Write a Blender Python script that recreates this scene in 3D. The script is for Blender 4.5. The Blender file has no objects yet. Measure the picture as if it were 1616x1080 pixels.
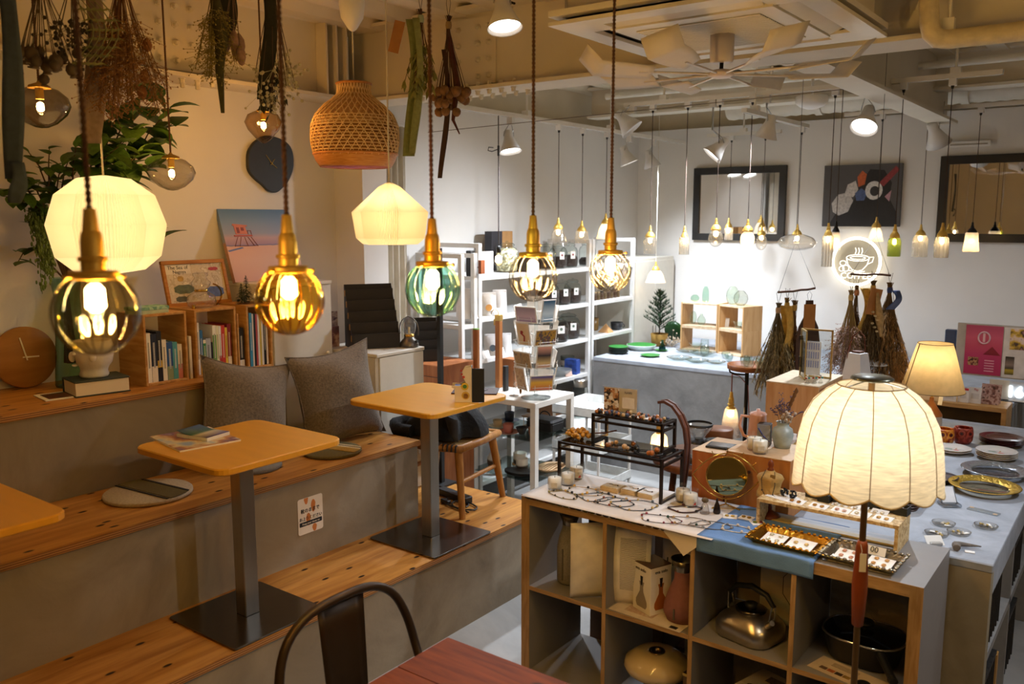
import bpy, math, random
from math import sin, cos, pi, radians, sqrt
from mathutils import Vector, Matrix
random.seed(7)
ORD = 'first second third fourth fifth sixth seventh eighth ninth tenth eleventh twelfth'.split()
S = bpy.context.scene
COL = S.collection
F, HC, HOR, YAW = 1362.0, 1.85, 346.0, radians(36.87)
PITCH = math.atan((540 - HOR) / F)
cd = bpy.data.cameras.new('camera'); cam = bpy.data.objects.new('camera', cd); COL.objects.link(cam)
cd.sensor_width = 36; cd.lens = F / 1616 * 36
cam.location = (0, 0, HC); cam.rotation_euler = (pi/2 - PITCH, 0, YAW)
cd.clip_start = .05; cd.clip_end = 100
cd.dof.use_dof = True; cd.dof.focus_distance = 3.7; cd.dof.aperture_fstop = 3.6
S.camera = cam
w = bpy.data.worlds.new('world'); S.world = w; w.use_nodes = True
w.node_tree.nodes['Background'].inputs[0].default_value = (.55, .62, .75, 1)
w.node_tree.nodes['Background'].inputs[1].default_value = .25
S.view_settings.view_transform = 'Standard'; S.view_settings.look = 'None'
S.view_settings.exposure = 0.0; S.view_settings.gamma = 1; S.view_settings.use_curve_mapping = False
cy = S.cycles
cy.max_bounces = 8; cy.diffuse_bounces = 3; cy.glossy_bounces = 3; cy.transmission_bounces = 5
cy.transparent_max_bounces = 24; cy.sample_clamp_indirect = 3; cy.sample_clamp_direct = 0
cy.caustics_reflective = False; cy.caustics_refractive = False
_fw = Vector((-sin(YAW)*cos(PITCH), cos(YAW)*cos(PITCH), -sin(PITCH)))
_rt = Vector((cos(YAW), sin(YAW), 0)); _up = _rt.cross(_fw); _C = Vector((0, 0, HC))
def P(x, y, X=None, Y=None, Z=None, D=None):
    d = _fw + _rt*(x-808)/F - _up*(y-540)/F
    if Z is not None: t = (Z-HC)/d.z
    elif X is not None: t = X/d.x
    elif Y is not None: t = Y/d.y
    else: t = D
    return _C + d*t
def light(name, kind, loc, power, color, parent=None, radius=.03, aim=None, spot=None, blend=.5):
    l = bpy.data.lights.new(name, kind); l.energy = power; l.color = color; l.shadow_soft_size = radius
    if kind == 'SPOT': l.spot_size = radians(spot); l.spot_blend = blend
    o = bpy.data.objects.new(name, l); COL.objects.link(o)
    if parent: o.parent = parent
    o.location = loc
    if aim is not None: o.rotation_euler = (Vector(aim)).to_track_quat('-Z', 'Y').to_euler()
    return o
WARM = (1, .55, .145); WARM2 = (1, .6, .2); COOL = (.87, .95, 1.06)
def C(h):
    h = h.lstrip('#'); v = [int(h[i:i+2], 16)/255 for i in (0, 2, 4)]
    return tuple(x/12.92 if x <= .04045 else ((x+.055)/1.055)**2.4 for x in v)
_M = {}
def rgba(c): return (*(C(c) if isinstance(c, str) else c), 1)
def nd(nt, t, **k):
    n = nt.nodes.new(t)
    for a, b in k.items(): setattr(n, a, b)
    return n
def M(col, rough=.6, metal=0, var=.12, scale=18, bump=0, bscale=60, spec=.5, trans=0, sheen=0, key=None, stretch=None, coat=0, sub=None):
    """plain procedural material: colour with soft noise variation, optional fine relief"""
    k = (col, rough, metal, var, scale, bump, bscale, spec, trans, sheen, stretch, coat, sub)
    if k in _M: return _M[k]
    m = bpy.data.materials.new(key or 'mat'); m.use_nodes = True; nt = m.node_tree
    b = nt.nodes['Principled BSDF']; L = nt.links.new
    c = rgba(col)
    tc = nd(nt, 'ShaderNodeTexCoord'); mp = nd(nt, 'ShaderNodeMapping'); L(tc.outputs['Object'], mp.inputs[0])
    if stretch: mp.inputs['Scale'].default_value = stretch
    n = nd(nt, 'ShaderNodeTexNoise'); n.inputs['Scale'].default_value = scale; n.inputs['Detail'].default_value = 4
    L(mp.outputs[0], n.inputs['Vector'])
    r = nd(nt, 'ShaderNodeValToRGB'); L(n.outputs[0], r.inputs[0])
    r.color_ramp.elements[0].position = .3; r.color_ramp.elements[1].position = .7
    r.color_ramp.elements[0].color = (*[x*(1-var) for x in c[:3]], 1)
    r.color_ramp.elements[1].color = (*[min(1, x*(1+var)) for x in c[:3]], 1)
    L(r.outputs[0], b.inputs['Base Color'])
    b.inputs['Roughness'].default_value = rough; b.inputs['Metallic'].default_value = metal
    b.inputs['Specular IOR Level'].default_value = spec
    if sheen: b.inputs['Sheen Weight'].default_value = sheen
    if coat: b.inputs['Coat Weight'].default_value = coat
    if bump:
        n2 = nd(nt, 'ShaderNodeTexNoise'); n2.inputs['Scale'].default_value = bscale; n2.inputs['Detail'].default_value = 3
        L(mp.outputs[0], n2.inputs['Vector'])
        bp = nd(nt, 'ShaderNodeBump'); bp.inputs['Strength'].default_value = bump; bp.inputs['Distance'].default_value = .01
        L(n2.outputs[0], bp.inputs['Height']); L(bp.outputs[0], b.inputs['Normal'])
    if trans:   # thin translucent sheet (paper, cloth, leaves)
        t = nd(nt, 'ShaderNodeBsdfTranslucent'); L(r.outputs[0], t.inputs[0])
        mx = nd(nt, 'ShaderNodeMixShader'); mx.inputs[0].default_value = trans
        L(b.outputs[0], mx.inputs[1]); L(t.outputs[0], mx.inputs[2]); L(mx.outputs[0], nt.nodes['Material Output'].inputs[0])
    _M[k] = m; return m
def EM(col, strength, key='glow'):
    k = ('em', col, strength)
    if k in _M: return _M[k]
    m = bpy.data.materials.new(key); m.use_nodes = True; nt = m.node_tree; nt.nodes.clear()
    e = nd(nt, 'ShaderNodeEmission'); e.inputs[0].default_value = rgba(col); e.inputs[1].default_value = strength
    o = nd(nt, 'ShaderNodeOutputMaterial'); nt.links.new(e.outputs[0], o.inputs[0]); _M[k] = m; return m
def GL(col='ffffff', tint=.9, rough=.02, refl=1.0, edge=.55, frost=0, bump=0, bscale=30, key='glass'):
    """thin-walled glass: transparent body whose colour deepens where the wall is seen edge-on, plus Fresnel reflection"""
    k = ('gl', col, tint, rough, refl, edge, frost, bump, bscale)
    if k in _M: return _M[k]
    m = bpy.data.materials.new(key); m.use_nodes = True; nt = m.node_tree; nt.nodes.clear(); L = nt.links.new
    c = [x**.5 for x in rgba(col)[:3]]   # colour of one wall; light crosses two
    out = nd(nt, 'ShaderNodeOutputMaterial')
    lw = nd(nt, 'ShaderNodeLayerWeight'); lw.inputs['Blend'].default_value = .5
    p5 = nd(nt, 'ShaderNodeMath', operation='POWER'); p5.inputs[1].default_value = 4.0; L(lw.outputs['Facing'], p5.inputs[0])
    fr = nd(nt, 'ShaderNodeMath', operation='MULTIPLY_ADD'); fr.inputs[1].default_value = .45; fr.inputs[2].default_value = .045; L(p5.outputs[0], fr.inputs[0])
    cr = nd(nt, 'ShaderNodeValToRGB'); L(lw.outputs['Facing'], cr.inputs[0])
    cr.color_ramp.elements[0].position = .4; cr.color_ramp.elements[1].position = 1.0
    cr.color_ramp.elements[0].color = (*[x*tint+(1-tint)*0 for x in c], 1)
    cr.color_ramp.elements[1].color = (*[(x**1.6)*edge*tint for x in c], 1)
    tr = nd(nt, 'ShaderNodeBsdfTransparent'); L(cr.outputs[0], tr.inputs[0])
    gl = nd(nt, 'ShaderNodeBsdfGlossy'); gl.inputs['Roughness'].default_value = rough
    mu = nd(nt, 'ShaderNodeMath', operation='MULTIPLY'); mu.inputs[1].default_value = refl; L(fr.outputs[0], mu.inputs[0]); mu.use_clamp = True
    mx = nd(nt, 'ShaderNodeMixShader'); L(mu.outputs[0], mx.inputs[0])
    body = tr.outputs[0]
    if frost:
        tl = nd(nt, 'ShaderNodeBsdfTranslucent'); tl.inputs[0].default_value = (*c, 1)
        df = nd(nt, 'ShaderNodeBsdfDiffuse'); df.inputs[0].default_value = (*c, 1)
        m1 = nd(nt, 'ShaderNodeMixShader'); m1.inputs[0].default_value = .3; L(tl.outputs[0], m1.inputs[1]); L(df.outputs[0], m1.inputs[2])
        m2 = nd(nt, 'ShaderNodeMixShader'); m2.inputs[0].default_value = frost; L(body, m2.inputs[1]); L(m1.outputs[0], m2.inputs[2]); body = m2.outputs[0]
    L(body, mx.inputs[1]); L(gl.outputs[0], mx.inputs[2]); L(mx.outputs[0], out.inputs[0])
    if bump:
        tc = nd(nt, 'ShaderNodeTexCoord'); n2 = nd(nt, 'ShaderNodeTexNoise'); n2.inputs['Scale'].default_value = bscale
        L(tc.outputs['Object'], n2.inputs['Vector'])
        bp = nd(nt, 'ShaderNodeBump'); bp.inputs['Strength'].default_value = bump; bp.inputs['Distance'].default_value = .01
        L(n2.outputs[0], bp.inputs['Height']); L(bp.outputs[0], gl.inputs['Normal']); L(bp.outputs[0], lw.inputs['Normal'])
    _M[k] = m; return m
def WOOD(a, b, scale=6, stretch=(1, 14, 14), rough=.45, knots=0, bump=.05, key='wood', dark=None):
    k = ('wood', a, b, scale, stretch, rough, knots)
    if k in _M: return _M[k]
    m = bpy.data.materials.new(key); m.use_nodes = True; nt = m.node_tree; L = nt.links.new
    s = nt.nodes['Principled BSDF']; s.inputs['Roughness'].default_value = rough; s.inputs['Specular IOR Level'].default_value = .25
    tc = nd(nt, 'ShaderNodeTexCoord'); mp = nd(nt, 'ShaderNodeMapping'); mp.inputs['Scale'].default_value = stretch
    L(tc.outputs['Object'], mp.inputs[0])
    n = nd(nt, 'ShaderNodeTexNoise'); n.inputs['Scale'].default_value = scale; n.inputs['Detail'].default_value = 6; n.inputs['Distortion'].default_value = .6
    L(mp.outputs[0], n.inputs['Vector'])
    r = nd(nt, 'ShaderNodeValToRGB'); L(n.outputs[0], r.inputs[0])
    e = r.color_ramp.elements; e[0].position = .32; e[1].position = .68; e[0].color = rgba(a); e[1].color = rgba(b)
    col = r.outputs[0]
    if knots:
        m2 = nd(nt, 'ShaderNodeMapping'); m2.inputs['Scale'].default_value = (knots, knots*.45, knots) if stretch[1] < stretch[0] else (knots*.45, knots, knots)
        L(tc.outputs['Object'], m2.inputs[0])
        v = nd(nt, 'ShaderNodeTexVoronoi', voronoi_dimensions='2D'); v.inputs['Scale'].default_value = 1; L(m2.outputs[0], v.inputs['Vector'])
        r2 = nd(nt, 'ShaderNodeValToRGB'); L(v.outputs['Distance'], r2.inputs[0])
        q = r2.color_ramp.elements; q[0].position = .05; q[1].position = .085; q[0].color = (1, 1, 1, 1); q[1].color = (0, 0, 0, 1)
        mx = nd(nt, 'ShaderNodeMix', data_type='RGBA'); L(r2.outputs[0], mx.inputs[0]); L(col, mx.inputs[6]); mx.inputs[7].default_value = rgba(dark or '2a1608'); col = mx.outputs[2]
    L(col, s.inputs['Base Color'])
    if bump:
        bp = nd(nt, 'ShaderNodeBump'); bp.inputs['Strength'].default_value = bump; bp.inputs['Distance'].default_value = .005
        L(n.outputs[0], bp.inputs['Height']); L(bp.outputs[0], s.inputs['Normal'])
    _M[k] = m; return m
def STRIPE(a, b, scale, axis='Z', rough=.6, key='stripes', distort=0, duty=.5):
    k = ('st', a, b, scale, axis, rough, distort, duty)
    if k in _M: return _M[k]
    m = bpy.data.materials.new(key); m.use_nodes = True; nt = m.node_tree; L = nt.links.new
    s = nt.nodes['Principled BSDF']; s.inputs['Roughness'].default_value = rough
    tc = nd(nt, 'ShaderNodeTexCoord'); wv = nd(nt, 'ShaderNodeTexWave', bands_direction=axis); wv.inputs['Scale'].default_value = scale
    wv.inputs['Distortion'].default_value = distort; L(tc.outputs['Object'], wv.inputs[0])
    r = nd(nt, 'ShaderNodeValToRGB'); L(wv.outputs[0], r.inputs[0]); e = r.color_ramp.elements
    e[0].position = max(0, duty-.06); e[1].position = min(1, duty+.06); e[0].color = rgba(a); e[1].color = rgba(b)
    L(r.outputs[0], s.inputs['Base Color']); _M[k] = m; return m
def PRINT(cols, scale=12, rough=.5, seed=0, key='print', kind='noise'):
    """flat printed picture: patches of several colours"""
    k = ('pr', tuple(cols), scale, rough, seed, kind)
    if k in _M: return _M[k]
    m = bpy.data.materials.new(key); m.use_nodes = True; nt = m.node_tree; L = nt.links.new
    s = nt.nodes['Principled BSDF']; s.inputs['Roughness'].default_value = rough
    tc = nd(nt, 'ShaderNodeTexCoord'); mp = nd(nt, 'ShaderNodeMapping'); mp.inputs['Location'].default_value = (seed*1.7, seed*.9, seed*2.3); L(tc.outputs['Object'], mp.inputs[0])
    if kind == 'cells':
        n = nd(nt, 'ShaderNodeTexVoronoi'); n.inputs['Scale'].default_value = scale; src = nd(nt, 'ShaderNodeSeparateColor'); L(mp.outputs[0], n.inputs['Vector']); L(n.outputs['Color'], src.inputs[0]); o = src.outputs[0]
    else:
        n = nd(nt, 'ShaderNodeTexNoise'); n.inputs['Scale'].default_value = scale; n.inputs['Detail'].default_value = 3; L(mp.outputs[0], n.inputs['Vector']); o = n.outputs[0]
    r = nd(nt, 'ShaderNodeValToRGB'); L(o, r.inputs[0]); r.color_ramp.interpolation = 'CONSTANT' if kind == 'cells' else 'LINEAR'
    lo, hi = (.0, 1) if kind == 'cells' else (.32, .68)
    els = r.color_ramp.elements
    while len(els) < len(cols): els.new(.5)
    for i, cc in enumerate(cols): els[i].position = lo+(hi-lo)*i/max(1, len(cols)-(0 if kind == 'cells' else 1)); els[i].color = rgba(cc)
    L(r.outputs[0], s.inputs['Base Color']); _M[k] = m; return m
def BANDS(stops, axis=2, lo=0., hi=1., wob=.0, rough=.5, key='printed_picture'):
    """flat print: colour bands along one object axis"""
    k = ('bd', tuple(stops), axis, lo, hi, wob)
    if k in _M: return _M[k]
    m = bpy.data.materials.new(key); m.use_nodes = True; nt = m.node_tree; L = nt.links.new
    s = nt.nodes['Principled BSDF']; s.inputs['Roughness'].default_value = rough
    tc = nd(nt, 'ShaderNodeTexCoord'); sp = nd(nt, 'ShaderNodeSeparateXYZ'); L(tc.outputs['Object'], sp.inputs[0])
    mr = nd(nt, 'ShaderNodeMapRange'); mr.inputs[1].default_value = lo; mr.inputs[2].default_value = hi; L(sp.outputs[axis], mr.inputs[0]); o = mr.outputs[0]
    if wob:
        n = nd(nt, 'ShaderNodeTexNoise'); n.inputs['Scale'].default_value = 9; L(tc.outputs['Object'], n.inputs['Vector'])
        ma = nd(nt, 'ShaderNodeMath', operation='MULTIPLY_ADD'); L(n.outputs[0], ma.inputs[0]); ma.inputs[1].default_value = wob; L(o, ma.inputs[2]); o = ma.outputs[0]
    r = nd(nt, 'ShaderNodeValToRGB'); L(o, r.inputs[0]); els = r.color_ramp.elements
    while len(els) < len(stops): els.new(.5)
    for i, (p, cc) in enumerate(stops): els[i].position = p; els[i].color = rgba(cc)
    L(r.outputs[0], s.inputs['Base Color']); _M[k] = m; return m
class MB:
    def __init__(s): s.v = []; s.f = []; s.mi = []; s.sm = []
    def add(s, vs, fs, mi=0, smooth=False, T=None):
        o = len(s.v)
        s.v += [tuple(T @ Vector(p)) for p in vs] if T is not None else [tuple(p) for p in vs]
        for f in fs: s.f.append(tuple(i+o for i in f)); s.mi.append(mi); s.sm.append(smooth)
        return s
    def box(s, a, b, mi=0, T=None):
        x0, y0, z0 = a; x1, y1, z1 = b
        return s.add([(x0,y0,z0),(x1,y0,z0),(x1,y1,z0),(x0,y1,z0),(x0,y0,z1),(x1,y0,z1),(x1,y1,z1),(x0,y1,z1)],
                     [(0,3,2,1),(4,5,6,7),(0,1,5,4),(1,2,6,5),(2,3,7,6),(3,0,4,7)], mi, False, T)
    def cb(s, c, d, mi=0, T=None):      # box by centre and size
        return s.box([c[i]-d[i]/2 for i in range(3)], [c[i]+d[i]/2 for i in range(3)], mi, T)
    def bbox(s, a, b, e=.004, mi=0, T=None):   # box with chamfered edges
        x0, y0, z0 = a; x1, y1, z1 = b; e = min(e, (x1-x0)/2.01, (y1-y0)/2.01, (z1-z0)/2.01)
        return s.prism([(x0+e,y0),(x1-e,y0),(x1,y0+e),(x1,y1-e),(x1-e,y1),(x0+e,y1),(x0,y1-e),(x0,y0+e)], z0, z1, mi, T, e)
    def prism(s, poly, z0, z1, mi=0, T=None, e=0, smooth=False):
        n = len(poly)
        if e:
            cx = sum(p[0] for p in poly)/n; cy_ = sum(p[1] for p in poly)/n
            def sh(p):
                d = sqrt((p[0]-cx)**2+(p[1]-cy_)**2) or 1; k = max(0, 1-e/d*1.2); return (cx+(p[0]-cx)*k, cy_+(p[1]-cy_)*k)
            rings = [[(*sh(p), z0) for p in poly], [(*p, z0+e) for p in poly], [(*p, z1-e) for p in poly], [(*sh(p), z1) for p in poly]]
        else: rings = [[(*p, z0) for p in poly], [(*p, z1) for p in poly]]
        vs = [v for r in rings for v in r]; fs = [tuple(range(n))[::-1], tuple(range(n*(len(rings)-1), n*len(rings)))]
        s.add(vs, fs, mi, False, T)
        return s.add(vs, [(k*n+i, k*n+(i+1) % n, (k+1)*n+(i+1) % n, (k+1)*n+i) for k in range(len(rings)-1) for i in range(n)], mi, smooth, T)
    def lathe(s, prof, seg=20, c=(0,0,0), mi=0, T=None, smooth=True, rib=None, caps=True):
        """profile [(r,z)] spun about z; rib(angle, t, r) -> r shapes flutes"""
        vs = []; fs = []; n = len(prof)
        for k, (r, z) in enumerate(prof):
            for i in range(seg):
                a = 2*pi*i/seg; rr = rib(a, k/(n-1), r) if rib else r
                vs.append((c[0]+rr*cos(a), c[1]+rr*sin(a), c[2]+z))
        for k in range(n-1):
            for i in range(seg):
                j = (i+1) % seg; fs.append((k*seg+i, k*seg+j, (k+1)*seg+j, (k+1)*seg+i))
        s.add(vs, fs, mi, smooth, T)
        if caps:
            if prof[0][0] > 1e-4: s.add(vs[:seg], [tuple(range(seg))[::-1]], mi, False, T)
            if prof[-1][0] > 1e-4: s.add(vs[-seg:], [tuple(range(seg))], mi, False, T)
        return s
    def ell(s, c, r, seg=14, rings=8, mi=0, T=None, rib=None):
        rx, ry, rz = (r, r, r) if not hasattr(r, '__len__') else r
        vs = [(c[0], c[1], c[2]-rz)]; fs = []
        for k in range(1, rings):
            t = -pi/2+pi*k/rings
            for i in range(seg):
                a = 2*pi*i/seg; vs.append((c[0]+rx*cos(t)*cos(a), c[1]+ry*cos(t)*sin(a), c[2]+rz*sin(t)))
        vs.append((c[0], c[1], c[2]+rz)); N = len(vs)-1
        for i in range(seg):
            j = (i+1) % seg; fs.append((0, 1+j, 1+i)); fs.append((N, N-seg+i, N-seg+j))
            for k in range(rings-2): fs.append((1+k*seg+i, 1+k*seg+j, 1+(k+1)*seg+j, 1+(k+1)*seg+i))
        return s.add(vs, fs, mi, True, T)
    def tube(s, pts, r, seg=8, mi=0, T=None, closed=False, smooth=True, flat=None):
        """swept tube; r number or list; flat=(w,h) sweeps a rectangle"""
        pts = [Vector(p) for p in pts]; n = len(pts); vs = []; fs = []
        rs = r if hasattr(r, '__len__') else [r]*n
        prev = None
        if flat: seg = 4; smooth = False
        for k in range(n):
            a = pts[(k-1) % n] if (closed or k) else pts[0]; b = pts[(k+1) % n] if (closed or k < n-1) else pts[-1]
            t = (b-a).normalized() if (b-a).length > 1e-9 else Vector((0, 0, 1))
            if prev is None:
                u = t.cross(Vector((0, 0, 1)));  u = t.cross(Vector((1, 0, 0))) if u.length < 1e-3 else u
            else: u = prev - t*prev.dot(t)
            u.normalize(); prev = u; q = t.cross(u)
            for i in range(seg):
                if flat: sx, sy = ((1,1),(-1,1),(-1,-1),(1,-1))[i]; vs.append(pts[k]+u*(sx*flat[0]/2)+q*(sy*flat[1]/2))
                else: g = 2*pi*i/seg; vs.append(pts[k]+(u*cos(g)+q*sin(g))*rs[k])
        m = n if closed else n-1
        for k in range(m):
            for i in range(seg):
                j = (i+1) % seg; k2 = (k+1) % n; fs.append((k*seg+i, k2*seg+i, k2*seg+j, k*seg+j))
        s.add(vs, fs, mi, smooth, T)
        if not closed: s.add(vs[:seg], [tuple(range(seg))], mi, False, T); s.add(vs[-seg:], [tuple(range(seg))[::-1]], mi, False, T)
        return s
    def cyl(s, a, b, r, r2=None, seg=12, mi=0, T=None): return s.tube([a, b], [r, r2 if r2 is not None else r], seg, mi, T)
    def grid(s, fn, nu, nv, mi=0, T=None, smooth=True, wrap=False):
        vs = [fn(i/nu, j/nv) for j in range(nv+1) for i in range(nu+1)]
        return s.add(vs, [(j*(nu+1)+i, j*(nu+1)+i+1, (j+1)*(nu+1)+i+1, (j+1)*(nu+1)+i) for j in range(nv) for i in range(nu)], mi, smooth, T)
    def mesh(s, name, mats):
        me = bpy.data.meshes.new(name); me.from_pydata(s.v, [], s.f)
        for m in (mats if isinstance(mats, (list, tuple)) else [mats]): me.materials.append(m)
        me.polygons.foreach_set('material_index', s.mi); me.polygons.foreach_set('use_smooth', s.sm); me.update(); return me
    def build(s, name, mats, parent=None, loc=None, rz=0, rot=None, label=None, solid=0):
        o = bpy.data.objects.new(name, s.mesh(name, mats)); COL.objects.link(o)
        if parent is not None: o.parent = parent
        if loc is not None: o.location = loc
        o.rotation_euler = rot if rot is not None else (0, 0, rz)
        if label: o['label'] = label
        if solid:
            md = o.modifiers.new('thickness', 'SOLIDIFY'); md.thickness = solid; md.offset = 0
        return o
def thing(name, label, cat, loc=(0,0,0), rz=0, group=None, rot=None, kind=None):
    o = bpy.data.objects.new(name, None); COL.objects.link(o); o.empty_display_size = .05
    o.location = loc; o.rotation_euler = rot if rot is not None else (0, 0, rz)
    o['label'] = label; o['category'] = cat
    if group: o['group'] = group
    if kind: o['kind'] = kind
    return o
def tag(o, label, cat, group=None):
    o['label'] = label; o['category'] = cat
    if group: o['group'] = group
    return o
def struct(o, label=None):
    o['kind'] = 'structure'
    if label: o['label'] = label
    return o
def inst(o, parent, loc=None, rot=None):
    c = o.copy(); COL.objects.link(c); c.parent = parent
    if loc is not None: c.location = loc
    if rot is not None: c.rotation_euler = rot
    return c
def dup(root, loc, rz=0, label=None, group=None):
    r = root.copy(); COL.objects.link(r); r.location = loc; r.rotation_euler = (0, 0, rz)
    if label: r['label'] = label
    if group: r['group'] = group
    for ch in list(root.children):
        c = inst(ch, r)
        for g in list(ch.children): inst(g, c)
    return r
def text(body, size, mat, parent, loc, rot=(pi/2, 0, 0), align='CENTER', name='lettering', ext=.0006, space=1.0, bold=0):
    cu = bpy.data.curves.new(name, 'FONT'); cu.body = body; cu.size = size; cu.extrude = ext; cu.align_x = align; cu.align_y = 'CENTER'
    cu.space_character = space; cu.resolution_u = 3; cu.offset = bold
    f = bpy.data.objects.new(name, cu); COL.objects.link(f)
    me = bpy.data.meshes.new_from_object(f.evaluated_get(bpy.context.evaluated_depsgraph_get()))
    bpy.data.objects.remove(f); me.materials.clear(); me.materials.append(mat)
    o = bpy.data.objects.new(name, me); COL.objects.link(o)
    if parent is not None: o.parent = parent
    o.location = loc; o.rotation_euler = rot; return o
def rrect(w, h, r, n=5):
    pts = []
    for cx, cy_, a0 in ((w/2-r, h/2-r, 0), (-w/2+r, h/2-r, 90), (-w/2+r, -h/2+r, 180), (w/2-r, -h/2+r, 270)):
        for i in range(n+1):
            a = radians(a0+90*i/n); pts.append((cx+r*cos(a), cy_+r*sin(a)))
    return pts
def smooth(p, k=5, closed=False):
    p = [Vector(q) for q in p]; n = len(p); out = []
    for i in range(n if closed else n-1):
        g = (lambda j: p[j % n]) if closed else (lambda j: p[min(max(j, 0), n-1)])
        a, b, c, d = g(i-1), g(i), g(i+1), g(i+2)
        for j in range(k):
            t = j/k; out.append(.5*((2*b)+(c-a)*t+(2*a-5*b+4*c-d)*t*t+(3*b-a-3*c+d)*t**3))
    return out if closed else out+[p[-1]]
def circ(r, n=24, cx=0, cy_=0): return [(cx+r*cos(2*pi*i/n), cy_+r*sin(2*pi*i/n)) for i in range(n)]
UPR = Matrix.Rotation(pi/2, 4, 'X')      # lays a prism drawn in xy upright: x stays, y -> z, extrusion z -> -y
def arc(c, r, a0, a1, n, plane='xz'):
    out = []
    for i in range(n+1):
        a = radians(a0+(a1-a0)*i/n)
        out.append((c[0]+r*cos(a), c[1], c[2]+r*sin(a)) if plane == 'xz' else (c[0]+r*cos(a), c[1]+r*sin(a), c[2]) if plane == 'xy' else (c[0], c[1]+r*cos(a), c[2]+r*sin(a)))
    return out
BRASS = M('e0b85c', .48, .7, .1, 30); BRASS2 = M('b8944e', .48, .7, .1, 30); GOLD = M('c9a04a', .2, 1, .05, 40)
STEEL = M('b4b0aa', .3, 1, .06, 40, stretch=(1, 1, .1)); CHROME = M('c8c8c8', .08, 1, .03); BLACK = M('121212', .5, 0, .1); BLACKM = M('1a1715', .4, .6, .1)
WHITE = M('e8e6e2', .5, 0, .03); WHITEM = M('e9e7e4', .35, 0, .03); PAPER = M('efece6', .7, 0, .03); CORD = M('5e3e2a', .8, 0, .25, 200); CORDW = M('d8d0be', .7, 0, .05)
GREYM = M('b9b6b0', .4, 0, .04)
WALLM = M('e4e1dc', .85, 0, .03, 3, bump=.05, bscale=40); BEIGE = M('d9cdb4', .8, 0, .05, 4); SOFF = M('ddd4c2', .75, 0, .05, 3)
def CONC(a, b, sc=2.2, key='plaster', rough=.75, bump=.12):
    k = ('conc', a, b, sc)
    if k in _M: return _M[k]
    m = bpy.data.materials.new(key); m.use_nodes = True; nt = m.node_tree; L = nt.links.new; s = nt.nodes['Principled BSDF']
    s.inputs['Roughness'].default_value = rough
    tc = nd(nt, 'ShaderNodeTexCoord'); n = nd(nt, 'ShaderNodeTexNoise'); n.inputs['Scale'].default_value = sc; n.inputs['Detail'].default_value = 9; n.inputs['Roughness'].default_value = .62; n.inputs['Distortion'].default_value = 1.2
    L(tc.outputs['Object'], n.inputs['Vector']); r = nd(nt, 'ShaderNodeValToRGB'); L(n.outputs[0], r.inputs[0]); e = r.color_ramp.elements
    e[0].position = .3; e[1].position = .72; e[0].color = rgba(a); e[1].color = rgba(b); L(r.outputs[0], s.inputs['Base Color'])
    n2 = nd(nt, 'ShaderNodeTexNoise'); n2.inputs['Scale'].default_value = sc*3.5; n2.inputs['Detail'].default_value = 7; n2.inputs['Distortion'].default_value = .5; L(tc.outputs['Object'], n2.inputs['Vector'])
    bp = nd(nt, 'ShaderNodeBump'); bp.inputs['Strength'].default_value = bump; bp.inputs['Distance'].default_value = .03; L(n2.outputs[0], bp.inputs['Height']); L(bp.outputs[0], s.inputs['Normal'])
    _M[k] = m; return m
CONC1 = CONC('7a6c58', '9c8e78'); CONC2 = CONC('6d6c6b', '8f8e8c', 3); CONCT = CONC('8d929b', 'b2b8c2', 4); FLOORM = CONC('8d8d8c', 'b2b1ae', 1.6, rough=.45, bump=.05)
XL, YB, ZC = -3.83, 7.0, 2.92
struct(MB().box((-4.1, -2.6, -.1), (3.1, 7.2, 0)).build('floor', FLOORM), 'grey polished concrete floor')
wl = struct(MB().box((-3.95, -2.6, 0), (XL, 7.1, 2.58)).build('wall_left', WALLM), 'plain cream wall above the steps')
MB().box((-4.06, -2.6, 2.58), (-3.95, 7.1, ZC)).build('upper_band', BEIGE, wl)
wb = struct(MB().box((-3.95, YB, 0), (3.1, 7.1, 2.62)).build('wall_back', WALLM), 'white back wall with mirrors')
MB().box((-3.95, 7.1, 2.62), (3.1, 7.2, ZC)).build('upper_band', BEIGE, wb)
struct(MB().box((3.0, -2.6, 0), (3.1, 7.1, ZC)).build('wall_right', WALLM), 'white wall on the right')
struct(MB().box((-3.95, -2.6, 0), (3.0, -2.5, ZC)).build('wall_front', WALLM), 'cream wall opposite the mirrors')
col = struct(MB().box((XL, 3.41, 0), (-3.60, 3.60, 2.5)).build('wall_column', WALLM), 'boxed column in the left wall')
cl = struct(MB().box((-4.1, -2.6, ZC), (3.1, 7.3, ZC+.1)).build('ceiling', BEIGE), 'painted steel deck ceiling')
rib = MB().prism([(-.09, 0), (.09, 0), (.05, -.045), (-.05, -.045)], 0, 9.6, T=Matrix.Rotation(-pi/2, 4, 'X') @ Matrix.Rotation(pi, 4, 'Z'))
rm = rib.mesh('deck_rib', BEIGE)
for i in range(24):
    o = bpy.data.objects.new('deck_rib', rm); COL.objects.link(o); o.parent = cl; o.location = (-3.9+i*.3, -2.5, ZC)
PLY = WOOD('9c642a', 'c48c44', 3.5, (9, .8, 9), .42, knots=9, bump=.03, key='plywood'); PLYE = STRIPE('7a4c22', 'b98448', 40, 'Z', .6, 'ply edge', .3)
def step(n, x0, x1, y1, z0, z1, lab):
    b = struct(MB().box((x0, -2.5, z0), (x1, y1, z1-.026)).build('seating_step', CONC1), lab)
    t = MB().bbox((x0, -2.5, z1-.026), (x1+.012, y1+.012, z1), .003).build('plywood_top', [PLY], b, label='knotty plywood top with layered edge')
    MB().box((x1+.0121, -2.5, z1-.024), (x1+.0135, y1+.012, z1-.004)).build('layered_edge', PLYE, b)
    MB().box((x0, y1+.0121, z1-.024), (x1+.012, y1+.0135, z1-.004)).build('layered_edge', PLYE, b)
    return b
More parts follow.
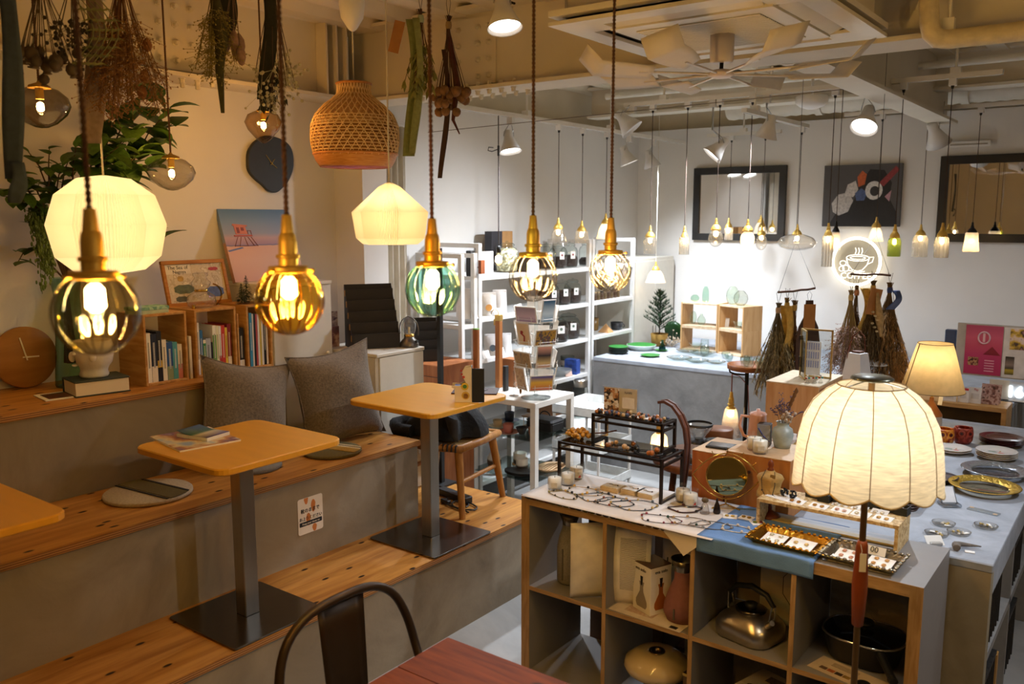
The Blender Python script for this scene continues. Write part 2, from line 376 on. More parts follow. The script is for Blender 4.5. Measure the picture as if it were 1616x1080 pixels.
Z1, Z2, Z3 = .397, .782, 1.147
step(1, -3.30, -2.412, 3.50, 0, Z1, 'lowest plastered seating step with plywood top')
step(2, -3.30, -2.832, 3.005, Z1, Z2, 'middle plastered bench step with plywood top')
step(3, XL, -3.305, 2.60, .0, Z3, 'upper plastered ledge with plywood top holding books')
def hbeam(name, a, b, z0, z1, along, lab, wd=.2):
    m = MB(); t = .018
    if along == 'Y':
        x = a[0]; y0, y1 = a[1], b[1]
        m.box((x-wd/2, y0, z0), (x+wd/2, y1, z0+t)); m.box((x-wd/2, y0, z1-t), (x+wd/2, y1, z1)); m.box((x-.008, y0, z0+t), (x+.008, y1, z1-t))
    else:
        y = a[1]; x0, x1 = a[0], b[0]
        m.box((x0, y-wd/2, z0), (x1, y+wd/2, z0+t)); m.box((x0, y-wd/2, z1-t), (x1, y+wd/2, z1)); m.box((x0, y-.008, z0+t), (x1, y+.008, z1-t))
    return struct(m.build(name, SOFF), lab)
b1 = hbeam('ceiling_beam', (-3.72, -2.5), (0, 3.42), 2.49, 2.9, 'Y', 'painted steel beam above the ledge wall', .22)
b2 = hbeam('ceiling_beam', (-3.83, 3.55), (3.0, 3.55), 2.49, 2.9, 'X', 'painted steel cross beam behind the fan', .22)
b3 = hbeam('ceiling_beam', (-1.26, 3.67), (0, 6.6), 2.49, 2.9, 'Y', 'painted steel beam behind fan running to back wall', .16)
b4 = hbeam('ceiling_beam', (-3.83, 6.2), (3.0, 6.2), 2.66, 2.9, 'X', 'shallow painted beam near the back wall', .16)
BOLT = M('d8cfba', .6, 0, .06)
bolt = MB().lathe([(.016, 0), (.016, .004), (.012, .006), (.012, .02), (.008, .024)], 6, smooth=False).mesh('bolt', BOLT)
def bolts(beam, pts, rot):
    for p in pts:
        o = bpy.data.objects.new('bolt', bolt); COL.objects.link(o); o.parent = beam; o.location = p; o.rotation_euler = rot
MB().box((-3.712, 1.95, 2.53), (-3.70, 2.5, 2.86)).build('splice_plate', SOFF, b1)
bolts(b1, [(-3.70, y, z) for y in (2.02, 2.1, 2.18, 2.28, 2.36, 2.44) for z in (2.57, 2.65, 2.73, 2.81)], (0, pi/2, 0))
bolts(b1, [(x, y, 2.49) for y in (2.0, 2.08, 2.16, 2.28, 2.36, 2.44, 2.52) for x in (-3.78, -3.66)], (pi, 0, 0))
MB().box((-3.1, 3.53, 2.53), (-2.75, 3.542, 2.86)).build('splice_plate', SOFF, b2)
bolts(b2, [(x, 3.53, z) for x in (-3.06, -2.99, -2.86, -2.79) for z in (2.57, 2.65, 2.73, 2.81)], (pi/2, 0, 0))
bolts(b2, [(x, y, 2.49) for x in [-3.2+.075*i for i in range(9)] for y in (3.48, 3.6)], (pi, 0, 0))
bolts(b2, [(x, 3.48, 2.508) for x in [-3.2+.075*i for i in range(9)]], (0, 0, 0))
for i, y in enumerate((3.2, 3.27, 3.34)): MB().box((-3.71, y, 2.51), (-3.63, y+.012, 2.88)).build('stiffener', SOFF, b1)
def pipe(name, pts, r, mat, lab, cat='pipe', seg=14):
    return tag(MB().tube(pts, r, seg).build(name, mat), lab, cat)
PW = M('e2dccd', .5, 0, .04); 
pipe('ceiling_pipe', [(-3.4, 5.7, 2.75), (3, 5.7, 2.75)], .022, PW, 'thin white pipe running under the ceiling deck')
pipe('ceiling_pipe', [(-2.6, 4.5, 2.80), (3, 4.5, 2.80)], .02, PW, 'thin white conduit nearest the fan under the deck')
dz = thing('air_duct', 'corrugated white round duct along the back wall', 'duct', (0, 6.80, 2.745))
dp = []
for i in range(140):
    dp.append((-2.9+i*.042, 0, 0))
MB().tube(dp, [.105 if i % 2 else .098 for i in range(140)], 20).build('duct_tube', PW, dz)
for x in (-2.2, -1.2, -.2): MB().tube([(x, 0, 0), (x+.05, 0, 0)], .112, 20).build('duct_collar', PW, dz)
ip = thing('insulated_pipe', 'cream wrapped pipe with elbow beside the cassette', 'pipe', (0, 0, 0))
q = [P(1463, -60, D=3.0), P(1466, 20, D=3.0), P(1468, 52, D=3.0), P(1476, 62, D=3.0), P(1490, 64, D=3.02)]
e0 = P(1492, 63, D=3.02); WRAP = M('d8c79c', .45, 0, .12, 30, bump=.3, bscale=40)
MB().tube([P(1463, -90, D=3.0), P(1466, 10, D=3.0), P(1467, 36, D=3.0), P(1470, 52, D=3.0), P(1480, 61, D=3.0), P(1496, 62, D=3.0), Vector((e0.x+.15, e0.y, e0.z)), Vector((e0.x+1.6, e0.y, e0.z))], .033, 14).build('pipe_sleeve', WRAP, ip)
for k in range(6): 
    MB().tube([(e0.x+.1+k*.12, e0.y, e0.z), (e0.x+.104+k*.12, e0.y, e0.z)], .0345, 14).build('wrap_seam', WRAP, ip)
hp = P(1498, 40, D=3.0); MB().cyl((hp.x, hp.y, e0.z), (hp.x, hp.y, 2.9), .006).build('hanger_rod', PW, ip)
MB().cb((hp.x, hp.y, e0.z+.05), (.035, .03, .04)).build('hanger_clamp', PW, ip)
tag(MB().cyl(P(1180, 105, D=3.8), P(1480, 62, D=3.3), .003, seg=6).build('tension_wire', CHROME), 'thin steel wire with turnbuckle strung under the beam', 'wire')
tag(MB().cyl((-3.55, 3.9, 2.36), (-1.3, 4.6, 2.50), .002, seg=6).build('tension_wire', M('6a5a48', .5)), 'thin dark wire crossing the left bay below the ceiling', 'wire')
RAILM = M('e6e0d4', .4, 0, .03)
def rail(name, a, b, lab, drops):
    t = thing(name, lab, 'light rail', (0, 0, 0)); a = Vector(a); b = Vector(b)
    d = (b-a).normalized(); u = Vector((d.y, -d.x, 0))*.017
    m = MB(); 
    vs = [a-u, a+u, b+u, b-u]; h = Vector((0, 0, .026))
    m.add([*vs, *[v+h for v in vs]], [(0,3,2,1),(4,5,6,7),(0,1,5,4),(1,2,6,5),(2,3,7,6),(3,0,4,7)])
    m.build('rail_bar', RAILM, t)
    sl = MB(); u2 = u*.35; vs = [a-u2, a+u2, b+u2, b-u2]; h2 = Vector((0, 0, -.0006)); sl.add([v+h2 for v in vs], [(0,1,2,3)]); sl.build('rail_slot', M('8d867a', .6), t)
    for f in drops:
        p = a.lerp(b, f); MB().cyl(p+Vector((0,0,.026)), (p.x, p.y, 2.9), .007, seg=8).build('hanger_rod', RAILM, t); MB().cb(p+Vector((0,0,.04)), (.05,.04,.03)).build('hanger_clamp', RAILM, t)
    return t
RZ = 2.575
rail('light_rail', (-2.9, 5.1, RZ), (-.72, 5.1, RZ), 'long white pendant rail nearest the fan', (.13, .45, .9))
rail('light_rail', (-1.9, 6.5, RZ), (.2, 6.5, RZ), 'white pendant rail just before the mirrors', (.3, .8))
rail('light_rail', (-3.25, 3.75, 2.465), (-3.25, 6.7, 2.465), 'white light rail along the shelving wall', (.25, .6))
rail('light_rail', (-2.0, 4.9, 2.46), (-2.0, 6.0, 2.46), 'short slotted light rail pointing at back wall', (.15,))
rail('light_rail', (-1.24, -.3, 2.72), (-1.24, 2.45, 2.72), 'white rail carrying the big glass globes', (.3,))
rail('light_rail', (.75, .4, 2.72), (.75, 2.2, 2.72), 'white rail added for the unseen globe pendants right of the frame', (.5,))  # out-of-view rail, added only to carry the two extra lamps
rail('light_rail', (-3.0, 6.62, 2.50), (-2.4, 6.62, 2.50), 'short rail stub above the left mirror', (.5,))
sd = thing('smoke_detector', 'round white ceiling sensor beside the rails', 'sensor', P(1281, 160, D=5.2))
MB().lathe([(.09, .03), (.095, .025), (.095, -.01), (.07, -.03), (.03, -.045), (0, -.046)], 24).build('sensor_body', WHITE, sd)
MB().cyl((0, 0, .03), (0, 0, 2.9-sd.location.z), .008).build('stem', WHITE, sd)
vt = thing('wall_vent', 'small white slotted strip high on back wall', 'vent', P(1530, 228, Y=6.98))
MB().bbox((-.14, -.03, -.02), (.14, 0, .02), .004).build('vent_body', WHITE, vt); MB().box((-.12, -.032, -.006), (.12, -.029, .004)).build('vent_slot', M('999080'), vt)
def curt(u, v): 
    return (-3.74+.025*sin(u*2*pi*5), 3.64+.26*u, .45+v*1.95)
ct = thing('curtain', 'pale pleated curtain hanging beside the column', 'curtain', (0, 0, 0))
MB().grid(curt, 60, 4).build('curtain_cloth', M('e4dccb', .9, 0, .05, trans=.2), ct, solid=.003)
MB().cyl((-3.74, 3.62, 2.41), (-3.74, 4.0, 2.41), .01).build('curtain_rail', WHITE, ct)
ac = thing('air_conditioner', 'white ceiling cassette air conditioner above the fan', 'air conditioner', (-1.3, 2.965, 2.5))
hx, hy = .44, .44; ACW = M('e9e2d4', .4, 0, .02)
m = MB(); m.prism([(-hx, -hy), (hx, -hy), (hx, hy), (-hx, hy)], .03, .05)
m.build('panel_rim', ACW, ac)
m = MB()                                            # panel faces with slots left open
sl0, sl1, sw = .285, .36, .27
m.box((-hx, -hy, 0), (hx, -sl1, .013)); m.box((-hx, sl1, 0), (hx, hy, .013)); m.box((-hx, -sl1, 0), (-sl1, sl1, .013)); m.box((sl1, -sl1, 0), (hx, sl1, .013))
m.box((-sl0, -sl0, -.006), (sl0, sl0, .013))
for sx in (-1, 1):
    for sy in (-1, 1): m.box((min(sx*sw, sx*sl1), min(sy*sw, sy*sl1), 0), (max(sx*sw, sx*sl1), max(sy*sw, sy*sl1), .013))
m.build('panel', ACW, ac)
for k in range(4):
    T = Matrix.Rotation(k*pi/2, 4, 'Z')
    MB().box((-sw, sl0, .02), (sw, sl1, .028), T=T).build('outlet_recess', M('4a4238', .7), ac)
    MB().add([(-sw+.01, sl0+.005, .001), (sw-.01, sl0+.005, .001), (sw-.01, sl1-.012, .022), (-sw+.01, sl1-.012, .022)], [(0,1,2,3)], T=T).build('louvre', ACW, ac, solid=.004)
gr = MB().box((-.22, -.22, -.0075), (.22, .22, -.0065)).build('intake_grille', M('3e382e', .7), ac)
for i in range(25): MB().box((-.22, -.22+i*.0178, -.011), (.22, -.22+i*.0178+.0075, -.0072)).build('slat', ACW, gr)
MB().box((-.40, -.40, .03), (.40, .40, .38)).build('casing', SOFF, ac)
MB().box((-.44, -.2, .10), (-.40, -.12, .2)).build('bracket', STEEL, ac)
for x in (-.38, .38): MB().cyl((x, -.42, .03), (x, -.42, .4), .005).build('hanger_rod', STEEL, ac)
fn = thing('ceiling_fan', 'white eight-blade ceiling fan hanging below air conditioner', 'fan', (-1.3, 2.965, 2.345))
MB().lathe([(.035, .148), (.042, .146), (.042, .075), (.04, .055), (.03, .05)], 22).build('motor_housing', M('d8cfd0', .4, 0, .03), fn)
MB().cyl((0, 0, .02), (0, 0, .06), .007).build('shaft', BLACKM, fn)
MB().lathe([(0, .028), (.03, .026), (.045, .016), (.048, .008), (.03, 0), (0, -.002)], 22).build('hub', M('e3d6d4', .4, 0, .03), fn)
FB = M('efe7da', .4, 0, .03, trans=.35); arm = MB().cyl((.03, 0, .012), (.30, 0, .012), .0045, seg=8).mesh('blade_arm', M('d9cfc6', .3, .4))
def blade(u, v):
    x = .25+.25*u; w = .028+.034*sin(min(1, u*1.4)*pi/2); y = (v-.5)*2*w; 
    return (x, y, .012+.03*(v-.5)+(.05*max(0, u-.8)/.2)+.012*u)
bm = MB().grid(blade, 10, 4).mesh('blade', FB)
for k in range(8):
    a = k*pi/4+radians(1.5)
    o = bpy.data.objects.new('blade_arm', arm); COL.objects.link(o); o.parent = fn; o.rotation_euler = (0, 0, a)
    o = bpy.data.objects.new('blade', bm); COL.objects.link(o); o.parent = fn; o.rotation_euler = (0, 0, a); md = o.modifiers.new('t', 'SOLIDIFY'); md.thickness = .003
SPW = M('d9d5cf', .4, 0, .04)
def spot(px, py, where, aim, label, power=26, on=True, size=1.0, top=RZ, ang=62):
    p = P(px, py, **where); t = thing('spotlight', label, 'spotlight', p, group='rail spotlights')
    d = Vector(aim).normalized(); R = d.to_track_quat('-Z', 'Y').to_matrix().to_4x4(); s = size
    MB().lathe([(.02*s, .135*s), (.028*s, .13*s), (.03*s, .09*s), (.04*s, .065*s), (.07*s, 0), (.066*s, .001), (.036*s, .066*s), (.02*s, .1*s)], 22, T=R, caps=False).build('reflector_hood', SPW, t)
    MB().lathe([(.02*s, .135*s), (.0, .14*s)], 16, T=R).build('rear_cap', SPW, t)
    MB().lathe([(0, .014*s), (.061*s, .014*s)], 22, T=R, caps=False).build('lens', EM((1, .97, .93), 9.0) if on else M('d8d8d4', .3), t)
    a = R @ Vector((-.036*s, 0, .10*s)); b = R @ Vector((.036*s, 0, .10*s)); mid = (a+b)/2; H = top-p.z
    tp = Vector((0, 0, max(mid.z+.06, H-.04)))
    MB().tube([a, a*.8+Vector((0, 0, .05)), Vector((0, 0, mid.z+.085)), b*.8+Vector((0, 0, .05)), b], .003, 6).build('yoke', CHROME, t)
    MB().cyl((0, 0, mid.z+.08), (0, 0, H-.03), .006, seg=8).build('stem', CHROME, t)
    MB().box((-.02, -.015, H-.045), (.02, .015, H)).build('rail_adapter', SPW, t)
    if on: light('spot_beam', 'SPOT', R @ Vector((0, 0, -.005)), power, COOL, t, .05, d, ang, 1.0)
    return t
SK = 1.45
spot(797, 45, dict(D=3.3), (.25, -.15, -1), 'white spotlight nearest camera above the dried flower bundles', 26*SK, ang=85, top=ZC)
spot(806, 240, dict(X=-3.25), (.25, -.1, -1), 'white spotlight hanging over the left end of the shelving', 85*SK, top=2.465, ang=130)
spot(993, 258, dict(X=-3.25), (.35, .2, -1), 'white tilted spotlight at far end of the shelving rail', 80*SK, top=2.465, ang=130)
spot(998, 205, dict(Y=5.1), (.8, .3, -1), 'unlit grey spotlight head behind the tilted one', 0, False, 1.15)
spot(1030, 264, dict(X=-3.25), (.25, .2, -1), 'small white spotlight pointing straight down in the wall corner', 62*SK, top=2.465, ang=135)
spot(1123, 246, dict(Y=5.1), (-.75, -.5, -1), 'white spotlight turned left towards the counter', 110*SK, ang=120)
spot(1208, 218, dict(Y=5.1), (-.3, .05, -1), 'white spotlight above the left wall mirror', 80*SK, ang=130)
spot(1363, 202, dict(Y=5.1), (-.02, -.75, -1), 'large bright spotlight facing the camera on front rail', 95*SK, size=1.1, ang=85)
spot(1482, 228, dict(Y=6.5), (.3, .6, -1), 'unlit white spotlight on rear rail beside right mirror', 0, False, 1.2)
rail('light_rail', (.35, 1.0, RZ), (.35, 5.6, RZ), 'white light rail beside the plate table, out of frame', (.2, .8))
def spot_at(p, aim, label, power, ang):
    q = Vector(p); d = q-_C; k = _fw.dot(d); return spot(808+F*_rt.dot(d)/k, 540-F*_up.dot(d)/k, dict(D=k), aim, label, power, ang=ang)
spot_at((.35, 3.05, 2.42), (-.9, .0, -1), 'white spotlight over the cube shelf, right of frame', 62*SK, 80)
spot_at((.35, 3.9, 2.42), (-.5, .1, -1), 'white spotlight over the plate table, right of frame', 20*SK, 85)
spot_at((.35, 4.9, 2.42), (-.4, .9, -1), 'white spotlight towards the posters, right of frame', 28*SK, 90)
LAM = M('d99c2c', .38, 0, .04, 5, stretch=(1, 6, 1)); LAME = M('c98a26', .45, 0, .05)
def cafe_table():
    t = thing('cafe_table', 'x', 'table', (-2.6, 1.835, Z1), group='square cafe tables on the lowest step')
    MB().prism(rrect(.52, .53, .05), .634, .658, e=.004).build('tabletop', LAM, t)
    MB().prism(rrect(.4, .41, .045), .622, .634).build('underside', LAME, t)
    MB().bbox((-.03, -.03, .008), (.03, .03, .622), .003).build('pedestal', STEEL, t)
    MB().prism(rrect(.40, .40, .012, 3), .002, .009, e=.001).build('base_plate', M('77726b', .2, 1, .05), t)
    return t
T1 = cafe_table(); T1['label'] = 'yellow wood cafe table holding a magazine on the steps'
T2 = dup(T1, (-2.595, 2.835, Z1), 0, 'yellow wood cafe table with menu stand next to grey pillows')
T3 = dup(T1, (-2.6, .835, Z1), 0, 'yellow wood cafe table cut off by left picture edge')
ZT = Z1+.658
def slab_from(name, q, z, th, mats, lab, cat, group=None, rz=None):
    """thin rectangular item lying flat: centre, width and heading measured from its corners"""
    p = [P(*c, Z=z) for c in q]; c = sum(p, Vector())/4; u = (p[1]-p[0]+p[2]-p[3])/2; v = (p[3]-p[0]+p[2]-p[1])/2
    a = math.atan2(u.y, u.x); return c, u.length, v.length, a
c, a, b, r = slab_from('', ((237, 692), (287, 716), (377, 695), (328, 676)), ZT, 0, 0, '', '')
mg = thing('magazine', 'landscape-covered magazine lying on the cafe table', 'magazine', (c.x, c.y, ZT), r)
MB().box((-a/2, -b/2, 0), (a/2, b/2, .006)).build('pages', PAPER, mg)
MB().box((-a/2, -b/2, .006), (a/2, b/2, .0072)).build('cover', PRINT(('8fa7c8', 'd9c9a0', 'b0703a', '6b4a78', 'e8dccb'), 9, .35, 3), mg)
bk = thing('paperback_book', 'small paperback with curled blue cover on the magazine', 'book', (c.x+.0, c.y+.035, ZT+.0075), r+.35)
MB().box((-.075, -.055, 0), (.075, .055, .012)).build('pages', PAPER, bk)
MB().grid(lambda u, v: (-.075+.15*u, -.055+.11*v, .0125+.03*max(0, .45-u)**1.3), 12, 2).build('cover', BANDS(((0, '3d5a86'), (.45, '2d5c4c'), (.6, 'c9c0a8'), (1, '4a3a78')), 0, -.075, .075), bk, solid=.0008)
def mat_disc(px, py, r, base, lab, bands, z=Z2):
    p = P(px, py, Z=z+.01); t = thing('seat_mat', lab, 'seat mat', (p.x, p.y, z+.001), 0, group='round felt seat mats')
    MB().lathe([(r*.96, 0), (r, .004), (r, .012), (r*.97, .016), (0, .017)], 40).build('felt_disc', M(base, .95, 0, .15, 120, bump=.4, bscale=300), t)
    for (o0, o1, colr, ang, dz) in bands:
        pts = []
        n = 14
        for i in range(n+1): 
            o = o0+(o1-o0)*0; 
        hw = lambda o: sqrt(max(0, (r*.975)**2-(o*r)**2))
        os_ = [o0+(o1-o0)*i/8 for i in range(9)]
        poly = [(hw(o), o*r) for o in os_]+[(-hw(o), o*r) for o in reversed(os_)]
        MB().prism(poly, .0172, .0172+dz, T=Matrix.Rotation(radians(ang), 4, 'Z')).build('felt_band', M(colr, .95, 0, .15, 150, bump=.3, bscale=300), t)
    return t
mat_disc(234, 777, .165, 'b7a78c', 'beige round felt mat with olive middle band and black stitches', [(-.12, .42, '5c5024', 6, .002), (.44, .50, '2a2620', 6, .003), (-.22, -.17, '2a2620', 6, .003)])
mat_disc(524, 711, .135, '6a5f38', 'olive round mat with yellow and cream stripes near pillows', [(-.1, .3, 'b08a34', 12, .002), (.32, .62, 'd8c8a0', 12, .002), (.45, .5, '4a4030', 12, .003)])
mat_disc(400, 735, .12, '75716a', 'grey round mat mostly hidden under the magazine table', [(-.1, -.02, '57534c', 60, .002)])
PIL = M('6e6254', .95, 0, .3, 120, bump=.3, bscale=260, sheen=.2)
def pillow(name, lab, c, rz, tilt, roll, s=.45, th=.21):
    t = thing(name, lab, 'pillow', c, rot=(0, 0, 0), group='grey pillows on the bench')
    def f(sgn):
        def g(u, v):
            x, y = u*2-1, v*2-1
            k = max(0, (1-abs(x)**2.6))*max(0, (1-abs(y)**2.6)); e = 1-.10*(1-abs(x))*0
            sx = x*(1-.15*(1-y*y)); sy = y*(1-.15*(1-x*x))
            return (sx*s/2, sgn*th/2*(k**.6)*(1+.07*sin(4*x+3*y)+.04*sin(9*x*y+2)), sy*s/2)
        return g
    m = MB().grid(f(-1), 18, 18); m.grid(f(1), 18, 18)
    R = Matrix.Rotation(rz, 4, 'Z') @ Matrix.Rotation(tilt, 4, 'X') @ Matrix.Rotation(roll, 4, 'Y')
    o = m.build('pillow_body', PIL, t); o.rotation_euler = R.to_euler()
    b = [(-s/2, 0, -s/2), (s/2, 0, -s/2), (s/2, 0, s/2), (-s/2, 0, s/2)]
    pts = []
    for i in range(4):
        a_, b_ = Vector(b[i]), Vector(b[(i+1) % 4])
        for k in range(8):
            p = a_.lerp(b_, k/8); q = 1-.15*(1-(2*k/8-1)**2); n = Vector((p.x*q if abs(abs(p.x)-s/2) < 1e-6 and i in (1, 3) else p.x, 0, p.z*q if i in (0, 2) else p.z)); pts.append(n)
    o2 = MB().tube(pts, .004, 6, closed=True).build('piping', PIL, t); o2.rotation_euler = R.to_euler()
    return t
pillow('pillow', 'left grey woven pillow leaning on the ledge below books', (-3.185, 2.285, .782+.222), pi/2, radians(-10), radians(12), .47)
pillow('pillow', 'right grey woven pillow against white cabinet', (-3.13, 2.768, .782+.222), pi/2-.1, radians(-10), radians(-5), .48)
sg = thing('riser_sign', 'white keep-your-shoes-on sticker on the step riser', 'sign', (-2.8305, P(490, 812, X=-2.83).y, P(490, 812, X=-2.83).z), pi/2)
sw_, sh_ = .135, .158
MB().prism(rrect(sw_, sh_, .01, 4), 0, .0012, T=UPR).build('sticker', M('e6ddd2', .5, 0, .03), sg)
OR = M('c87a3c', .6, 0, .05); INK = M('20242c', .6)
def foot(x, z, w, h, cut=None, y=-.0018):
    pts = [(x+w/2*cos(2*pi*i/18)*(1 if sin(2*pi*i/18) > 0 else .8), z+h/2*sin(2*pi*i/18)) for i in range(18)]
    pts = [(px_, min(max(pz_, -sh_/2+.001), sh_/2-.001)) for px_, pz_ in pts]
    MB().prism(pts, .0012, .0016, T=UPR).build('shoe_print', OR, sg)
foot(-.022, .070, .024, .04); foot(.016, .036, .026, .056); foot(-.012, -.018, .026, .056); foot(.02, -.062, .026, .034)
text('靴のままで', .0205, INK, sg, (-.002, -.0026, .022)); text('お上りください', .0178, INK, sg, (0, -.0026, -.012))
MB().prism(rrect(.122, .019, .004, 3), .0016, .002, T=UPR @ Matrix.Translation((0, -.034, 0))).build('label_bar', INK, sg)
text('Keep your shoes on', .0115, M('e6ddd2', .5), sg, (0, -.003, -.034))
PINE = WOOD('a8743a', 'c89a5c', 5, (8, 1.2, 8), .5, key='pine', bump=.03); PINE2 = WOOD('c49a68', 'dcb988', 5, (8, 8, 1.2), .55, key='birch', bump=.02)
FX = -3.39
def crate(y0, y1, lab, h=.305, d=.21, z=Z3):
    t = thing('book_crate', lab, 'crate', (FX, (y0+y1)/2, z), pi/2, group='wooden book crates on the ledge'); w = y1-y0; k = .011
    for n, a, b in (('side_panel', (-w/2, 0, 0), (-w/2+k, d, h)), ('side_panel', (w/2-k, 0, 0), (w/2, d, h)), ('top_panel', (-w/2+k, 0, h-k), (w/2-k, d, h)), ('bottom_panel', (-w/2+k, 0, 0), (w/2-k, d, k))):
        MB().bbox(a, b, .0015).build(n, PINE, t)
    return t
crate(1.944, 2.146, 'pine book crate with dark navy spines, farthest left'); crate(2.186, 2.40, 'middle pine book crate under the oil lamp'); crate(2.456, 2.60, 'pine book crate of magazines at ledge end')
TXT = M('e8e4d8', .6); TXD = M('303030', .6)
def book(y, w, h, d, colr, lab, z=Z3+.0115, x=FX-.012, lean=0, title=True, dark=None, top=None, group='books standing in the ledge crates'):
    t = thing('book', lab, 'book', (x, y, z), pi/2, group=group); 
    if lean: t.rotation_euler = (0, lean, pi/2)
    cm = M(colr, .45, 0, .04); 
    MB().box((-w/2, 0, 0), (w/2, .0025, h)).add([], []).box((-w/2, .0025, 0), (-w/2+.0018, d, h)).box((w/2-.0018, .0025, 0), (w/2, d, h)).build('cover', cm, t)
    MB().box((-w/2+.0018, .0025, .003), (w/2-.0018, d-.003, h-.003)).build('pages', PAPER, t)
    if top: MB().box((-w/2, -.0006, h*top[0]), (w/2, 0, h*top[1])).build('spine_band', M(top[2], .5), t)
    lum = sum(C(colr))/3; tm = TXD if lum > .3 else TXT
    if title and w > .011: MB().box((-w*.16, -.0009, h*.30), (w*.16, -.0002, h*.82)).build('spine_title', STRIPE(colr, 'e8e4d8' if lum < .3 else '303030', 60, 'Z', .6, 'spine print', 1.5), t)
    return t
y = 1.959
for i, (w, h, colr, nm, tp) in enumerate([(.020, .213, 'efe9da', 'white spine', None), (.026, .208, '1c2438', 'navy spine', (0, .33, 'e8dcc8')), (.022, .216, '15151a', 'black spine with yellow patch', (.28, .42, 'c9a030')), (.020, .178, 'e9e2d0', 'cream spine', None),
        (.027, .165, '2a5590', 'blue spine', (0, .36, '8a9a78')), (.022, .162, '4f9ba0', 'teal spine', None), (.021, .150, 'efe6d8', 'white spine with pink base', (0, .42, 'd48a8a'))]):
    book(y+w/2, w, h, .15, colr, nm+' book in left crate, '+('first second third fourth fifth sixth seventh'.split()[i])+' from left', top=tp); y += w+.0012
bb = book(2.166, .012, .19, .15, 'efe9dc', 'thin white book wedged between left and middle crates', z=Z3+.001, title=False)
y = 2.199
for i, (w, h, colr, nm, tp) in enumerate([(.014, .235, 'efebe0', 'tall white spine', None), (.015, .20, '2a6aa0', 'blue spine with yellow base', (0, .38, 'd8a020')), (.014, .155, 'e9e4cc', 'cream spine with green band', (.5, .9, '3a8a50')), (.024, .160, 'a9b2bc', 'grey-blue spine', None),
        (.009, .14, '202020', 'thin black spine', None), (.018, .215, 'eeeadb', 'white spine with green stripe', (.15, .8, '6aa050')), (.012, .212, 'e3e0c0', 'pale yellow spine', None), (.012, .21, 'efece4', 'narrow white spine', (.1, .35, 'b03030')),
        (.018, .212, 'c83828', 'red spine with white lettering', None), (.012, .20, 'e0c040', 'yellow spine', None), (.018, .215, '8a2436', 'dark red spine', (0, .3, 'eee4dc'))]):
    book(y+w/2, w, h, .15, colr, nm+' book in the middle crate, %s from left' % ORD[i], top=tp); y += w+.0011
book(2.432, .026, .20, .15, '1c1a18', 'black book with white lettering between middle and end crates', z=Z3+.001, top=(0, .25, 'e8e4da'))
MB_ = MB().bbox((-.2, 2.405, 0), (0, 2.414, .27), .001).build('loose_board', PINE); MB_.location = (FX-.002, 0, Z3+.001); tag(MB_, 'loose pine board standing beside the middle crate', 'board')
y = 2.468
for i, (w, h, colr, nm) in enumerate([(.010, .26, '16324a', 'dark blue spine'), (.014, .255, '3a90b8', 'sky blue spine'), (.008, .25, 'd8d0c0', 'cream spine'), (.010, .25, '1b1b1b', 'black spine'), (.009, .245, 'b04a4a', 'red spine'), (.010, .245, 'e0dcd4', 'white spine'),
        (.009, .24, 'c8b040', 'mustard spine'), (.010, .24, 'd8d4cc', 'pale spine'), (.013, .235, '141414', 'broad black spine'), (.010, .215, 'efece4', 'short white spine')]):
    book(y+w/2, w, h, .16, colr, nm+' magazine in the end crate, %s from left' % ORD[i], title=i in (1, 8)); y += w+.0011
ZCR = Z3+.305
gb = thing('patterned_box', 'mint green patterned box on the left crate', 'box', (FX-.06, 2.00, ZCR), pi/2)
MB().bbox((-.075, -.045, 0), (.075, .045, .025), .002).build('box_body', M('b8c8a8', .6), gb); MB().bbox((-.077, -.047, .016), (.077, .047, .03), .002).build('lid', PRINT(('7fb098', 'a8cbb0', '6a9a88'), 60, .6, 1, kind='cells'), gb)
fr = thing('picture_frame', 'framed illustrated sea map leaning behind the oil lamp', 'picture', (-3.585, 2.355, ZCR), rot=(radians(-14), 0, pi/2))
def frame(t, w, h, bw, d, mat, inner, imat, y0=0):
    for a, b in (((-w/2, 0, 0), (w/2, d, bw)), ((-w/2, 0, h-bw), (w/2, d, h)), ((-w/2, 0, bw), (-w/2+bw, d, h-bw)), ((w/2-bw, 0, bw), (w/2, d, h-bw))): MB().bbox(a, b, .002).build('frame_bar', mat, t)
    MB().box((-w/2+bw, d*.5, bw), (w/2-bw, d*.6, h-bw)).build(inner, imat, t)
frame(fr, .335, .215, .017, .016, WOOD('9a6428', 'b8803c', 6, (1, 10, 10)), 'print', PRINT(('c4b89c', 'cfc4aa', 'bfb090', 'cabfa6', 'a89878', 'd4cab2'), 34, .4, 5), 0)
MB().box((-.148, .0070, .152), (-.02, .0079, .196)).build('title_banner', M('d8d0bc', .5), fr); text('The Sea of', .024, M('2a2620', .6), fr, (-.085, .0066, .182), name='map_title'); text('Nagoya', .022, M('2a2620', .6), fr, (-.08, .0066, .162), name='map_title')
for (x, z, w, h, cc) in ((-.07, .08, .1, .05, '5a6038'), (.09, .06, .09, .06, '4a5a86'), (-.08, .13, .03, .03, 'a88838'), (.1, .17, .05, .02, 'a83a3a'), (-.09, .035, .06, .03, '4a4a2c')):
    MB().prism([(x+w/2*cos(i*pi/6)*(1+.2*(i % 2)), z+h/2*sin(i*pi/6)*(1-.2*(i % 2))) for i in range(12)], -.0076, -.0070, T=UPR).build('map_drawing', M(cc, .6, 0, .3, 60), fr)
gl = thing('oil_lamp', 'clear glass oil lamp with brass ring and amber handle', 'oil lamp', (FX-.075, 2.275, ZCR)); CG = GL('fbfaf6', .985, .02, 2.6, .75, frost=.04)
MB().lathe([(.045, .001), (.06, .01), (.066, .03), (.058, .055), (.035, .07), (.026, .075)], 24).build('glass_font', CG, gl)
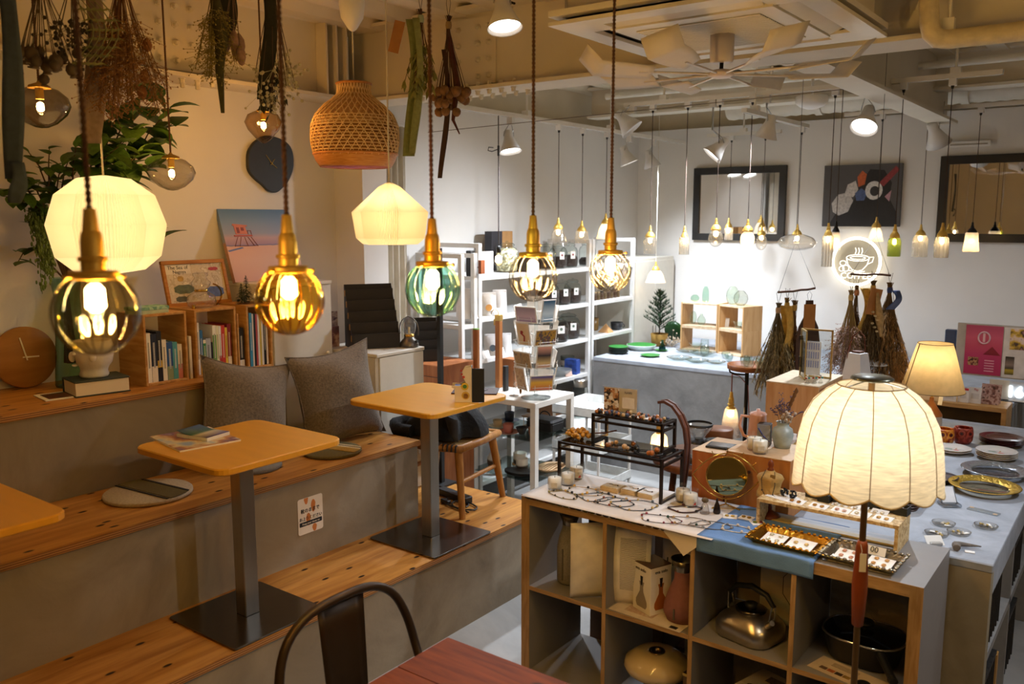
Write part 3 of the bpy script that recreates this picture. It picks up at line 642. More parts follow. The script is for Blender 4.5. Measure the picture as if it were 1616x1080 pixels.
MB().lathe([(.028, .074), (.03, .078), (.028, .083)], 20).build('collar', GOLD, gl)
MB().lathe([(.024, .083), (.04, .10), (.044, .115), (.03, .13), (.026, .14), (.034, .146), (.034, .156), (.022, .16)], 24, caps=False).build('glass_chimney', CG, gl)
MB().tube(arc((.0, .055, .055), .05, -80, 80, 10, 'yz'), .004, 8).build('handle', GL('d8a040', .9), gl); MB().cyl((.02, -.055, .0), (.02, -.055, .02), .008).build('wick_knob', GOLD, gl)
def brush_tree(x, y, z, h, lab):
    t = thing('bottle_brush_tree', lab, 'miniature tree', (x, y, z), group='miniature bottle brush trees'); r = h*.3
    MB().cyl((0, 0, 0), (0, 0, h*.07), h*.11, seg=14).build('base', M('6a4526', .7), t); MB().cyl((0, 0, 0), (0, 0, h*.98), .0015, seg=6).build('wire_stem', M('3a3020'), t)
    m = MB(); 
    for k in range(520):
        f = random.random(); zz = h*(.12+.86*f); rr = r*(1-f)*(.8+.4*random.random())+.003; a = random.random()*6.28
        p = Vector((0, 0, zz)); q = Vector((rr*cos(a), rr*sin(a), zz-.15*rr)); n = Vector((-sin(a), cos(a), 0))*.0032
        m.add([p, q-n, q+n], [(0, 1, 2)])
    o = m.build('bristles', M('203a26', .8, 0, .3, 200), t); o['kind'] = 'stuff'
brush_tree(FX-.07, 2.485, ZCR, .10, 'smaller dark green bottle brush tree on end crate'); brush_tree(FX-.10, 2.535, ZCR, .135, 'taller dark green bottle brush tree on end crate'); brush_tree(FX-.05, 2.575, ZCR, .11, 'bottle brush tree nearest the amber globe')
c, a, b, r = slab_from('', ((108, 612), (135, 624), (205, 613), (178, 601)), Z3+.02, 0, 0, '', '')
db = thing('thick_book', 'thick dark green dictionary lying under the white planter', 'book', (c.x-.02, c.y, Z3), r+.02)
w_, l_ = .155, .215
MB().bbox((-w_/2, -l_/2, 0), (w_/2, l_/2, .006), .002).build('back_cover', M('26302a', .6), db); MB().bbox((-w_/2, -l_/2, .058), (w_/2, l_/2, .064), .002).build('front_cover', M('26302a', .6), db)
MB().box((-w_/2+.006, -l_/2+.005, .006), (w_/2-.004, l_/2-.005, .058)).build('page_block', STRIPE('d8ccb4', 'efe6d4', 300, 'Z', .8, 'page edges', .5), db); MB().bbox((-w_/2-.003, -l_/2, .0), (-w_/2+.004, l_/2, .064), .002).build('spine', M('26302a', .6), db)
hp_ = thing('head_planter', 'white ceramic face-shaped planter on the dictionary', 'planter', (c.x-.03, c.y, Z3+.065), radians(-30)); HW = M('ddd6c8', .45, 0, .05, 40, bump=.2, bscale=30)
def headrib(a_, t_, r_):
    f = math.cos(a_+pi/2)  # face towards -y
    return r_*(1+.08*max(0, f)*sin(t_*9))
MB().lathe([(.0, 0), (.05, 0), (.055, .01), (.05, .025), (.055, .04), (.07, .06), (.076, .09), (.078, .12), (.07, .15), (.062, .15), (.06, .09), (0, .07)], 28, rib=headrib, caps=False).build('head_pot', HW, hp_)
MB().ell((0, -.078, .085), (.012, .014, .022)).ell((0, -.07, .05), (.02, .012, .006)).ell((-.028, -.068, .10), (.014, .01, .008)).ell((.028, -.068, .10), (.014, .01, .008)).build('face_relief', HW, hp_)
MB().ell((.078, 0, .09), (.008, .014, .02)).ell((-.078, 0, .09), (.008, .014, .02)).build('ears', HW, hp_)
c, a, b, r = slab_from('', ((54, 626), (75, 635), (132, 625), (112, 617)), Z3, 0, 0, '', '')
pc = thing('photo_card', 'white bordered photo card lying at front of ledge', 'card', (c.x, c.y, Z3+.0005), r)
MB().box((-a/2, -b/2, 0), (a/2, b/2, .004)).build('card', PAPER, pc); MB().box((-a*.36, -b*.38, .004), (a*.40, b*.25, .0046)).build('photo', PRINT(('1e1410', '4a2a18', '7a3a24', '2a1c14'), 30, .3, 2), pc)
p = P(37, 566, X=-3.79); wc = thing('wooden_clock', 'round wooden clock leaning on wall at ledge left end', 'clock', (-3.775, p.y, Z3+.002), rot=(radians(-5), 0, pi/2))
MB().lathe([(.0, 0), (.125, 0), (.128, .003), (.128, .018), (.125, .021), (0, .021)], 48, T=Matrix.Translation((0, 0, .128)) @ UPR).build('dial', WOOD('94642c', 'a8763c', 3, (1, 6, 6), .5, key='beech'), wc)
for n_, ang, l in (('minute_hand', -12, .085), ('hour_hand', 92, .052)): MB().box((-.003, 0, -.014), (.003, .002, l), T=Matrix.Translation((0, -.025, .128)) @ Matrix.Rotation(radians(ang), 4, 'Y')).build(n_, M('e0d4bc', .5), wc)
MB().cyl((0, -.02, .128), (0, -.03, .128), .005).build('hand_pin', M('e0d4bc', .5), wc)
p = P(428, 258, X=-3.81); dc = thing('pebble_clock', 'dark charcoal pebble-shaped wall clock with brass hands', 'clock', (-3.829, p.y, p.z), pi/2)
pts = [P(x_, y_, X=-3.81) for x_, y_ in ((404, 222), (420, 214), (440, 218), (456, 228), (463, 245), (463, 266), (456, 285), (446, 297), (436, 304), (424, 302), (414, 292), (402, 282), (393, 270), (391, 256), (392, 240), (397, 230))]
MB().prism([(v.x, v.y) for v in smooth([(q.y-p.y, q.z-p.z, 0) for q in pts], 4, True)], 0, .022, T=UPR, e=.004).build('dial', M('2c2f31', .55, 0, .06, 30), dc)
for n_, ang, l in (('minute_hand', -40, .055), ('hour_hand', 125, .04), ('counterweight', 40, .03)): MB().box((-.0012, 0, -.012), (.0012, .0015, l), T=Matrix.Translation((0, -.025, 0)) @ Matrix.Rotation(radians(ang), 4, 'Y')).build(n_, GOLD, dc)
MB().cyl((0, -.022, 0), (0, -.028, 0), .004).build('hand_pin', GOLD, dc)
cv = thing('beach_canvas', 'beach canvas with pink lifeguard tower leaning above white cabinet', 'painting', (-3.70, 2.845, 1.5365), rot=(radians(-19), 0, pi/2))
w_, h_ = .44, .385
MB().box((-w_/2, 0, 0), (w_/2, .022, h_)).build('stretcher', BANDS(((0, 'b98a72'), (.52, 'b98a72'), (.56, '8a98b8'), (1, '5a7aa8')), 2, 0, h_), cv)
MB().box((-w_/2, -.0012, 0), (w_/2, 0, h_)).build('picture', BANDS(((0, 'c99a86'), (.3, 'd8b098'), (.50, 'dcae92'), (.515, '5a6a90'), (.525, 'a98a98'), (.62, 'c0a0a0'), (.68, '9aa0b4'), (.85, '7f98b8'), (1, '5f83ae')), 2, 0, h_, .04), cv)
TW = M('d0806a', .6, 0, .1); 
MB().prism([(-.148, .25), (-.078, .25), (-.082, .293), (-.15, .297)], .0012, .003, T=UPR).prism([(-.158, .296), (-.07, .291), (-.07, .298), (-.155, .306)], .0012, .0034, T=UPR).build('lifeguard_hut', TW, cv); MB().box((-.16, -.0036, .238), (-.05, -.0012, .246)).build('hut_deck', M('b8604e', .6), cv); MB().box((-.138, -.0036, .256), (-.122, -.003, .286)).box((-.112, -.0036, .268), (-.094, -.003, .286)).box((-.075, -.003, .248), (-.072, -.0012, .27)).box((-.055, -.003, .248), (-.052, -.0012, .27)).box((-.075, -.003, .267), (-.052, -.0012, .27)).build('hut_openings', M('8a4844', .6), cv)
m = MB(); 
for x0, x1 in ((-.14, -.17), (-.12, -.14), (-.10, -.09), (-.08, -.05), (-.06, -.03)): m.tube([(x0, -.0028, .235), (x1, -.0028, .185)], .0014, 5)
m.tube([(-.17, -.0028, .187), (-.03, -.0028, .187)], .0012, 5); m.build('hut_legs', M('8a4a40'), cv)
MB().prism([(-.22, .165), (-.13, .182), (-.12, .176), (-.21, .158)], .0012, .0022, T=UPR).build('hut_shadow_print', M('6a7aa8'), cv)
CABW = M('dcd6c8', .45, 0, .03)
def cabinet(name, a, b, lab, doors):
    t = thing(name, lab, 'cabinet', ((a[0]+b[0])/2, (a[1]+b[1])/2, a[2])); cx, cyy = t.location.x, t.location.y; z0 = a[2]
    MB().bbox((a[0]-cx, a[1]-cyy, 0), (b[0]-cx-.012, b[1]-cyy, b[2]-z0-.018), .002).build('carcass', CABW, t)
    MB().bbox((a[0]-cx, a[1]-cyy-.003, b[2]-z0-.018), (b[0]-cx+.004, b[1]-cyy+.003, b[2]-z0), .003).build('top_panel', CABW, t)
    dd = MB().bbox((b[0]-cx-.0115, a[1]-cyy+.02, .03), (b[0]-cx, b[1]-cyy-.004, b[2]-z0-.022), .002).build('door', CABW, t)
    MB().ell((b[0]-cx+.006, b[1]-cyy-.04, (b[2]-z0)*.5), .009).build('door_knob', WHITEM, dd)
    return t
cabinet('white_cabinet', (-3.825, 2.635, Z2+.001), (-3.45, 3.03, 1.535), 'taller white cabinet under the beach canvas', 1)
cabinet('white_cabinet', (-3.59, 3.045, Z1+.001), (-3.14, 3.395, 1.17), 'lower white cabinet under the black leaflet stand', 1)
def leaflet(loc, rz, lab, tiers=5, w=.24, s=1.0):
    t = thing('leaflet_stand', lab, 'leaflet stand', loc, rz); BK = M('17120f', .6, 0, .15)
    T = .075*s
    for k in range(tiers):
        y0 = k*.036*s; z0 = k*.062*s
        MB().box((-w/2, y0, z0), (w/2, y0+.004, z0+.085*s)).build('pocket_front', BK, t)
        MB().box((-w/2, y0+.004, z0), (w/2, y0+.036*s, z0+.004)).build('pocket_floor', BK, t)
        MB().box((-w/2-.003, y0+.002, z0+.045*s), (-w/2, y0+.018*s, z0+.08*s)).build('raw_edge', M('9a7040', .7), t)
    H = tiers*.062*s+.05*s; Dp = tiers*.036*s
    MB().box((-w/2, Dp, 0), (w/2, Dp+.004, H)).build('back_panel', BK, t)
    for sx in (-1, 1): MB().prism([(0, 0), (0, .06*s), (Dp, H), (Dp, 0)], 0, .004, T=Matrix.Translation((sx*(w/2-.002)-.002, 0, 0)) @ Matrix(((0, 0, 1, 0), (1, 0, 0, 0), (0, 1, 0, 0), (0, 0, 0, 1)))).build('side_panel', BK, t)
    return t
q = P(575, 552, Z=1.17); leaflet((-3.29, 3.19, 1.171), radians(60), 'black tiered leaflet stand on lower white cabinet', 5, .26, .92)
ln = thing('camping_lantern', 'grey metal lantern with clear glass chimney on cabinet', 'lantern', (-3.2, 3.345, 1.171))
LG = M('6d6862', .35, .8, .05)
MB().lathe([(.05, 0), (.052, .004), (.052, .012), (.045, .03), (.03, .045), (.026, .055)], 24).build('base', LG, ln)
MB().lathe([(.028, .055), (.028, .066), (.02, .07)], 20).build('burner', GOLD, ln)
MB().lathe([(.026, .068), (.036, .09), (.038, .12), (.03, .15), (.012, .165), (.0, .167)], 22, caps=False).build('glass_chimney', CG, ln)
MB().tube(arc((0, 0, .09), .07, 200, -20, 14), .003, 6).build('carry_handle', LG, ln); MB().cyl((.05, 0, .03), (.062, 0, .035), .008).build('valve_knob', BLACK, ln)
MB().cyl((0, 0, .07), (0, 0, .105), .006).build('led_candle', M('efe0b0', .5), ln)
lf = thing('leaflets', 'small purple leaflets stacked beside the tall white cabinet', 'leaflets', (-3.53, 3.09, 1.171), radians(75))
MB().box((-.04, 0, 0), (.04, .012, .19)).build('leaflet', PRINT(('6a5a6a', '8a7a80', 'b0a0a0', '4a3a50'), 30, .4, 4), lf); MB().box((-.04, -.014, 0), (.04, -.002, .11)).build('leaflet', PRINT(('c0a8a0', '7a5058', '5a4858'), 30, .4, 6), lf)
bp_ = P(666, 470, X=-3.1); tag(MB().box((-.012, -.012, 0), (.012, .012, 1.30)).cb((0, 0, .006), (.12, .12, .012)).build('steel_post', BLACK, None, (-3.085, 3.465, Z1)), 'slim black square post beside the white cabinet', 'post')
wbx = thing('wooden_pedestal', 'reddish plywood pedestal behind the menu table', 'pedestal', (-3.50, 3.86, 0)); RED = WOOD('8a4e28', 'a8683c', 4, (8, 8, 1), .5)
MB().bbox((-.2, -.15, 0), (.0, .15, 1.0), .003).build('pedestal_body', RED, wbx); MB().bbox((.001, -.15, 0), (.2, .15, 1.0), .003).build('pedestal_body', RED, wbx)
MB().box((-.2, -.151, .93), (.2, -.15, .934)).build('joint_line', M('4a2a14'), wbx)
leaflet((-3.50, 3.78, 1.001), radians(50), 'second black leaflet stand on the plywood pedestal', 4, .2, .85)
st = thing('wooden_chair', 'oak chair with woven seat behind the menu table', 'chair', (-2.87, 3.27, Z1), radians(8)); OAK = WOOD('8a5a28', 'a8743a', 6, (8, 8, 1), .45)
for sx in (-1, 1):
    for sy in (-1, 1): MB().tube([(sx*.17, sy*.16, .34), (sx*.215, sy*.2, .0)], [.022, .016], 10).build('leg', OAK, st)
    MB().tube([(sx*.185, -.175, .17), (sx*.185, .175, .17)], .012, 8).build('stretcher', OAK, st)
MB().tube([(-.2, -.18, .345), (0, -.2, .335), (.2, -.18, .345), (.215, 0, .35), (.2, .18, .345), (0, .2, .335), (-.2, .18, .345), (-.215, 0, .35)], .02, 10, closed=True).build('seat_rail', OAK, st)
m = MB().box((-.19, -.18, .345), (.19, .18, .352)); m.build('woven_seat', STRIPE('c09a60', '8a6a3a', 30, 'X', .8, 'weave'), st)
for i in range(16): MB().tube([(-.18+i*.024, -.205, .33), (-.18+i*.024, -.2, .36), (-.18+i*.024, -.17, .358)], .005, 6).build('seat_cord', M('1a1714', .8), st)
ctt = thing('black_coat', 'black coat heaped on the wooden chair', 'coat', (-2.87, 3.27, Z1+.362), 0); BKF = M('0e0d0d', .9, 0, .3, 40, bump=.8, bscale=30)
def lump(u, v):
    a = u*2*pi; t = v*pi/2; r = .2*(1+.14*sin(5*a)+.07*sin(9*a+2)); k = cos(t)
    return (r*k*cos(a)*1.05, r*k*sin(a)*.9, .012+.15*sin(t)*(1+.15*sin(3*a)))
MB().grid(lump, 40, 10).build('coat_heap', BKF, ctt); MB().tube([(-.15, -.1, .05), (-.2, -.17, .04), (-.14, -.22, .04), (-.06, -.2, .04)], [.05, .045, .035, .03], 10).build('sleeve', BKF, ctt)
MB().grid(lambda u, v: (.02+.17*u, -.13+.02*sin(u*6), .05+.11*v-.04*u), 8, 4).build('grey_lining', M('3a3836', .8), ctt, solid=.003)
ch = thing('power_adapter', 'black power adapter with looped cable on lowest step', 'adapter', (*P(722, 788, Z=Z1).xy, Z1), radians(-10))
MB().bbox((-.14, -.03, 0), (.10, .02, .035), .004).build('power_strip', BLACK, ch)
MB().tube([(.1*cos(t*.35)+.04+.012*t*.3, -.06+.05*sin(t*.35), .006+.002*(t % 3)) for t in range(34)], .004, 6).build('cable', BLACK, ch); MB().bbox((-.02, -.1, 0), (.04, -.075, .02), .003).build('plug', BLACK, ch)
p = P(729, 633, Z=ZT); ms = thing('menu_stand', 'arcade cabinet shaped menu holder on the cafe table', 'menu stand', (p.x, p.y, ZT+.001), radians(37)); 
prof = [(0, 0), (.075, 0), (.075, .155), (.045, .15), (.03, .125), (.05, .085), (.02, .072), (-.012, .075), (-.014, .066), (0, .06)]
CRM = M('e0ccA0'.lower(), .6, 0, .05)
for yy in (-.033, .030): MB().prism(prof, 0, .003, T=Matrix.Translation((-.03, yy+.003, 0)) @ UPR).build('side_panel', CRM, ms)
MB().box((.042, -.029, 0), (.046, .029, .155)).build('back_panel', BLACK, ms); MB().box((-.03, -.029, .066), (.02, .029, .069)).build('control_deck', M('2a3a78', .5), ms)
MB().add([(.02, -.029, .085), (.02, .029, .085), (.0, .029, .125), (.0, -.029, .125)], [(0,1,2,3)]).build('screen', BLACK, ms, solid=.002)
MB().box((.047, -.036, 0), (.10, -.032, .15)).build('menu_cards', BLACK, ms)
for (x, z, r_, cc) in ((.01, .14, .005, 'b03020'), (.012, .125, .005, 'b03020'), (.02, .112, .006, 'c04028'), (.025, .07, .017, 'd8b030'), (.025, .07, .009, '4a7a30'), (.028, .03, .018, 'c8a040'), (.028, .028, .012, '8a2a20')): MB().prism(circ(r_, 12, x-.01, z), 0, .0006+r_*.0+.0004*(r_ < .01), T=Matrix.Translation((0, -.0332, 0)) @ UPR).build('side_decal', M(cc, .5), ms)
p = P(765, 618, Z=ZT); mn = thing('menu_board', 'dark red menu board lying on the cafe table edge', 'menu', (p.x-.03, p.y-.03, ZT+.001), radians(32)); MB().bbox((-.105, -.07, 0), (.105, .07, .005), .001).build('board', M('3a1a16', .6, 0, .15), mn)
MB().tube([(-.06+.006*i, .012*sin(i*2.1)+.004*sin(i*5), .0055) for i in range(20)], .0016, 4).build('embossed_script', M('120a08', .6), mn)
wt = thing('rustic_table', 'reddish brown plank table in the foreground', 'table', (-1.0, 1.0, 0)); RB = WOOD('5e2a0c', '7c3e12', 5, (1, 9, 9), .55, knots=5, key='stained planks', bump=.04)
for i in range(7):
    y0 = -.7+i*.2; MB().bbox((-.5, y0+.001, .665), (.9, y0+.199, .70), .003).build('plank', RB, wt)
for sx in (-.12, .82):
    for sy in (-.62, .62): MB().bbox((sx-.03, sy-.03, 0), (sx+.03, sy+.03, .664), .004).build('leg', RB, wt)
MB().box((-.12, -.62, .6), (.82, -.60, .664)).box((-.12, .6, .6), (.82, .62, .664)).build('apron', RB, wt)
SCR = M('b98a5c', .6)
m = MB(); 
for k in range(7): m.tube([(.0+k*.014, .515+k*.008, .7006), (.02+k*.014, .53+k*.012, .7008)], .0018, 4); m.tube([(.0+k*.014, .52+k*.008, .7006), (-.004+k*.014, .54+k*.012, .7008)], .0014, 4)
m.build('scratch_mark', SCR, wt)
mc = thing('metal_chair', 'dark steel bistro chair tucked at the rustic table', 'chair', (-1.48, 1.47, 0), -pi/2); MTL = M('3a2e24', .4, .6, .1)
pts = [(-.17, -.02, .452), (-.20, -.05, .50), (-.235, -.14, .62), (-.225, -.17, .72), (-.185, -.185, .80), (-.11, -.19, .845), (0, -.19, .855), (.11, -.19, .845), (.185, -.185, .80), (.225, -.17, .72), (.235, -.14, .62), (.20, -.05, .50), (.17, -.02, .452)]
MB().tube(smooth(pts, 4), .0125, 12).build('back_hoop', MTL, mc)
def splat(u, v): z = .44+.405*v; return ((u-.5)*(.13+.03*v), -.16-.033*v-.012*sin(u*pi), z)
MB().grid(splat, 6, 6).build('back_splat', MTL, mc, solid=.003)
MB().tube(arc((0, -.203, .745), .035, 20, 160, 8), .004, 6).build('splat_emboss', MTL, mc)
MB().prism(rrect(.36, .36, .06), .44, .455, e=.004).build('seat', MTL, mc)
for sx in (-1, 1):
    for sy in (-1, 1): MB().tube([(sx*.15, sy*.15, .445), (sx*.2, sy*.2, 0)], [.018, .014], 8).build('leg', MTL, mc)
vp = P(112, 606, Z=Z3); vs_ = thing('glass_vase', 'tall teal glass vase behind the olive globe', 'vase', (-3.66, P(112, 560, X=-3.66).y, Z3+.001))
MB().lathe([(.0, .004), (.06, .004), (.065, 0), (.068, .01), (.055, .2), (.05, .38), (.06, .46)], 28, caps=False).build('vase_body', GL('8fcab4', .93, .03, 1.6, .55), vs_)
LEAF = M('3f5c1e', .5, 0, .3, 9, trans=.25); LEAF2 = M('55722a', .5, 0, .3, 9, trans=.3); STEM = M('4a3420', .7)
def leafmesh(l, w, fold=.15, heart=.15):
    def f(u, v):
        t = v; hw = w/2*(sin(pi*t**.75)**.8 if 0 < t < 1 else 0); x = (u-.5)*2*hw
        return (x, l*t-heart*l*abs(u-.5)*(1-t), abs(x)*fold+.1*l*sin(t*2.5))
    return MB().grid(f, 4, 6)
lm = [leafmesh(1, .95).mesh('leaf', LEAF), leafmesh(1, .85, .3).mesh('leaf', LEAF2), leafmesh(1, .7, .1).mesh('leaf', LEAF)]
def leaf(parent, p, d, size, k):
    o = bpy.data.objects.new('leaf', lm[k]); COL.objects.link(o); o.parent = parent; o.location = p; o.scale = (size,)*3
    q = Vector(d).normalized().to_track_quat('Y', 'Z'); o.rotation_euler = q.to_euler(); return o
br = thing('leafy_branches', 'green round-leaved branches spreading from the teal vase', 'branches', (vs_.location.x, vs_.location.y, Z3+.3)); O = Vector(br.location)
random.seed(11)
tips = [((10, 270), -3.5), ((30, 320), -3.55), ((52, 355), -3.6), ((78, 235), -3.55), ((25, 420), -3.6), ((120, 232), -3.4), ((175, 260), -3.5), ((205, 150), -3.4), ((232, 135), -3.4), ((270, 170), -3.45), ((285, 185), -3.5), ((262, 225), -3.5), ((180, 175), -3.45), ((215, 205), -3.4), ((150, 210), -3.4), ((250, 260), -3.5), ((228, 240), -3.45), ((258, 375), -3.6), ((195, 225), -3.3), ((170, 190), -3.5), ((60, 260), -3.6), ((240, 160), -3.6), ((20, 290), -3.65), ((100, 262), -3.5), ((35, 275), -3.5), ((55, 300), -3.5), ((15, 300), -3.5), ((70, 290), -3.6), ((90, 300), -3.5), ((45, 240), -3.55), ((5, 310), -3.55), ((110, 250), -3.6)]
for (tp, X_) in tips:
    e = P(*tp, X=X_)-O; a = Vector((0, 0, .15)); mid = a.lerp(e, .5)+Vector((random.uniform(-.03, .03), random.uniform(-.05, .05), .10))
    pts = [Vector((random.uniform(-.02, .02), random.uniform(-.02, .02), -.2)), a] + [a.lerp(mid, .5), mid, mid.lerp(e, .5)+Vector((0, 0, .03)), e]
    MB().tube(pts, [.006, .005, .004, .0035, .0025, .0015], 6).build('stem', STEM, br)
    big = tp[0] > 130
    n = 9 if big else 6
    for k in range(n):
        f = .52+.48*(k+1)/n; i = min(4, int(f*5)); p = pts[i].lerp(pts[i+1], min(1, f*5-i)) if f < 1 else e
        d = Vector((random.uniform(-.1, .9), random.uniform(-1, 1), random.uniform(-.7, .5)))
        leaf(br, p, d, random.uniform(.085, .125) if big else random.uniform(.05, .078), random.choice((0, 0, 1, 2)))
tr = thing('trailing_foliage', 'feathery trailing green foliage hanging beside vase', 'foliage', O); m = MB()
for s_ in range(9):
    x0, y0 = 62+random.uniform(-12, 22), 340+random.uniform(-15, 15); x1, y1 = 68+random.uniform(-10, 14)+s_, 400+s_*8
    a, b = P(x0, y0, X=-3.58)-O, P(x1, y1, X=-3.56)-O
    for k in range(70):
        f = random.random(); p = a.lerp(b, f)+Vector((random.gauss(0, .012), random.gauss(0, .014), 0))*(1.3-f)
        m.ell(p, (.004, .004, .009), 5, 3)
    m.tube([a, a.lerp(b, .5)+Vector((.01, 0, 0)), b], .0015, 4)
o = m.build('foliage_strands', M('5a7030', .7, 0, .3, 30), tr); o['kind'] = 'stuff'
random.seed(5)
FIL = EM((1, .80, .48), 60, 'filament'); FILS = EM((1, .80, .50), 38, 'small filament')
def twist(t, z0, z1, r, pitch, mat, name='twisted_cord'):
    n = max(8, int((z1-z0)/pitch*8)); m = MB()
    for ph in (0, pi): m.tube([(r*cos(2*pi*(z-z0)/pitch+ph), r*sin(2*pi*(z-z0)/pitch+ph), z) for z in [z0+(z1-z0)*i/n for i in range(n+1)]], r*1.02, 6)
    return m.build(name, mat, t)
def bulb(t, z, r, l, power, colr=WARM, fil=FIL, env='fff6e0'):
    """bulb with glass envelope and glowing core; base at z, hanging down"""
    MB().lathe([(r*.45, z), (r*.5, z-l*.15), (r*.95, z-l*.5), (r, z-l*.7), (r*.75, z-l*.92), (0, z-l)], 16, caps=False).build('bulb_envelope', GL(env, .97, .03, .8, .8), t)
    MB().lathe([(r*.35, z-l*.22), (r*.68, z-l*.32), (r*.72, z-l*.66), (r*.3, z-l*.76)], 14).build('glowing_core', fil, t)
    light('bulb_light', 'POINT', (0, 0, z-l*.5), power, colr, t, r*1.05)
def holder(t, s, ring=.031, mat=BRASS, screws=3, dome=0):
    """brass lampholder sitting on the shade; z=0 is the shade rim"""
    MB().lathe([(.008*s, .095*s), (.0085*s, .094*s), (.0115*s, .064*s), (.0115*s, .06*s)], 16).build('cord_sleeve', mat, t)
    MB().lathe([(.0118*s, .063*s), (.0145*s, .058*s), (.016*s, .048*s), (.016*s, .026*s)], 20).lathe([(.016*s, .026*s), (.0205*s, .025*s), (.0205*s, .019*s), (.016*s, .018*s)], 20).lathe([(.017*s, .018*s), (.017*s, -.004*s)], 20).build('socket', mat, t)
    MB().lathe([(.017*s, .006*s), (ring*.96, .0045*s), (ring, .002*s)], 28, caps=False).lathe([(ring, .002*s), (ring*1.01, -.004*s), (ring*.9, -.007*s)], 28, caps=False).build('shade_ring', mat, t)
    if dome: MB().lathe([(.0125*s, .045*s), (ring*.6, .034*s), (ring*.92, .014*s), (ring, .0), (ring, -.006)], 24, caps=False).build('cap_dome', mat, t)
    for k in range(screws):
        a = k*2*pi/screws+.6; c, d = cos(a), sin(a)
        MB().cyl((c*ring, d*ring, -.003*s), (c*(ring+.008*s), d*(ring+.008*s), -.003*s), .0018*s, seg=6).ell((c*(ring+.009*s), d*(ring+.009*s), -.003*s), .004*s, 8, 5).build('thumbscrew', mat, t)
def glass_ribs(t, R, lines, rm):
    n, tw = lines
    for d in ((1, -1) if tw else (1,)):
        for j in range(n if d > 0 else n//2):
            pts = []
            for i in range(17):
                a = radians(66-152*i/16); g = 2*pi*j/(n if d > 0 else n//2)+d*tw*i/16; rr = R*1.004*cos(a); pts.append((rr*cos(g), rr*sin(g), R*1.004*sin(a)*1.03-R*.93))
            MB().tube(pts, [.0011*min(1, .25+p_[0]**2*0+sqrt(p_[0]**2+p_[1]**2)/R) for p_ in pts], 5).build('glass_rib', rm, t)
def globe_pendant(px, py, R, glass, lab, power, rib, lines, rm, X=-1.24, zz=None, colr=WARM):
    c = Vector(zz) if zz else P(px, py, X=X); t = thing('globe_pendant', lab, 'pendant lamp', (c.x, c.y, c.z+R*.93), group='large glass globe pendants')
    prof = []
    for i in range(25):
        a = radians(68-158*i/24); prof.append((R*cos(a) if i < 24 else 0, R*sin(a)*1.03-R*.93))
    MB().lathe(prof, 96, rib=rib, caps=False).build('glass_shade', glass, t)
    holder(t, 1.0, .035); bulb(t, .002, .0195, .075, power, colr)
    glass_ribs(t, R, lines, rm)
    twist(t, .093, 2.72-t.location.z, .0023, .02, CORD)
    MB().lathe([(.03, 2.72-t.location.z), (.03, 2.70-t.location.z), (.01, 2.685-t.location.z)], 16).build('rail_plug', WHITE, t)
    return t
ribs = lambda n, d: (lambda a, t, r: r*(1+d*(abs(cos(n*a/2))-.6)*min(1, 4*t*(1-t)+.1)))
swirl = lambda a, t, r: r*(1+.028*sin(13*(a+3.2*t))*min(1, 4*t*(1-t)+.1)+.008*sin(26*(a-3.2*t)))
PW5 = 29.0
globe_pendant(152, 494, .0605, GL('d2c79c', .95, .02, 1.6, .5), 'smoky olive glass globe pendant, nearest the camera', PW5, ribs(12, .03), (10, 0), GL('a8986a', .9, .03, 3, .5))
globe_pendant(457, 474, .0605, GL('ffc83c', .97, .02, 1.6, .6), 'amber ribbed glass globe pendant in front of beach canvas', PW5, ribs(16, .05), (18, 0), GL('e8a018', .9, .03, 4, .5))
globe_pendant(683, 456, .058, GL('9fe4ce', .94, .02, 1.6, .5), 'teal ribbed glass globe pendant', PW5, ribs(14, .05), (16, 0), GL('58b89c', .9, .03, 4, .5))
globe_pendant(841, 437, .0595, GL('faf2e4', .97, .02, 1.8, .6), 'clear ribbed glass globe pendant in front of shelves', PW5, ribs(14, .06), (16, 0), GL('e8dcc8', .95, .03, 6, .7))
globe_pendant(963, 428, .058, GL('f8f2e8', .97, .04, 1.8, .6, bump=.5, bscale=60), 'clear swirled glass globe pendant, farthest of the five', PW5, swirl, (16, 1.6), GL('e8e0d4', .95, .03, 6, .7))
globe_pendant(1990, 600, .06, GL('faf2e4', .97, .02, 1.8, .6), 'added unseen clear glass globe pendant right of the frame, nearer one', 38, ribs(14, .06), (8, 0), GL('e8dcc8', .95, .03, 6, .7), X=.75, zz=(.75, .85, 2.0), colr=(1, .80, .55))  # unseen lamp added to brighten the cube shelf and concrete fronts
globe_pendant(1990, 600, .06, GL('ffc83c', .97, .02, 1.6, .6), 'added unseen amber glass globe pendant right of the frame, farther one', 45, ribs(14, .06), (8, 0), GL('e8a018', .9, .03, 4, .5), X=.75, zz=(.75, 1.75, 2.0), colr=(1, .80, .55))  # second unseen lamp added for the same front light
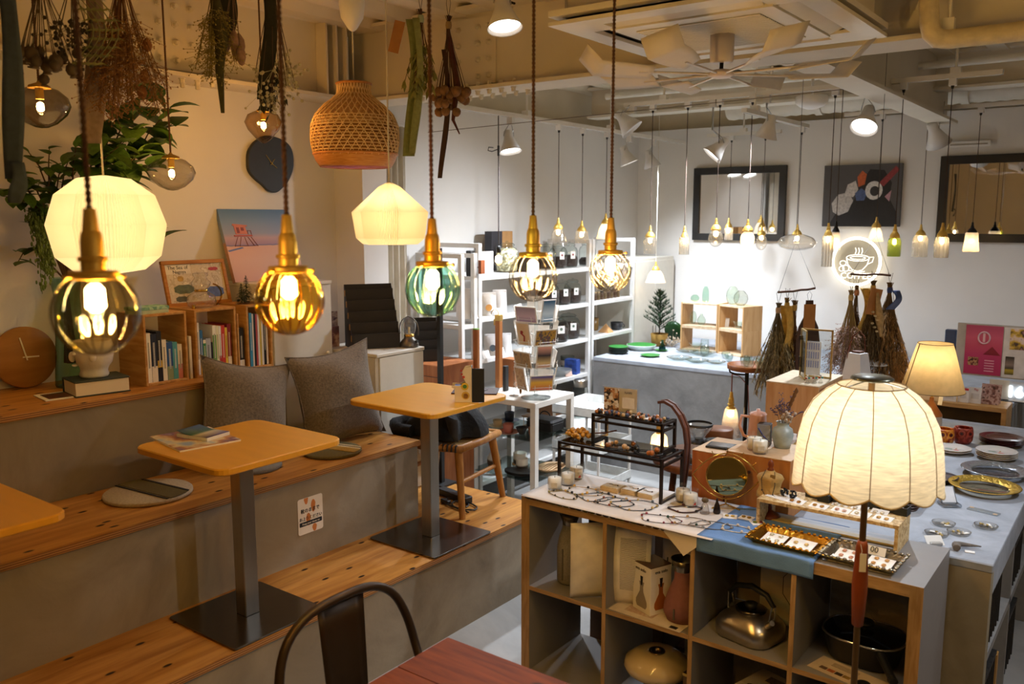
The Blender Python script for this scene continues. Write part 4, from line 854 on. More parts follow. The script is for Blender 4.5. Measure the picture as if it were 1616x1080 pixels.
def blown(px, py, X, R, H, colr, lab, seed, tear=False, top=2.9):
    c = P(px, py, X=X); t = thing('blown_glass_pendant', lab, 'pendant lamp', (c.x, c.y, c.z+H/2), group='blown glass pendants over the ledge')
    prof = [(R*.3, 0), (R*.62, -H*.08), (R*.92, -H*.26), (R, -H*.45), (R*.85, -H*.66), (R*.5, -H*.88), (R*.2, -H*.98), (0, -H)] if not tear else [(R*.35, 0), (R*.8, -H*.12), (R, -H*.35), (R*.85, -H*.58), (R*.45, -H*.85), (R*.15, -H*.98), (0, -H)]
    MB().lathe(prof, 40, rib=lambda a, t_, r: r*(1+.05*sin(2*a+seed+3*t_)+.02*sin(5*a)), caps=False).build('glass_shade', GL(colr, .85, .02, 1.4, .45), t)
    MB().lathe([(.004, .02), (.008, .014), (R*.33, .004), (R*.36, -.004)], 24).build('brass_cap', BRASS2, t); MB().cyl((0, 0, -.003), (0, 0, -.04), .013).build('socket', BRASS, t)
    bulb(t, -.038, .016, .055, 12.0); twist(t, .018, top-t.location.z, .0022, .016, CORD)
    MB().lathe([(.035, top-t.location.z+.02), (.035, top-t.location.z), (.01, top-t.location.z-.015)], 16).build('ceiling_rose', BRASS2, t)
blown(64, 170, -3.05, .10, .135, 'b0a294', 'smoke-grey squashed glass pendant at upper left', 1.0)
blown(271, 275, -3.3, .10, .135, 'efe6d4', 'clear squashed glass pendant beside the leafy branches', 2.2)
blown(416, 201, -3.3, .082, .145, 'eec48c', 'amber teardrop glass pendant above the pebble clock', .3, True)
PAP = M('faeccb', .8, 0, .03, 10, trans=.62, key='paper')
def paper(px, py, X, R, H, prof, lab, facets, power, pleat, nm, cordtop=2.9, rot=0, plz=None):
    c = P(px, py, X=X); t = thing(nm, lab, 'pendant lamp', (c.x, c.y, c.z-H/2), rot, group='lit paper lamps')
    def rib(a, k, r):
        s = 2*pi/facets; b = (a % s)-s/2; poly = cos(s/2)/cos(b)
        return r*poly*(1+pleat*(1 if int(round(a/(2*pi)*240)) % 2 else -1))
    pf = []
    for (r0, z0), (r1, z1) in zip(prof[:-1], prof[1:]):
        for i in range(3): pf.append((R*(r0+(r1-r0)*i/3), H*(z0+(z1-z0)*i/3)))
    pf.append((R*prof[-1][0], H*prof[-1][1]))
    MB().lathe(pf, 240, rib=rib, caps=False, smooth=False).build('paper_shade', PAP, t)
    MB().cyl((0, 0, H*.98), (0, 0, H*.72), .016).build('socket', WHITE, t); MB().ell((0, 0, H*.62), .028, 14, 8).build('bulb', GL('fff6e0', .97, .1, .5, .9), t)
    MB().cyl((0, 0, H*.98), (0, 0, cordtop-t.location.z), .0035, seg=8).build('cord', CORDW, t); MB().lathe([(.04, cordtop-t.location.z+.02), (.04, cordtop-t.location.z-.02), (.012, cordtop-t.location.z-.05)], 18).build('ceiling_cup', WHITE, t)
    light('bulb_light', 'POINT', (0, 0, H*.5), power, (1, .87, .64), t, .04)
    return t
paper(168, 355, -3.0, .200, .345, [(.05, 1.0), (.45, .965), (.83, .80), (1.0, .5), (.88, .18), (.6, .04), (.15, 0)], 'large faceted round paper lamp glowing before the branches', 10, 2.6, .02, 'paper_lamp', rot=.2)
paper(615, 337, -2.74, .171, .27, [(.06, 1.0), (.28, .93), (1.0, .52), (.9, .10), (.72, .0)], 'cone-topped pleated paper lamp hanging before the curtain', 6, 2.4, .03, 'paper_lamp', rot=.5)
c = P(560, 200, X=-3.12); rt = thing('rattan_lamp', 'woven rattan bell lamp with purple bulb', 'pendant lamp', (c.x, c.y, c.z-.195)); rt.location.z = P(560, 264, X=-3.12).z
RPX = (P(561, 200, X=-3.12)-P(560, 200, X=-3.12)).length*.80
k_ = .00312; rp = [(.165, 0), (.185, .03), (.196, .06), (.208, .12), (.205, .19), (.185, .24), (.145, .285), (.09, .325), (.075, .345), (.08, .385)]
def rprof(z):
    for (r0, z0), (r1, z1) in zip(rp[:-1], rp[1:]):
        if z <= z1: return r0+(r1-r0)*(z-z0)/(z1-z0)
    return rp[-1][0]
CANE = M('b8793a', .6, 0, .2, 60); CANE2 = M('e2c08a', .6, 0, .15, 60)
MB().lathe([(rprof(z), z) for z in (0, .01, .03, .05, .058)], 44, caps=False).build('bottom_band', WOOD('a86c30', 'c48c4c', 6, (3, 3, 30)), rt, solid=.005)
MB().lathe([(rprof(z)-.004, z) for z in (.19, .22, .25, .28, .31, .335, .35, .385)], 44, caps=False).build('dense_weave', M('b88a58', .7, 0, .3, 80, trans=.2), rt, solid=.003)
m = MB()
for d in (1, -1):
    for i in range(34):
        a0 = 2*pi*i/34; m.tube([((rprof(z)+.001*d)*cos(a0+d*3.4*(z-.05)), (rprof(z)+.001*d)*sin(a0+d*3.4*(z-.05)), z) for z in [.05+.335*j/14 for j in range(15)]], .002, flat=(.005, .0018))
for j in range(13):
    z = .06+.0105*j*1.35; m.tube([(rprof(z)*cos(2*pi*i/40), rprof(z)*sin(2*pi*i/40), z) for i in range(40)], .002, flat=(.0022, .004), closed=True)
MB().lathe([(rprof(z)-.005, z) for z in (.055, .08, .12, .16, .195)], 44, caps=False).build('dark_gap_shell', M('8a5c30', .8, 0, .25, 90), rt)  # dark shell added behind the lattice so the weave's holes look dark
o = m.build('woven_cane', CANE2, rt); o['kind'] = 'stuff'
MB().tube([(.08*cos(2*pi*i/30), .08*sin(2*pi*i/30), .386) for i in range(30)], .006, 8, closed=True).build('neck_ring', CANE, rt); MB().tube([(rprof(.06)*cos(2*pi*i/40), rprof(.06)*sin(2*pi*i/40), .06) for i in range(40)], .006, 8, closed=True).build('waist_ring', CANE, rt)
for (px_, z_) in ((0, 0),): MB().cyl((0, 0, .38), (0, 0, 2.62-rt.location.z), .0035, seg=8).build('cord', CORDW, rt)
MB().cyl((0, 0, .385), (0, 0, .26), .02).build('socket', WHITE, rt); MB().ell((0, 0, .2), (.03, .03, .045)).build('bulb', EM((.32, .2, 1), 1.6, 'violet bulb'), rt)
light('bulb_light', 'POINT', (0, 0, .10), .8, (.35, .2, 1), rt, .03)
zt = P(553, 20, X=-3.12).z; h0 = 2.92-rt.location.z
MB().lathe([(.006, h0-.20), (.02, h0-.19), (.052, h0-.14), (.06, h0-.08), (.058, h0-.03)], 24).build('ceiling_cup', WHITE, rt); MB().cyl((0, 0, h0-.03), (0, 0, h0), .02).build('ceiling_hook', WHITE, rt); MB().cyl((0, 0, .38), (0, 0, h0-.19), .0035, seg=8).build('cord', CORDW, rt)
CLR = GL('f7f2e8', .97, .03, 2.2, .5, frost=.06); RIBG = GL('f6efe0', .95, .05, 2.2, .5, frost=.22, bump=.6, bscale=120); FRO = GL('fff4e2', .9, .2, .6, .8, frost=.85); HAM = GL('f6eee0', .95, .06, 2.4, .5, frost=.28, bump=1.0, bscale=90); GRN = GL('8fae2a', .85, .05, 1.8, .5, frost=.15, bump=.8, bscale=90)
SH = {'bell': lambda R, H: [(R*.28, 0), (R*.5, -H*.12), (R*.72, -H*.4), (R*.85, -H*.75), (R, -H)],
      'cup': lambda R, H: [(R*.75, 0), (R*.8, -H*.05), (R*.85, -H*.4), (R, -H*.95), (R*.98, -H)],
      'jar': lambda R, H: [(R*.5, 0), (R*.85, -H*.1), (R, -H*.25), (R, -H*.9), (R*.96, -H)],
      'cyl': lambda R, H: [(R*.8, 0), (R, -H*.06), (R, -H*.5), (R, -H)],
      'globe': lambda R, H: [(R*sin(radians(20+i*16)), -H/2+H/2*cos(radians(20+i*16))) for i in range(10)]+[(0, -H)],
      'squash': lambda R, H: [(R*.35, 0), (R*.8, -H*.2), (R, -H*.5), (R*.85, -H*.8), (R*.4, -H), (0, -H)],
      'cube': lambda R, H: [(R*.6, 0), (R, -H*.05), (R, -H*.95), (R*.9, -H)]}
def shop(px, y0, y1, hw, where, kind, glass, lab, top=RZ, power=.5, cap=BRASS, rib=None, frost=False, seg=28, cord=None):
    cord = cord or M('3a281c', .85, 0, .3, 200); a = P(px, y0, **where); b = P(px, y1, **where); H = a.z-b.z; R = (P(px+hw, y0, **where)-a).dot(_rt)
    t = thing('shop_pendant', lab, 'pendant lamp', a, group='small glass pendants on the rails'); R = abs(R)*.97
    MB().lathe(SH[kind](R, H), seg, rib=rib, caps=False).build('glass_shade', glass, t)
    s = .72; holder(t, s, min(R*.74, .032), cap, 0, 1)
    if rib:
        for j in range(12): MB().tube([(r_*1.01*cos(j*pi/6), r_*1.01*sin(j*pi/6), z_) for r_, z_ in SH[kind](R, H)], .0013, 4).build('glass_rib', GL('fff8ec', .95, .05, 8, .8, frost=.3), t)
    if frost: 
        MB().ell((0, 0, -H*.45), min(.014, R*.3), 12, 8).build('glowing_core', EM((1, .82, .55), 14, 'soft glow'), t); light('bulb_light', 'POINT', (0, 0, -H*.75), power, WARM, t, .012)
    else: bulb(t, .002, min(.019, R*.42), min(.06, H*.75), power, fil=FILS)
    zt_ = top-a.z; m_ = MB().cyl((0, 0, .094*s), (0, 0, zt_-.03), .0024, seg=6).build('cord', cord, t)
    MB().box((-.018, -.014, zt_-.035), (.018, .014, zt_)).build('rail_plug', WHITE, t); MB().lathe([(.006, zt_-.05), (.009, zt_-.035)], 10).build('strain_relief', BLACK, t)
    return t
LR = dict(X=-3.25); FR = dict(Y=5.1); RR = dict(Y=6.5); SR = dict(X=-2.0); BR = dict(Y=6.62)
r12 = ribs(18, .04)
shop(881, 360, 388, 14, LR, 'bell', CLR, 'clear bell pendant above the coffee jars', 2.465)
shop(918, 364, 384, 11, LR, 'cup', CLR, 'small clear cup pendant between bell and frosted pendants', 2.465)
shop(956, 352, 377, 13, LR, 'bell', FRO, 'frosted bell pendant partly behind the swirled globe', 2.465, frost=True)
shop(1035, 426, 446, 13, dict(X=-3.25), 'bell', FRO, 'low white bell pendant beside the small fir tree', 2.9, frost=True, cord=CORDW)
shop(1026, 373, 401, 12, FR, 'jar', CLR, 'clear jar pendant at left end of the front rail')
shop(1080, 374, 402, 9, FR, 'cyl', RIBG, 'narrow ribbed cylinder pendant on the front rail', rib=ribs(14, .05))
shop(1130, 362, 390, 14, FR, 'globe', CLR, 'clear globe pendant overlapping the left mirror')
shop(1180, 364, 392, 14, FR, 'globe', FRO, 'crackled white globe pendant in front of left mirror', frost=True)
shop(1307, 371, 421, 11, FR, 'cyl', HAM, 'tall hammered glass cylinder pendant beside neon sign', rib=ribs(12, .03))
shop(1412, 374, 405, 14, FR, 'jar', GRN, 'green glass jar pendant')
shop(1487, 372, 407, 15, FR, 'jar', HAM, 'hammered clear jar pendant left of the right mirror', rib=r12)
shop(1453, 370, 406, 16, RR, 'jar', RIBG, 'ribbed clear jar pendant between green and hammered jars', rib=r12)
shop(1534, 367, 397, 17, RR, 'cup', FRO, 'white frosted tumbler pendant over the right mirror', cap=BLACKM, frost=True)
shop(1383, 358, 381, 16, RR, 'bell', FRO, 'frosted bell pendant below the dark canvas', frost=True)
shop(1258, 370, 395, 17, SR, 'squash', GL('f7f2e8', .97, .03, 3, .55, frost=.14), 'clear squashed bowl pendant right of the left mirror', 2.46)
shop(1319, 366, 394, 10, dict(Y=5.9), 'cup', FRO, 'white frosted square pendant behind the hammered cylinder', 2.9, cap=BLACKM, frost=True)
shop(1150, 358, 379, 9, BR, 'cube', HAM, 'cut glass cube pendant near the left mirror', 2.5, seg=4)
shop(1202, 370, 395, 11, BR, 'globe', CLR, 'small clear globe pendant right of the crackled globe', 2.5)
a = P(787, 396, X=-3.25); t = thing('bare_bulb_pendant', 'bare clear bulb on black flex over the shelving', 'pendant lamp', a)
MB().lathe([(.008, .03), (.016, .025), (.016, 0), (.013, -.012)], 16).build('socket', BLACK, t); bulb(t, -.01, .03, .085, 1.6, fil=FILS)
twist(t, .028, 2.465-a.z, .002, .02, M('4a423a', .8, 0, .3, 200)); MB().tube([(-.04, 0, .62), (-.075, 0, .625), (-.08, 0, .605), (-.05, 0, .598), (0, 0, .61)], .003, 6).build('flex_loop', BLACK, t); MB().cyl((0, 0, .57), (0, 0, .63), .007).build('flex_clip', BLACK, t)
rod = tag(MB().cyl((-2.55, .3, 2.86), (-2.55, 3.42, 2.86), .006, seg=8).build('hanging_rod', BLACKM), 'thin dark rod under the ceiling holding flower bundles', 'rod')
for yy in (.6, 1.8, 3.0): MB().cyl((-2.55, yy, 2.86), (-2.55, yy, 2.92), .004, seg=6).build('rod_hanger', BLACKM, rod)
def ribbon(t, p0, L, w, mat, tw=.4, name='ribbon', sway=.02, ang=0):
    p0 = Vector(p0)
    def f(u, v):
        a = ang+tw*sin(v*3+p0.x*9); d = (u-.5)*w*(1-.15*sin(v*7))
        return (p0.x+d*cos(a)+sway*sin(v*4), p0.y+d*sin(a)+sway*.6*sin(v*3+1), p0.z-L*v)
    return MB().grid(f, 4, 16).build(name, mat, t, solid=.0012)
def stems(n, L, spread, r=.0013, droop=.0):
    out = []
    for i in range(n):
        a = random.random()*2*pi; s = spread*sqrt(random.random()); l = L*random.uniform(.72, 1)
        out.append([Vector((random.gauss(0, .006), random.gauss(0, .006), .04)), Vector((random.gauss(0, .004), random.gauss(0, .004), 0)), Vector((s*.35*cos(a), s*.35*sin(a), -l*.4)), Vector((s*.75*cos(a), s*.75*sin(a), -l*.75)), Vector((s*cos(a), s*sin(a), -l))])
    return out
def bundle(px, ytop, X, lab, L, spread, n, heads, hmat, smat, extra=None, tie='8a7048', name='dried_flower_bundle', cord=True, hang=2.86, loc=None, group='dried flower bundles under the ceiling', hz=None):
    c = P(px, ytop, X=X) if loc is None else Vector(loc); t = thing(name, lab, 'dried flowers', c, group=group)
    st_ = stems(n, L, spread); m = MB()
    for s in st_: m.tube(s, .0014, 4)
    m.build('stems', smat, t)['kind'] = 'stuff'
    MB().lathe([(.012, -.015), (.014, 0), (.012, .015)], 12).build('tie', M(tie, .8), t)
    hm = MB(); 
    for s in st_:
        e = s[-1]; d = (s[-1]-s[-2]).normalized()
        if heads == 'pod':
            o = bpy.data.objects.new('seed_pod', PODM); COL.objects.link(o); o.parent = t; o.location = e; o.scale = (random.uniform(.8, 1.2),)*3; o.rotation_euler = (d.to_track_quat('-Z', 'Y')).to_euler()
        elif heads == 'spray':
            for k in range(38):
                f = random.random(); p = s[2].lerp(s[3], f*2) if f < .5 else s[3].lerp(e, f*2-1); q = p+Vector((random.gauss(0, .022), random.gauss(0, .022), random.uniform(-.035, 0)))
                hm.tube([p, q], .0007, 3); hm.ell(q, .0028, 4, 3)
        elif heads == 'feather':
            for k in range(46):
                f = .25+.75*random.random(); p = s[1].lerp(s[2], f*3) if f < .33 else s[2].lerp(s[3], f*3-1) if f < .66 else s[3].lerp(e, min(1, f*3-2)); a = random.random()*6.28
                q = p+Vector((.02*cos(a), .02*sin(a), -.026)); n_ = Vector((-sin(a), cos(a), 0))*.0024; hm.add([p-n_, p+n_, q], [(0, 1, 2)])
        elif heads == 'berry':
            for k in range(10): 
                q = e+Vector((random.gauss(0, .022), random.gauss(0, .022), random.gauss(.01, .03))); hm.tube([e.lerp(s[-2], .3), q], .0006, 3); hm.ell(q, random.uniform(.004, .0065), 6, 4)
        elif heads == 'leafy':
            for k in range(9):
                f = random.random(); p = s[2].lerp(s[3], f*2) if f < .5 else s[3].lerp(e, f*2-1); a = random.random()*6.28; L_ = random.uniform(.03, .05)
                q = p+Vector((L_*.6*cos(a), L_*.6*sin(a), -L_)); n_ = Vector((-sin(a), cos(a), 0))*.008; mid = p.lerp(q, .5); hm.add([p, mid-n_, q, mid+n_], [(0, 1, 2, 3)])
    if hm.v: hm.build('flower_heads', hmat, t)['kind'] = 'stuff'
    if cord: MB().tube([(0, 0, .03), (.012, 0, .09), (0, 0, hang-c.z), (-.012, 0, .09), (0, 0, .03)], .0012, 5).build('hanging_loop', M('4a4030', .7), t)
    return t
PODM = MB().lathe([(0, -.032), (.006, -.031), (.014, -.024), (.0165, -.012), (.012, -.002), (.004, .004), (.0015, .012)], 12, rib=lambda a, k, r: r*(1+.06*cos(8*a))).lathe([(.010, -.032), (.011, -.035), (.002, -.036)], 10).mesh('seed_pod', M('4a3c2c', .7, 0, .3, 40))
random.seed(21)
XR = -2.55
DK = M('2e281e', .8, 0, .3, 40); BRN = M('5a3c26', .8, 0, .3, 40)
b = bundle(62, -45, XR, 'dried poppy pods and curled fern fronds at top left', .27, .085, 20, 'pod', DK, M('4a3826', .8)); 
for k in range(5): 
    pts = [(.02*k-.03, .02*k-.02, -.05)]+[(.05+.012*k+.02*i*.2, .06+.012*k+.05*sin(i*.5), -.06-.026*i) for i in range(8)]
    m = MB().tube(pts, .0015, 4)
    for i, p in enumerate(pts[1:]):
        for s_ in (-1, 1): m.add([Vector(p), Vector(p)+Vector((.004, .004, -.006)), Vector(p)+Vector((.016*s_, .018*s_, -.012))], [(0, 1, 2)])
    m.build('fern_frond', M('7a7a50', .8, 0, .2), b)
b = bundle(112, -45, XR, 'dried dark round seed heads behind the fern fronds', .22, .075, 10, 'berry', DK, M('3a3020', .8))
b = bundle(190, -45, XR, 'rust red dried spray flowers with grey-pink ribbon', .42, .12, 44, 'spray', M('94683c', .8, 0, .3, 40), M('6a4428', .8), tie='8a6a60')
ribbon(b, (-.085, -.06, .0), .50, .058, M('a48e80', .9, 0, .15, 60, trans=.2), .3, ang=.65)
ribbon(b, (-.045, -.07, .0), .36, .03, M('a8948c', .9, 0, .15, 60, trans=.2), .5, ang=.3)
for k in range(4): o = MB().lathe([(0, -.03), (.012, -.022), (.016, -.008), (.01, .006), (.002, .014)], 8, rib=lambda a, k_, r: r*(1+.12*cos(5*a))).build('lantern_pod', M('946038', .7, 0, .2, trans=.3), b, (random.uniform(-.05, .05), random.uniform(-.05, .05), -.2-.045*k))
bl = thing('blue_ribbon', 'slate blue cloth ribbon hanging at left picture edge', 'ribbon', P(1, -50, X=-2.3)); ribbon(bl, (0, 0, 0), .50, .045, M('3a4656', .9, 0, .15, 60), .25, 'ribbon', .012, ang=.65); ribbon(bl, (.015, -.01, -.46), .1, .035, M('3a4656', .9, 0, .15, 60), .6, 'ribbon_tail', .01, ang=.65)
MB().cyl((0, 0, 0), (0, 0, 2.92-bl.location.z), .0015, seg=5).build('hanging_string', M('4a4030'), bl)
b = bundle(338, -40, XR, 'yellow-green wispy dried grass with dark velvet tail', .34, .075, 16, 'spray', M('8a7a3a', .8, 0, .3, 40), M('6a5c30', .8))
MB().tube([(0, 0, 0), (.0, .0, -.12), (.012, .008, -.2), (.005, .0, -.3), (.012, .0, -.44)], [.012, .018, .022, .014, .006], 8).build('velvet_tail', M('3e3a1a', .95, 0, .2, 50), b)
b = bundle(366, -40, XR, 'pink bunny-tail grass behind the dark green ribbon', .25, .04, 6, 'pod', BRN, M('6a5040', .8)); 
for ch in [c_ for c_ in b.children if c_.name.startswith('seed_pod')]: 
    ch.data = bpy.data.meshes.get('bunny_tail') or MB().lathe([(0, -.055), (.008, -.05), (.015, -.03), (.014, -.01), (.006, .004), (.001, .01)], 10).mesh('bunny_tail', M('8f7060', .95, 0, .25, 80))
    ch.name = 'bunny_tail'
b = bundle(428, -40, XR, 'dark leaves and white berries tied with black-green ribbons', .46, .08, 14, 'berry', M('b8b090', .7, 0, .3, 30), M('4a3220', .8))
RBD = M('26261a', .95, 0, .2, 60)
ribbon(b, (-.135, -.11, .02), .245, .085, RBD, .15, ang=.65, sway=.01); ribbon(b, (-.02, -.02, 0), .42, .045, RBD, .4, ang=.6); ribbon(b, (.0, -.03, 0), .37, .04, RBD, .4, ang=.7)
ribbon(b, (-.06, -.05, .05), .13, .05, M('a8622c', .8), .3, 'paper_wrap', ang=.7)
b = bundle(428, 60, XR-.03, 'dark leafy dried sprig hanging above amber teardrop', .27, .055, 10, 'leafy', M('2a2c1e', .8, 0, .3, 40), DK)
b = bundle(664, 30, XR, 'dried leaves with long pale green ribbon and kraft tag', .30, .07, 26, 'leafy', M('7a7a3c', .8, 0, .3, 40), BRN, tie='9aa890')
ribbon(b, (-.03, -.03, .0), .56, .055, M('8f955c', .8, 0, .12, 60, trans=.4), .25, ang=.65); ribbon(b, (0, -.04, .0), .55, .03, M('9aa06a', .8, 0, .12, 60, trans=.4), .5, ang=.5)
MB().box((-.022, 0, -.16), (.022, .002, -.03), T=Matrix.Translation((-.06, -.05, .02)) @ Matrix.Rotation(.65, 4, 'Z') @ Matrix.Rotation(.25, 4, 'Y')).build('kraft_tag', M('a06c38', .8), b)
b = bundle(708, 40, XR, 'brown poppy pods tied with a trailing dark ribbon', .36, .075, 34, 'pod', BRN, M('4a3020', .8)); 
for ch in [c_ for c_ in b.children if c_.name.startswith('seed_pod')]: 
    ch.data = bpy.data.meshes.get('round_pod') or MB().lathe([(0, -.028), (.007, -.028), (.015, -.02), (.018, -.008), (.013, .003), (.003, .008)], 12, rib=lambda a, k, r: r*(1+.07*cos(9*a))).mesh('round_pod', M('75522f', .8, 0, .35, 60))
ribbon(b, (-.02, -.02, -.1), .55, .022, M('3a2418', .9), .2, ang=.65); MB().tube([(0, 0, -.05), (.03, .02, -.25), (.02, .0, -.40), (.04, .02, -.46)], [.012, .016, .008, .003], 6).build('amaranth_tail', M('4a2018', .9, 0, .3, 60), b)
def twig(pxa, ya, pxb, yb, D, apex, lab, items):
    a, b_ = P(pxa, ya, D=D), P(pxb, yb, D=D); c = (a+b_)/2; t = thing('twig_hanger', lab, 'hanger', c); 
    MB().tube([a-c+(b_-a)*f+Vector((random.gauss(0, .002), 0, random.gauss(0, .003))) for f in (0, .2, .4, .6, .8, 1)], .006, 7).build('twig', M('5a3a24', .9, 0, .4, 60, bump=.6, bscale=80), t)
    ap = P(*apex, D=D)-c
    MB().tube([(a-c)*.97, ap, (b_-c)*.97], .0012, 5).build('string', BLACK, t); MB().cyl(ap, (ap.x, ap.y, 2.9-c.z), .0012, seg=5).build('string', BLACK, t)
    return t, c
random.seed(33)
YEL = M('cfa852', .85, 0, .2, 40); GRG = M('9a8a62', .85, 0, .35, 60); WH = M('cdb88c', .9, 0, .2, 30)
tw, c1 = twig(1228, 461, 1288, 455, 4.55, (1256, 380), 'twig hanger with string over the pine display box', 0)
def hb(px, py, lab, L, sp, n, heads, hm, sm, tie, D=4.55, zt=None):
    return bundle(0, 0, 0, lab, L, sp, n, heads, hm, sm, tie=tie, loc=P(px, py, D=D), hang=zt, group='bouquets on the twig hangers')
hb(1228, 490, 'grey-green feathery bouquet, leftmost on its twig', .46, .14, 120, 'feather', GRG, M('6a5c3c', .8), 'b89a78', zt=c1.z)
b = hb(1242, 482, 'bouquet wrapped in a yellow corn husk', .42, .06, 26, 'leafy', M('9a8040', .85, 0, .3, 40), M('8a7038', .8), 'c0a050', zt=c1.z); ribbon(b, (.01, -.03, 0), .33, .05, YEL, .6, 'corn_husk', .02, .5); ribbon(b, (-.02, -.03, 0), .26, .04, YEL, .5, 'corn_husk', .02, .2)
b = hb(1254, 486, 'brown stemmed bouquet beside the kraft tag', .40, .07, 36, 'feather', BRN, M('6a5030', .8), 'b09050', zt=c1.z)
lb = thing('wooden_paddle', 'dark brown paddle shaped board hanging with kraft tag', 'board', P(1277, 480, D=4.5)); S2 = (P(1278, 480, D=4.5)-P(1277, 480, D=4.5)).length
MB().prism([(-.018, .02), (.018, .02), (.022, -.06), (.05, -.12), (.062, -.2), (.06, -.34), (.0, -.42), (-.06, -.34), (-.062, -.2), (-.05, -.12), (-.022, -.06)], 0, .01, T=Matrix.Rotation(.6, 4, 'Z') @ UPR).build('board', M('3e2414', .6, 0, .2, 20), lb)
MB().box((-.03, -.016, -.13), (.03, -.013, -.0), T=Matrix.Rotation(.6, 4, 'Z')).build('kraft_tag', M('a8743c', .8), lb); MB().tube([(0, 0, -.01), (.012, 0, .05), (0, 0, c1.z-lb.location.z), (-.012, 0, .05), (0, 0, -.01)], .001, 5).build('hanging_loop', BLACK, lb)
tw, c2 = twig(1343, 432, 1405, 435, 4.55, (1383, 372), 'twig hanger with string in front of the neon sign', 0)
b = hb(1343, 470, 'straw-tied bouquet of tiny pink flowers below neon sign', .44, .11, 64, 'spray', M('a88672', .85, 0, .35, 60), M('9a8048', .8), 'c8a868', zt=c2.z)
b = hb(1378, 455, 'bouquet with yellow husk and white everlasting flowers', .46, .11, 95, 'feather', M('6e5a3c', .85, 0, .35, 60), M('6a5430', .8), 'c0a050', zt=c2.z); ribbon(b, (-.035, -.03, 0), .25, .05, YEL, .5, 'corn_husk', .02, .6)
for k in range(6): MB().ell((.02+.012*(k % 3), -.055, -.12-.02*k), (.009, .009, .006), 8, 5).build('white_flower', WH, b)
MB().tube([(.03, -.03, -.02), (.05, -.04, -.15), (.06, -.03, -.25)], [.006, .022, .008], 8).build('pampas_plume', M('b89a68', .95, 0, .2, 60), b)
b = hb(1404, 458, 'brown wild grass bouquet with blue ribbon and kraft tag', .5, .14, 110, 'feather', M('96703e', .85, 0, .35, 60), M('7a5c30', .8), '3a4a78', zt=c2.z); ribbon(b, (.03, -.02, .0), .1, .05, M('3c4c78', .8), .5, ang=.6)
MB().box((-.03, -.016, -.15), (.03, -.013, -.01), T=Matrix.Translation((-.05, -.06, .02)) @ Matrix.Rotation(.6, 4, 'Z') @ Matrix.Rotation(.2, 4, 'Y')).build('kraft_tag', M('b07a44', .8), b)
b = hb(1352, 462, 'small bouquet with kraft tag behind the straw-tied one', .42, .07, 36, 'feather', BRN, M('6a5030', .8), 'b07a58', D=4.65, zt=c2.z)
RKM = M('e4e3e0', .4, .1, .03)
def rack(y0, y1, x0, x1, H, levels, lab, group='white steel racks'):
    t = thing('steel_rack', lab, 'rack', (x1, y0, 0), group=group); W = y1-y0; Dp = x1-x0; p = .028
    for yy in (0, W-p):
        for xx in (-p, -Dp): MB().box((xx, yy, 0), (xx+p, yy+p, H)).build('post', RKM, t)
        MB().box((-Dp+p, yy, H-p), (-p, yy+p, H)).build('end_rail', RKM, t); MB().box((-Dp+p, yy, .05), (-p, yy+p, .08)).build('end_rail', RKM, t)
    for z in levels: MB().bbox((-Dp+.002, p*.4, z-.028), (-.004, W-p*.4, z), .003).build('shelf', RKM, t)
    return t
LV = (1.495, 1.23, .965, .70, .43, .16)
rack(4.19, 5.52, -3.78, -3.40, 1.70, LV, 'long white steel rack behind the postcard spinner')
rack(5.54, 6.19, -3.78, -3.40, 1.70, LV, 'white steel rack at the counter end')
rack(4.02, 4.17, -3.78, -3.40, 1.64, (1.2, .8, .3), 'narrow low white rack end behind the teal globe')
JG = GL('eaf2ee', .95, .03, 1.3, .55); BEAN = M('33201a', .7, 0, .5, 160, bump=.8, bscale=120); TAGM = M('ece8e2', .6)
def jar(y, z, R, H, fill, lab, x=-3.53, grain=BEAN, tagc=True):
    t = thing('bean_jar', lab, 'jar', (x, y, z), group='glass jars on the racks')
    MB().lathe([(0, .004), (R*.9, .004), (R*.97, .02), (R, H*.2), (R, H*.62), (R*.85, H*.75), (R*.62, H*.8), (R*.64, H*.84)], 24, caps=False).build('glass_body', JG, t)
    MB().lathe([(R*.6, H*.83), (R*.7, H*.85), (R*.7, H*.88), (R*.55, H*.93), (R*.14, H*.94), (R*.12, H*.97), (R*.16, H*.99), (0, H)], 22).build('glass_lid', JG, t)
    MB().lathe([(0, .008), (R*.88, .008), (R*.95, .022), (R*.965, H*fill-.01), (R*.7, H*fill+.01), (0, H*fill)], 22).build('contents', grain, t)
    if tagc: MB().box((R*.99, -R*.28, H*.34), (R*1.02, R*.28, H*.62), T=Matrix.Rotation(-.55, 4, 'Z')).build('label_card', TAGM, t); MB().prism(circ(R*.12, 10), 0, .0008, T=Matrix.Rotation(-.55, 4, 'Z') @ Matrix.Translation((R*1.022, 0, H*.5)) @ Matrix.Rotation(pi/2, 4, 'Y')).build('label_print', M('8a3a3a' if z > 1.4 else '5a6a5a', .6), t)
    return t
def yx(px, X=-3.53): return P(px, 400, X=X).y
z1, z2, z3, z4 = LV[0]+.001, LV[1]+.001, LV[2]+.001, LV[3]+.001
jar(yx(800), z1, .075, .21, .72, 'big jar of dried white petals on top shelf', grain=PRINT(('d8d0b0', 'b8a878', 'efe8d0', '8a8060'), 70, .8, 1, kind='cells'), tagc=False)
for i, (px, fill, n) in enumerate(((5.12, .36, 'first'), (5.27, .38, 'second'), (5.415, .42, 'third'), (5.67, .28, 'fourth'))): jar(px, z1, .066, .19, fill, n+' bean jar from left on the top shelf')
